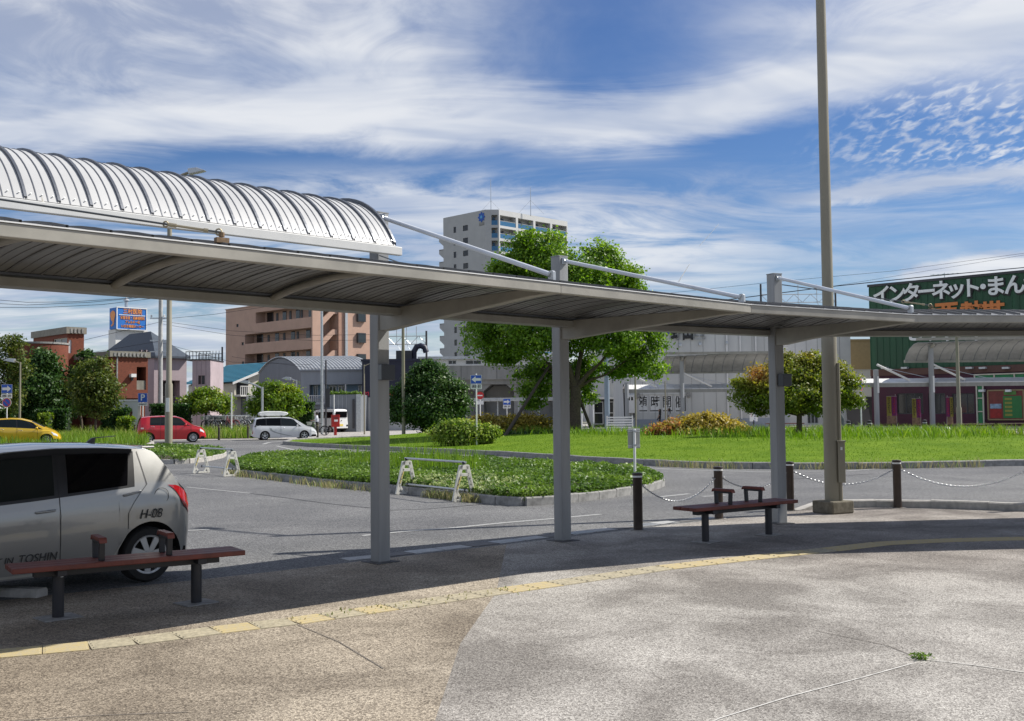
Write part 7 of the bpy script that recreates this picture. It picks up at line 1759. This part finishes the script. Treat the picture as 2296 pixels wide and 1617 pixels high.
# ================================================================== small things on the far side
t0 = thing('post_bollard', 'slim dark bollard on the far kerb between red car and minivan', 'bollard', (0, 0, 0), 0, 'slim dark bollards along the far kerb'); MB().lathe([(.075, 0), (.07, .9), (.075, .905), (.075, .95), (0, .97)], n=14).build('shaft', mat('bollard_dark', (.055, .05, .03), .7, var=.3), t0, smooth=40); MB().lathe([(.074, .78), (.078, .78), (.078, .84), (.074, .84)], n=14).build('band', mat('bollard_band', (.2, .18, .1), .6, var=.1), t0)
q = G(491, 987); t0.location = (q.x, q.y, 0); 
for px_, py_, l in ((556, 984, 'slim dark bollard on the far kerb touching the minivan tail'), (712, 982, 'slim dark bollard before the red post box'), (302, 985, 'slim dark bollard in the long grass behind the red car'), (945 / 3.11 / 1.5, 985, 'slim dark bollard in the long grass before the vase-shaped tree')):
    q = G(px_, py_); dup(t0, (q.x, min(q.y, 76), 0), None, l)
pb = DP(752, 950, 76); t = thing('post_box', 'red pillar post box beside the standing cyclist', 'post box', (pb.x, pb.y, 0), R(20)); M_pb = mat('post_red', (.42, .015, .012), .45, var=.12)
MB().bb(-.09, -.09, 0, .09, .09, .62).build('leg', M_pb, t, bevel=.01); bd = MB().bb(-.27, -.24, .60, .27, .24, 1.42).build('box', M_pb, t, bevel=.03); MB().bb(-.28, -.25, 1.425, .28, .25, 1.46).build('lid', M_pb, t, bevel=.015); MB().bb(-.18, -.252, 1.2, .18, -.242, 1.27).build('slot', M_frd, bd); MB().bb(-.13, -.253, .98, .13, -.243, 1.12).build('notice', M_signw, bd); MB().bb(.272, -.13, .72, .28, .1, 1.1).build('notice', M_signw, bd)
# dark map board
mb0 = DP(1925, 965, 62); t = thing('map_board', 'dark slanted map board on two posts near the maple', 'board', (mb0.x, mb0.y, 0)); b = MB(); k = 62 / 2400; b.extr([(-30 * k, -.3, ZAT(1895, 917, 62)), (20 * k, -.3, ZAT(1945, 917, 62)), (30 * k, .1, ZAT(1957, 953, 62) + .0), (-22 * k, .1, ZAT(1905, 953, 62))], (0, .08, 0)); b.build('board', M_frd, t, bevel=.01)
for x in (-16, 12): MB().cyl((x * k, .1, 0), (x * k, .1, 1.7), .09, n=12).build('post', mat('dark_post', (.03, .028, .03), .6, var=.2), t, smooth=40)
st = DP(1882, 965, 60); t = thing('stone_slab', 'rough upright stone slab beside the dark map board', 'stone', (st.x, st.y, 0)); b = MB(); b.extr([(-.35, 0, 0), (.42, 0, 0), (.3, 0, 1.0), (.1, 0, 1.35), (-.25, 0, 1.45), (-.4, 0, .8)], (0, .3, 0)); b.build('slab', mat('slab_stone', (.16, .18, .17), .8, var=.5, vscale=5, bump=.6, bscale=12), t, bevel=.05)
for px_, l in ((1903, 'dark fat bollard left of the map board post'), (1950, 'dark fat bollard under the map board corner'), (1745, 'dark bollard on the pale pavement behind the maple'), (2074, 'dark fat bollard beside the second shop banner')):
    q = DP(px_, 972, 59); t = thing('fat_bollard', l, 'bollard', (q.x, q.y, 0), 0, 'dark bollards along the far shelter'); MB().lathe([(.11, 0), (.11, .8), (.12, .81), (.12, .86), (0, .9)], n=14).build('shaft', MATS['dark_post'], t, smooth=40); MB().lathe([(.111, .70), (.115, .70), (.115, .74), (.111, .74)], n=14).build('band', M_fr, t)
# shop banners
M_bpole = mat('banner_pole', (.45, .45, .45), .4, var=.05)
for i, (pa, pb_, ya, yb_, l) in enumerate(((1987, 2012, 888, 958, 'pink and yellow shop banner left of the shelter post'), (2044, 2066, 893, 962, 'pink and yellow shop banner next to a dark bollard'), (2121, 2138, 890, 960, 'pink and yellow shop banner beside the slim beige lamp'))):
    dep = 70; a, c = DP(pa, ya, dep), DP(pb_, yb_, dep); t = thing('shop_banner', l, 'banner', (c.x if i < 2 else a.x, a.y, 0), 0, 'shop banners by the magenta front'); w = c.x - a.x; zt_, zb_ = a.z, DP(pa, yb_ - 8, dep).z; s_ = -1 if i < 2 else 1
    MB().cyl((0, 0, .2), (s_ * .08, 0, zt_ + .1), .018, n=8).build('banner_pole', M_bpole, t); MB().cyl((0, 0, zt_ - .02), (s_ * w, 0, zt_ - .02), .012, n=6).build('cross_bar', M_bpole, t); MB().lathe([(.3, 0), (.28, .12), (.15, .26), (0, .28)], n=18).build('water_base', M_whitep, t, smooth=50)
    for x0, x1, z0_, z1_, mm, nm in ((.0, .52, .28, .98, mat('banner_pink', (.22, .03, .13), .7, var=.15), 'pink_field'), (.52, 1, .28, .98, mat('banner_yellow', (.34, .28, .05), .7, var=.12), 'yellow_field'), (0, 1, 0, .28, mat('banner_photo', (.28, .17, .10), .7, var=.4, vscale=5), 'photo_field')):
        b = MB(); N_ = 6; rows = [[(s_ * w * (x0 + (x1 - x0) * j / N_), -.02 + .03 * math.sin(j * 1.3 + z0_ * 9), zb_ + (zt_ - zb_) * zz) for j in range(N_ + 1)] for zz in (z0_, z1_)]
        b.grid(rows); fo = b.build(nm, mm, t, smooth=60)
        if nm != 'photo_field':
            st_ = MB()
            for k in range(9):
                zq = zb_ + (zt_ - zb_) * (.92 - k * .065); xc_ = s_ * w * (x0 + x1) / 2 + random.uniform(-.03, .03)
                st_.box((xc_, -.062, zq), (random.uniform(.05, .16), .004, .03)); st_.box((xc_ + random.uniform(-.05, .05), -.062, zq - .03), (.03, .004, .07))
            so_ = st_.build('print_strokes', M_ink if nm == 'yellow_field' else M_redl, fo); so_['kind'] = 'stuff'
# far benches before the shopfront
for px_, py_, w_, l in ((2180, 978, 2.9, 'long low bench under the light column of the shopfront'), (2285, 978, 2.6, 'long low bench under the price board')):
    q = DP(px_, py_, 71); t = thing('long_bench', l, 'bench', (q.x, q.y, 0), 0, 'long benches under the far shelter'); 
    for k in range(3): MB().bb(-w_ / 2, -.2 + k * .14, .40, w_ / 2, -.08 + k * .14, .45).build('seat_slat', mat('weathered_wood', (.22, .17, .12), .7, var=.25), t)
    for x in (-w_ * .4, w_ * .4): MB().bb(x - .05, -.18, 0, x + .05, .2, .40).build('leg', M_frd, t)
# vertical banner sign by the maple, clock-like disc, red bench
q = DP(1690, 958, 76); t = thing('standing_sign', 'tall white standing sign with red and blue lettering by the school', 'sign', (q.x, q.y, 0)); z0_, z1_ = ZAT(1690, 945, 76), ZAT(1690, 906, 76); pl_ = MB().bb(-.28, -.03, z0_, .28, .02, z1_).build('panel', M_signw, t, bevel=.01); pole(t, z0_ + .1, .05, M_frd)
pr_ = MB(); pr2 = MB()
for k in range(7):
    zk_ = z1_ - .14 - k * .17
    for j in range(3): pr_.bb(.03 + random.uniform(0, .02), -.034, zk_ - j * .04 - .02, .13 - random.uniform(0, .02), -.031, zk_ - j * .04)
    if k < 5:
        for j in range(3): pr2.bb(-.20 + random.uniform(0, .02), -.034, zk_ - j * .035 - .016, -.12 - random.uniform(0, .015), -.031, zk_ - j * .035)
po_ = pr_.build('print_column', MATS['logo_blue'], pl_); po_['kind'] = 'stuff'; po_ = pr2.build('print_column', M_red, pl_); po_['kind'] = 'stuff'
q = DP(1760, 962, 80); t = thing('red_bench', 'small red-brown bench on the pale pavement by the tiled shop', 'bench', (q.x, q.y, 0)); MB().bb(-1.4, -.2, .42, 1.4, .2, .48).build('seat', M_wood, t)
for x in (-1.1, 1.1): MB().bb(x - .05, -.15, 0, x + .05, .15, .42).build('leg', M_wood, t)
q = DP(1390, 962, 72); t = thing('white_barrier', 'white slatted barrier before the school meter box', 'barrier', (q.x, q.y, 0)); 
for k in range(6): MB().bb(-.9, -.03, .2 + k * .17, .9, .03, .29 + k * .17).build('slat', M_whitep, t)
for x in (-.85, .85): MB().bb(x - .04, -.04, 0, x + .04, .05, 1.2).build('post', M_whitep, t)

struct(MB().prism(ccw([(DP(432, 940, 76.6).x, 76.6), (DP(588, 940, 76.6).x, 76.6), (DP(588, 940, 82).x, 82.5), (DP(432, 940, 82).x, 82.5)]), 0, .46).build('bicycle_park', M_conc), 'low concrete slab of the bicycle park')
# ---- parked bicycles
M_bike = mat('bike_frame_silver', (.45, .46, .47), .35, metal=.6, var=.1); M_bikeb = mat('bike_frame_black', (.03, .03, .035), .4, var=.1); M_biker = mat('bike_frame_red', (.30, .03, .03), .4, var=.1)
def bicycle(label, P, rz, fm, group='bicycles parked in the long row', lean=0):
    t = thing('bicycle', label, 'bicycle', P, rz, group)
    for x in (-.52, .52):
        w = MB(); w.tube([(x + .31 * math.cos(a), 0, .33 + .31 * math.sin(a)) for a in np.linspace(0, 6.283, 20, endpoint=False)], .022, 6, closed=True); wo = w.build('wheel', M_tyre, t, smooth=60); s_ = MB()
        for k in range(8): s_.cyl((x, 0, .33), (x + .3 * math.cos(k * .785), 0, .33 + .3 * math.sin(k * .785)), .005, n=4)
        s_.build('spokes', M_galv, wo)
    b = MB()
    for a, c in (((-.52, 0, .33), (-.08, 0, .28)), ((-.08, 0, .28), (-.2, 0, .78)), ((-.52, 0, .33), (-.18, 0, .68)), ((-.08, 0, .28), (.36, 0, .72)), ((-.14, 0, .5), (.34, 0, .82)), ((.52, 0, .33), (.33, 0, .98))): b.cyl(a, c, .017, n=6)
    b.build('frame', fm, t); MB().lathe([(0, 0), (.09, .01), (.1, .04), (.05, .07), (0, .07)], (-.22, 0, .80), 10).build('saddle', M_bikeb, t, smooth=50)
    b = MB(); b.tube([(.18, -.28, .98), (.3, -.2, 1.0), (.34, 0, 1.02), (.3, .2, 1.0), (.18, .28, .98)], .014, 6); b.build('handlebar', M_galv, t)
    k = MB(); k.add([(.42, -.16, .72), (.68, -.16, .72), (.68, .16, .72), (.42, .16, .72), (.38, -.2, .97), (.74, -.2, .97), (.74, .2, .97), (.38, .2, .97)], [(0, 3, 2, 1), (0, 1, 5, 4), (1, 2, 6, 5), (2, 3, 7, 6), (3, 0, 4, 7)]); k.build('basket', M_galv, t)
    m_ = MB(); m_.tube([(-.52 + .35 * math.cos(a), 0, .33 + .35 * math.sin(a)) for a in np.linspace(.3, 2.9, 8)], .02, 5); m_.build('mudguard', fm, t)
    t.rotation_euler = (lean, 0, rz); return t
protos = [bicycle('silver city bicycle parked in the long row', DP(478, 950, 78) * Vector((1, 1, 0)) if False else (DP(478, 950, 78).x, 78, .47), R(150), M_bike), bicycle('black city bicycle parked in the long row', (DP(486, 950, 78).x, 78.4, .47), R(146), M_bikeb), bicycle('red-framed bicycle parked in the long row', (DP(521, 950, 78).x, 77.6, .47), R(150), M_biker)]
for k in range(26):
    px_ = 468 + k * 3.6 + random.uniform(-1, 1); d_ = 77.5 + random.uniform(0, 2.5) + (k % 2) * 1.6; q = DP(px_, 950, d_); pr = protos[0] if random.random() < .6 else protos[1]; dup(pr, (q.x, q.y, .47), R(random.uniform(138, 160)))

# ---- people
M_skin = mat('skin', (.42, .26, .18), .6, var=.05); M_hair = mat('hair', (.012, .010, .010), .45, var=.1)
def person(label, P, rz, H_, joints, parts, face=True):
    """joints: name -> (x, y, z, r) for a 1.70 m body; one skinned surface, clothing as material zones by height"""
    t = thing('person', label, 'person', P, rz); k = H_ / 1.70; names = list(joints); V_ = [tuple(c * k for c in joints[n][:3]) for n in names]
    edges = [('pelvis', 'waist'), ('waist', 'chest'), ('chest', 'neck'), ('neck', 'chin'), ('chin', 'crown')]
    for s in 'lr': edges += [('chest', 'shoulder_' + s), ('shoulder_' + s, 'elbow_' + s), ('elbow_' + s, 'wrist_' + s), ('wrist_' + s, 'hand_' + s), ('pelvis', 'hip_' + s), ('hip_' + s, 'knee_' + s), ('knee_' + s, 'ankle_' + s), ('ankle_' + s, 'toe_' + s)]
    for s in 'lr':
        for fi in range(5):
            nm = f'finger{fi}_{s}'; h = Vector(joints['hand_' + s][:3]); w = Vector(joints['wrist_' + s][:3]); d = (h - w).normalized(); sd = d.cross(Vector((1, 0, .3))).normalized(); names.append(nm); q = h + d * (.07 - .01 * abs(fi - 2)) + sd * (.018 * (fi - 2)) - d * (.05 if fi == 0 else 0); V_.append(tuple(q * k)); joints = dict(joints); joints[nm] = (*q, .008); edges.append(('hand_' + s, nm))
    me = bpy.data.meshes.new('body'); me.from_pydata(V_, [(names.index(a), names.index(b_)) for a, b_ in edges], [])
    o = link('body', me, t); sk = o.modifiers.new('skin', 'SKIN'); sk.use_smooth_shade = True
    for i, n in enumerate(names): r = joints[n][3] * k; me.skin_vertices[0].data[i].radius = (r * (joints[n][4] if len(joints[n]) > 4 else 1), r)
    me.skin_vertices[0].data[names.index('pelvis')].use_root = True
    o.modifiers.new('sub', 'SUBSURF').levels = 1; o.modifiers['sub'].render_levels = 2
    dg = bpy.context.evaluated_depsgraph_get(); dg.update(); m2 = bpy.data.meshes.new_from_object(o.evaluated_get(dg)); o.modifiers.clear(); o.data = m2; m2.materials.clear()
    for mm in parts['mats']: m2.materials.append(mm)
    for p in m2.polygons: p.material_index = parts['zone'](p.center / k); p.use_smooth = True
    c = Vector(joints['chin'][:3]).lerp(Vector(joints['crown'][:3]), .5) * k
    hb = MB(); hb.lathe([(0, -.125), (.05, -.115), (.078, -.06), (.086, .0), (.085, .05), (.065, .095), (.03, .112), (0, .115)], (0, 0, 0), 18); hd = hb.build('head', M_skin, t, smooth=60, loc=c); hd.scale = (1.08 * k, .95 * k, k)
    fx = MB(); fx.add([(.085, -.012, .02), (.085, .012, .02), (.112, 0, -.025), (.085, 0, -.035)], [(0, 2, 1), (0, 3, 2), (1, 2, 3)]); fx.build('nose', M_skin, hd)
    for s in (-1, 1): MB().lathe([(0, -.008), (.010, 0), (0, .008)], (.079, s * .032, .015), 8).build('eye', M_hair, hd); MB().lathe([(0, -.03), (.012, 0), (0, .03)], (0, s * .09, -.005), 8).build('ear', M_skin, hd)
    MB().bb(.070, -.022, -.066, .078, .022, -.058).build('mouth', mat('lips', (.30, .12, .10), .6, var=.05), hd)
    hr = MB(); L_ = parts.get('hair', .0); pr_ = [(0, .128), (.05, .122), (.085, .09), (.1, .04), (.1, -.02), (.092, -.05 - L_ * .3), (.085, -.07 - L_), (.0, -.075 - L_)]
    hr.lathe(pr_, (-.022 - L_ * .04, 0, 0), 18); ho = hr.build('hair', M_hair, hd, smooth=60)
    return t
def stand(arm_r, arm_l, legs):
    J = dict(pelvis=(0, 0, .93, .115, 1.25), waist=(0, 0, 1.08, .10, 1.25), chest=(.0, 0, 1.30, .115, 1.3), neck=(.0, 0, 1.46, .052), chin=(.015, 0, 1.53, .05), crown=(.01, 0, 1.64, .05))
    for s, y in (('l', .16), ('r', -.16)):
        a = arm_l if s == 'l' else arm_r; J['shoulder_' + s] = (0, y, 1.38, .055); J['elbow_' + s] = (a[0], y * 1.3, a[1], .042); J['wrist_' + s] = (a[2], y * 1.25, a[3], .03); J['hand_' + s] = (a[2] + a[4], y * 1.2, a[3] + a[5], .032)
        g = legs[0] if s == 'l' else legs[1]; J['hip_' + s] = (0, y * .55, .88, .085); J['knee_' + s] = (g[0], y * .55, .49, .058); J['ankle_' + s] = (g[1], y * .55, .085, .04); J['toe_' + s] = (g[1] + .15, y * .6, .045, .035)
    return J
shoe = mat('shoe', (.02, .02, .02), .5, var=.1)
m1 = [M_skin, mat('white_shirt', (.66, .68, .74), .8, var=.06), mat('black_trousers', (.015, .015, .02), .8, var=.1), shoe]
q = DP(711, 976, 76); person('person in white shirt and black trousers standing with a bicycle', (q.x, q.y, .012), R(180), 1.66, stand((.10, 1.15, .34, 1.08, .06, 0), (.10, 1.15, .34, 1.08, .06, 0), ((.0, -.03), (.05, .03))),
       dict(mats=m1, zone=lambda c: 3 if c.z < .09 else 2 if c.z < 1.0 else (0 if c.z > 1.47 or c.x > .16 else 1)))
bk = bicycle('dark bicycle held by the person in white shirt', (q.x + .1, q.y - .45, .02), R(180), M_bikeb, None); bk['label'] = 'dark bicycle with front basket held by the person in white shirt'
MB().bb(q.x + .08, q.y - .30, .9, q.x + .3, q.y + .1, 1.25)
m2 = [M_skin, mat('black_top', (.02, .02, .022), .8, var=.1), mat('dark_skirt', (.03, .03, .035), .8, var=.2), shoe]
q = DP(1480, 968, 80); person('person with long dark hair walking in dark clothes past the posters', (q.x, q.y, .02), R(180), 1.6, stand((-.08, 1.14, .12, .95, .02, -.07), (.12, 1.14, .2, .95, .03, -.06), ((.14, .10), (-.06, -.22))), dict(mats=m2, zone=lambda c: 3 if c.z < .09 else 0 if c.z < .4 else 2 if c.z < 1.0 else (0 if c.z > 1.46 or abs(c.y) > .17 and c.z < 1.25 else 1), hair=.28))
m3 = [M_skin, mat('white_blouse', (.62, .62, .62), .8, var=.06), mat('white_dress', (.55, .55, .57), .8, var=.06), shoe]
q = DP(1501, 968, 80); person('person with long dark hair walking in a white dress past the posters', (q.x, q.y, .02), R(180), 1.66, stand((-.1, 1.14, .06, .93, .02, -.07), (.08, 1.14, .14, .93, .03, -.06), ((.12, .08), (-.05, -.2))), dict(mats=m3, zone=lambda c: 3 if c.z < .09 else 0 if c.z < .25 else 2 if c.z < 1.0 else (0 if c.z > 1.46 or abs(c.y) > .19 and c.z < 1.2 else 1), hair=.28))

for k, (a, c, r) in enumerate((((1612, 502), (1568, 552), .5), ((1546, 592), (1519, 636), 1.1))):
    tag(MB().cyl(DP(*a, 2600), DP(*c, 2600), r, r * 1.4, n=8).build('contrail', leafmat('vapour', [(.8, .8, .8), (.8, .8, .8)], .5, 1.0)), ('upper faint' if k == 0 else 'lower brighter') + ' short vapour trail above the camphor tree', 'contrail', 'broken vapour trail')
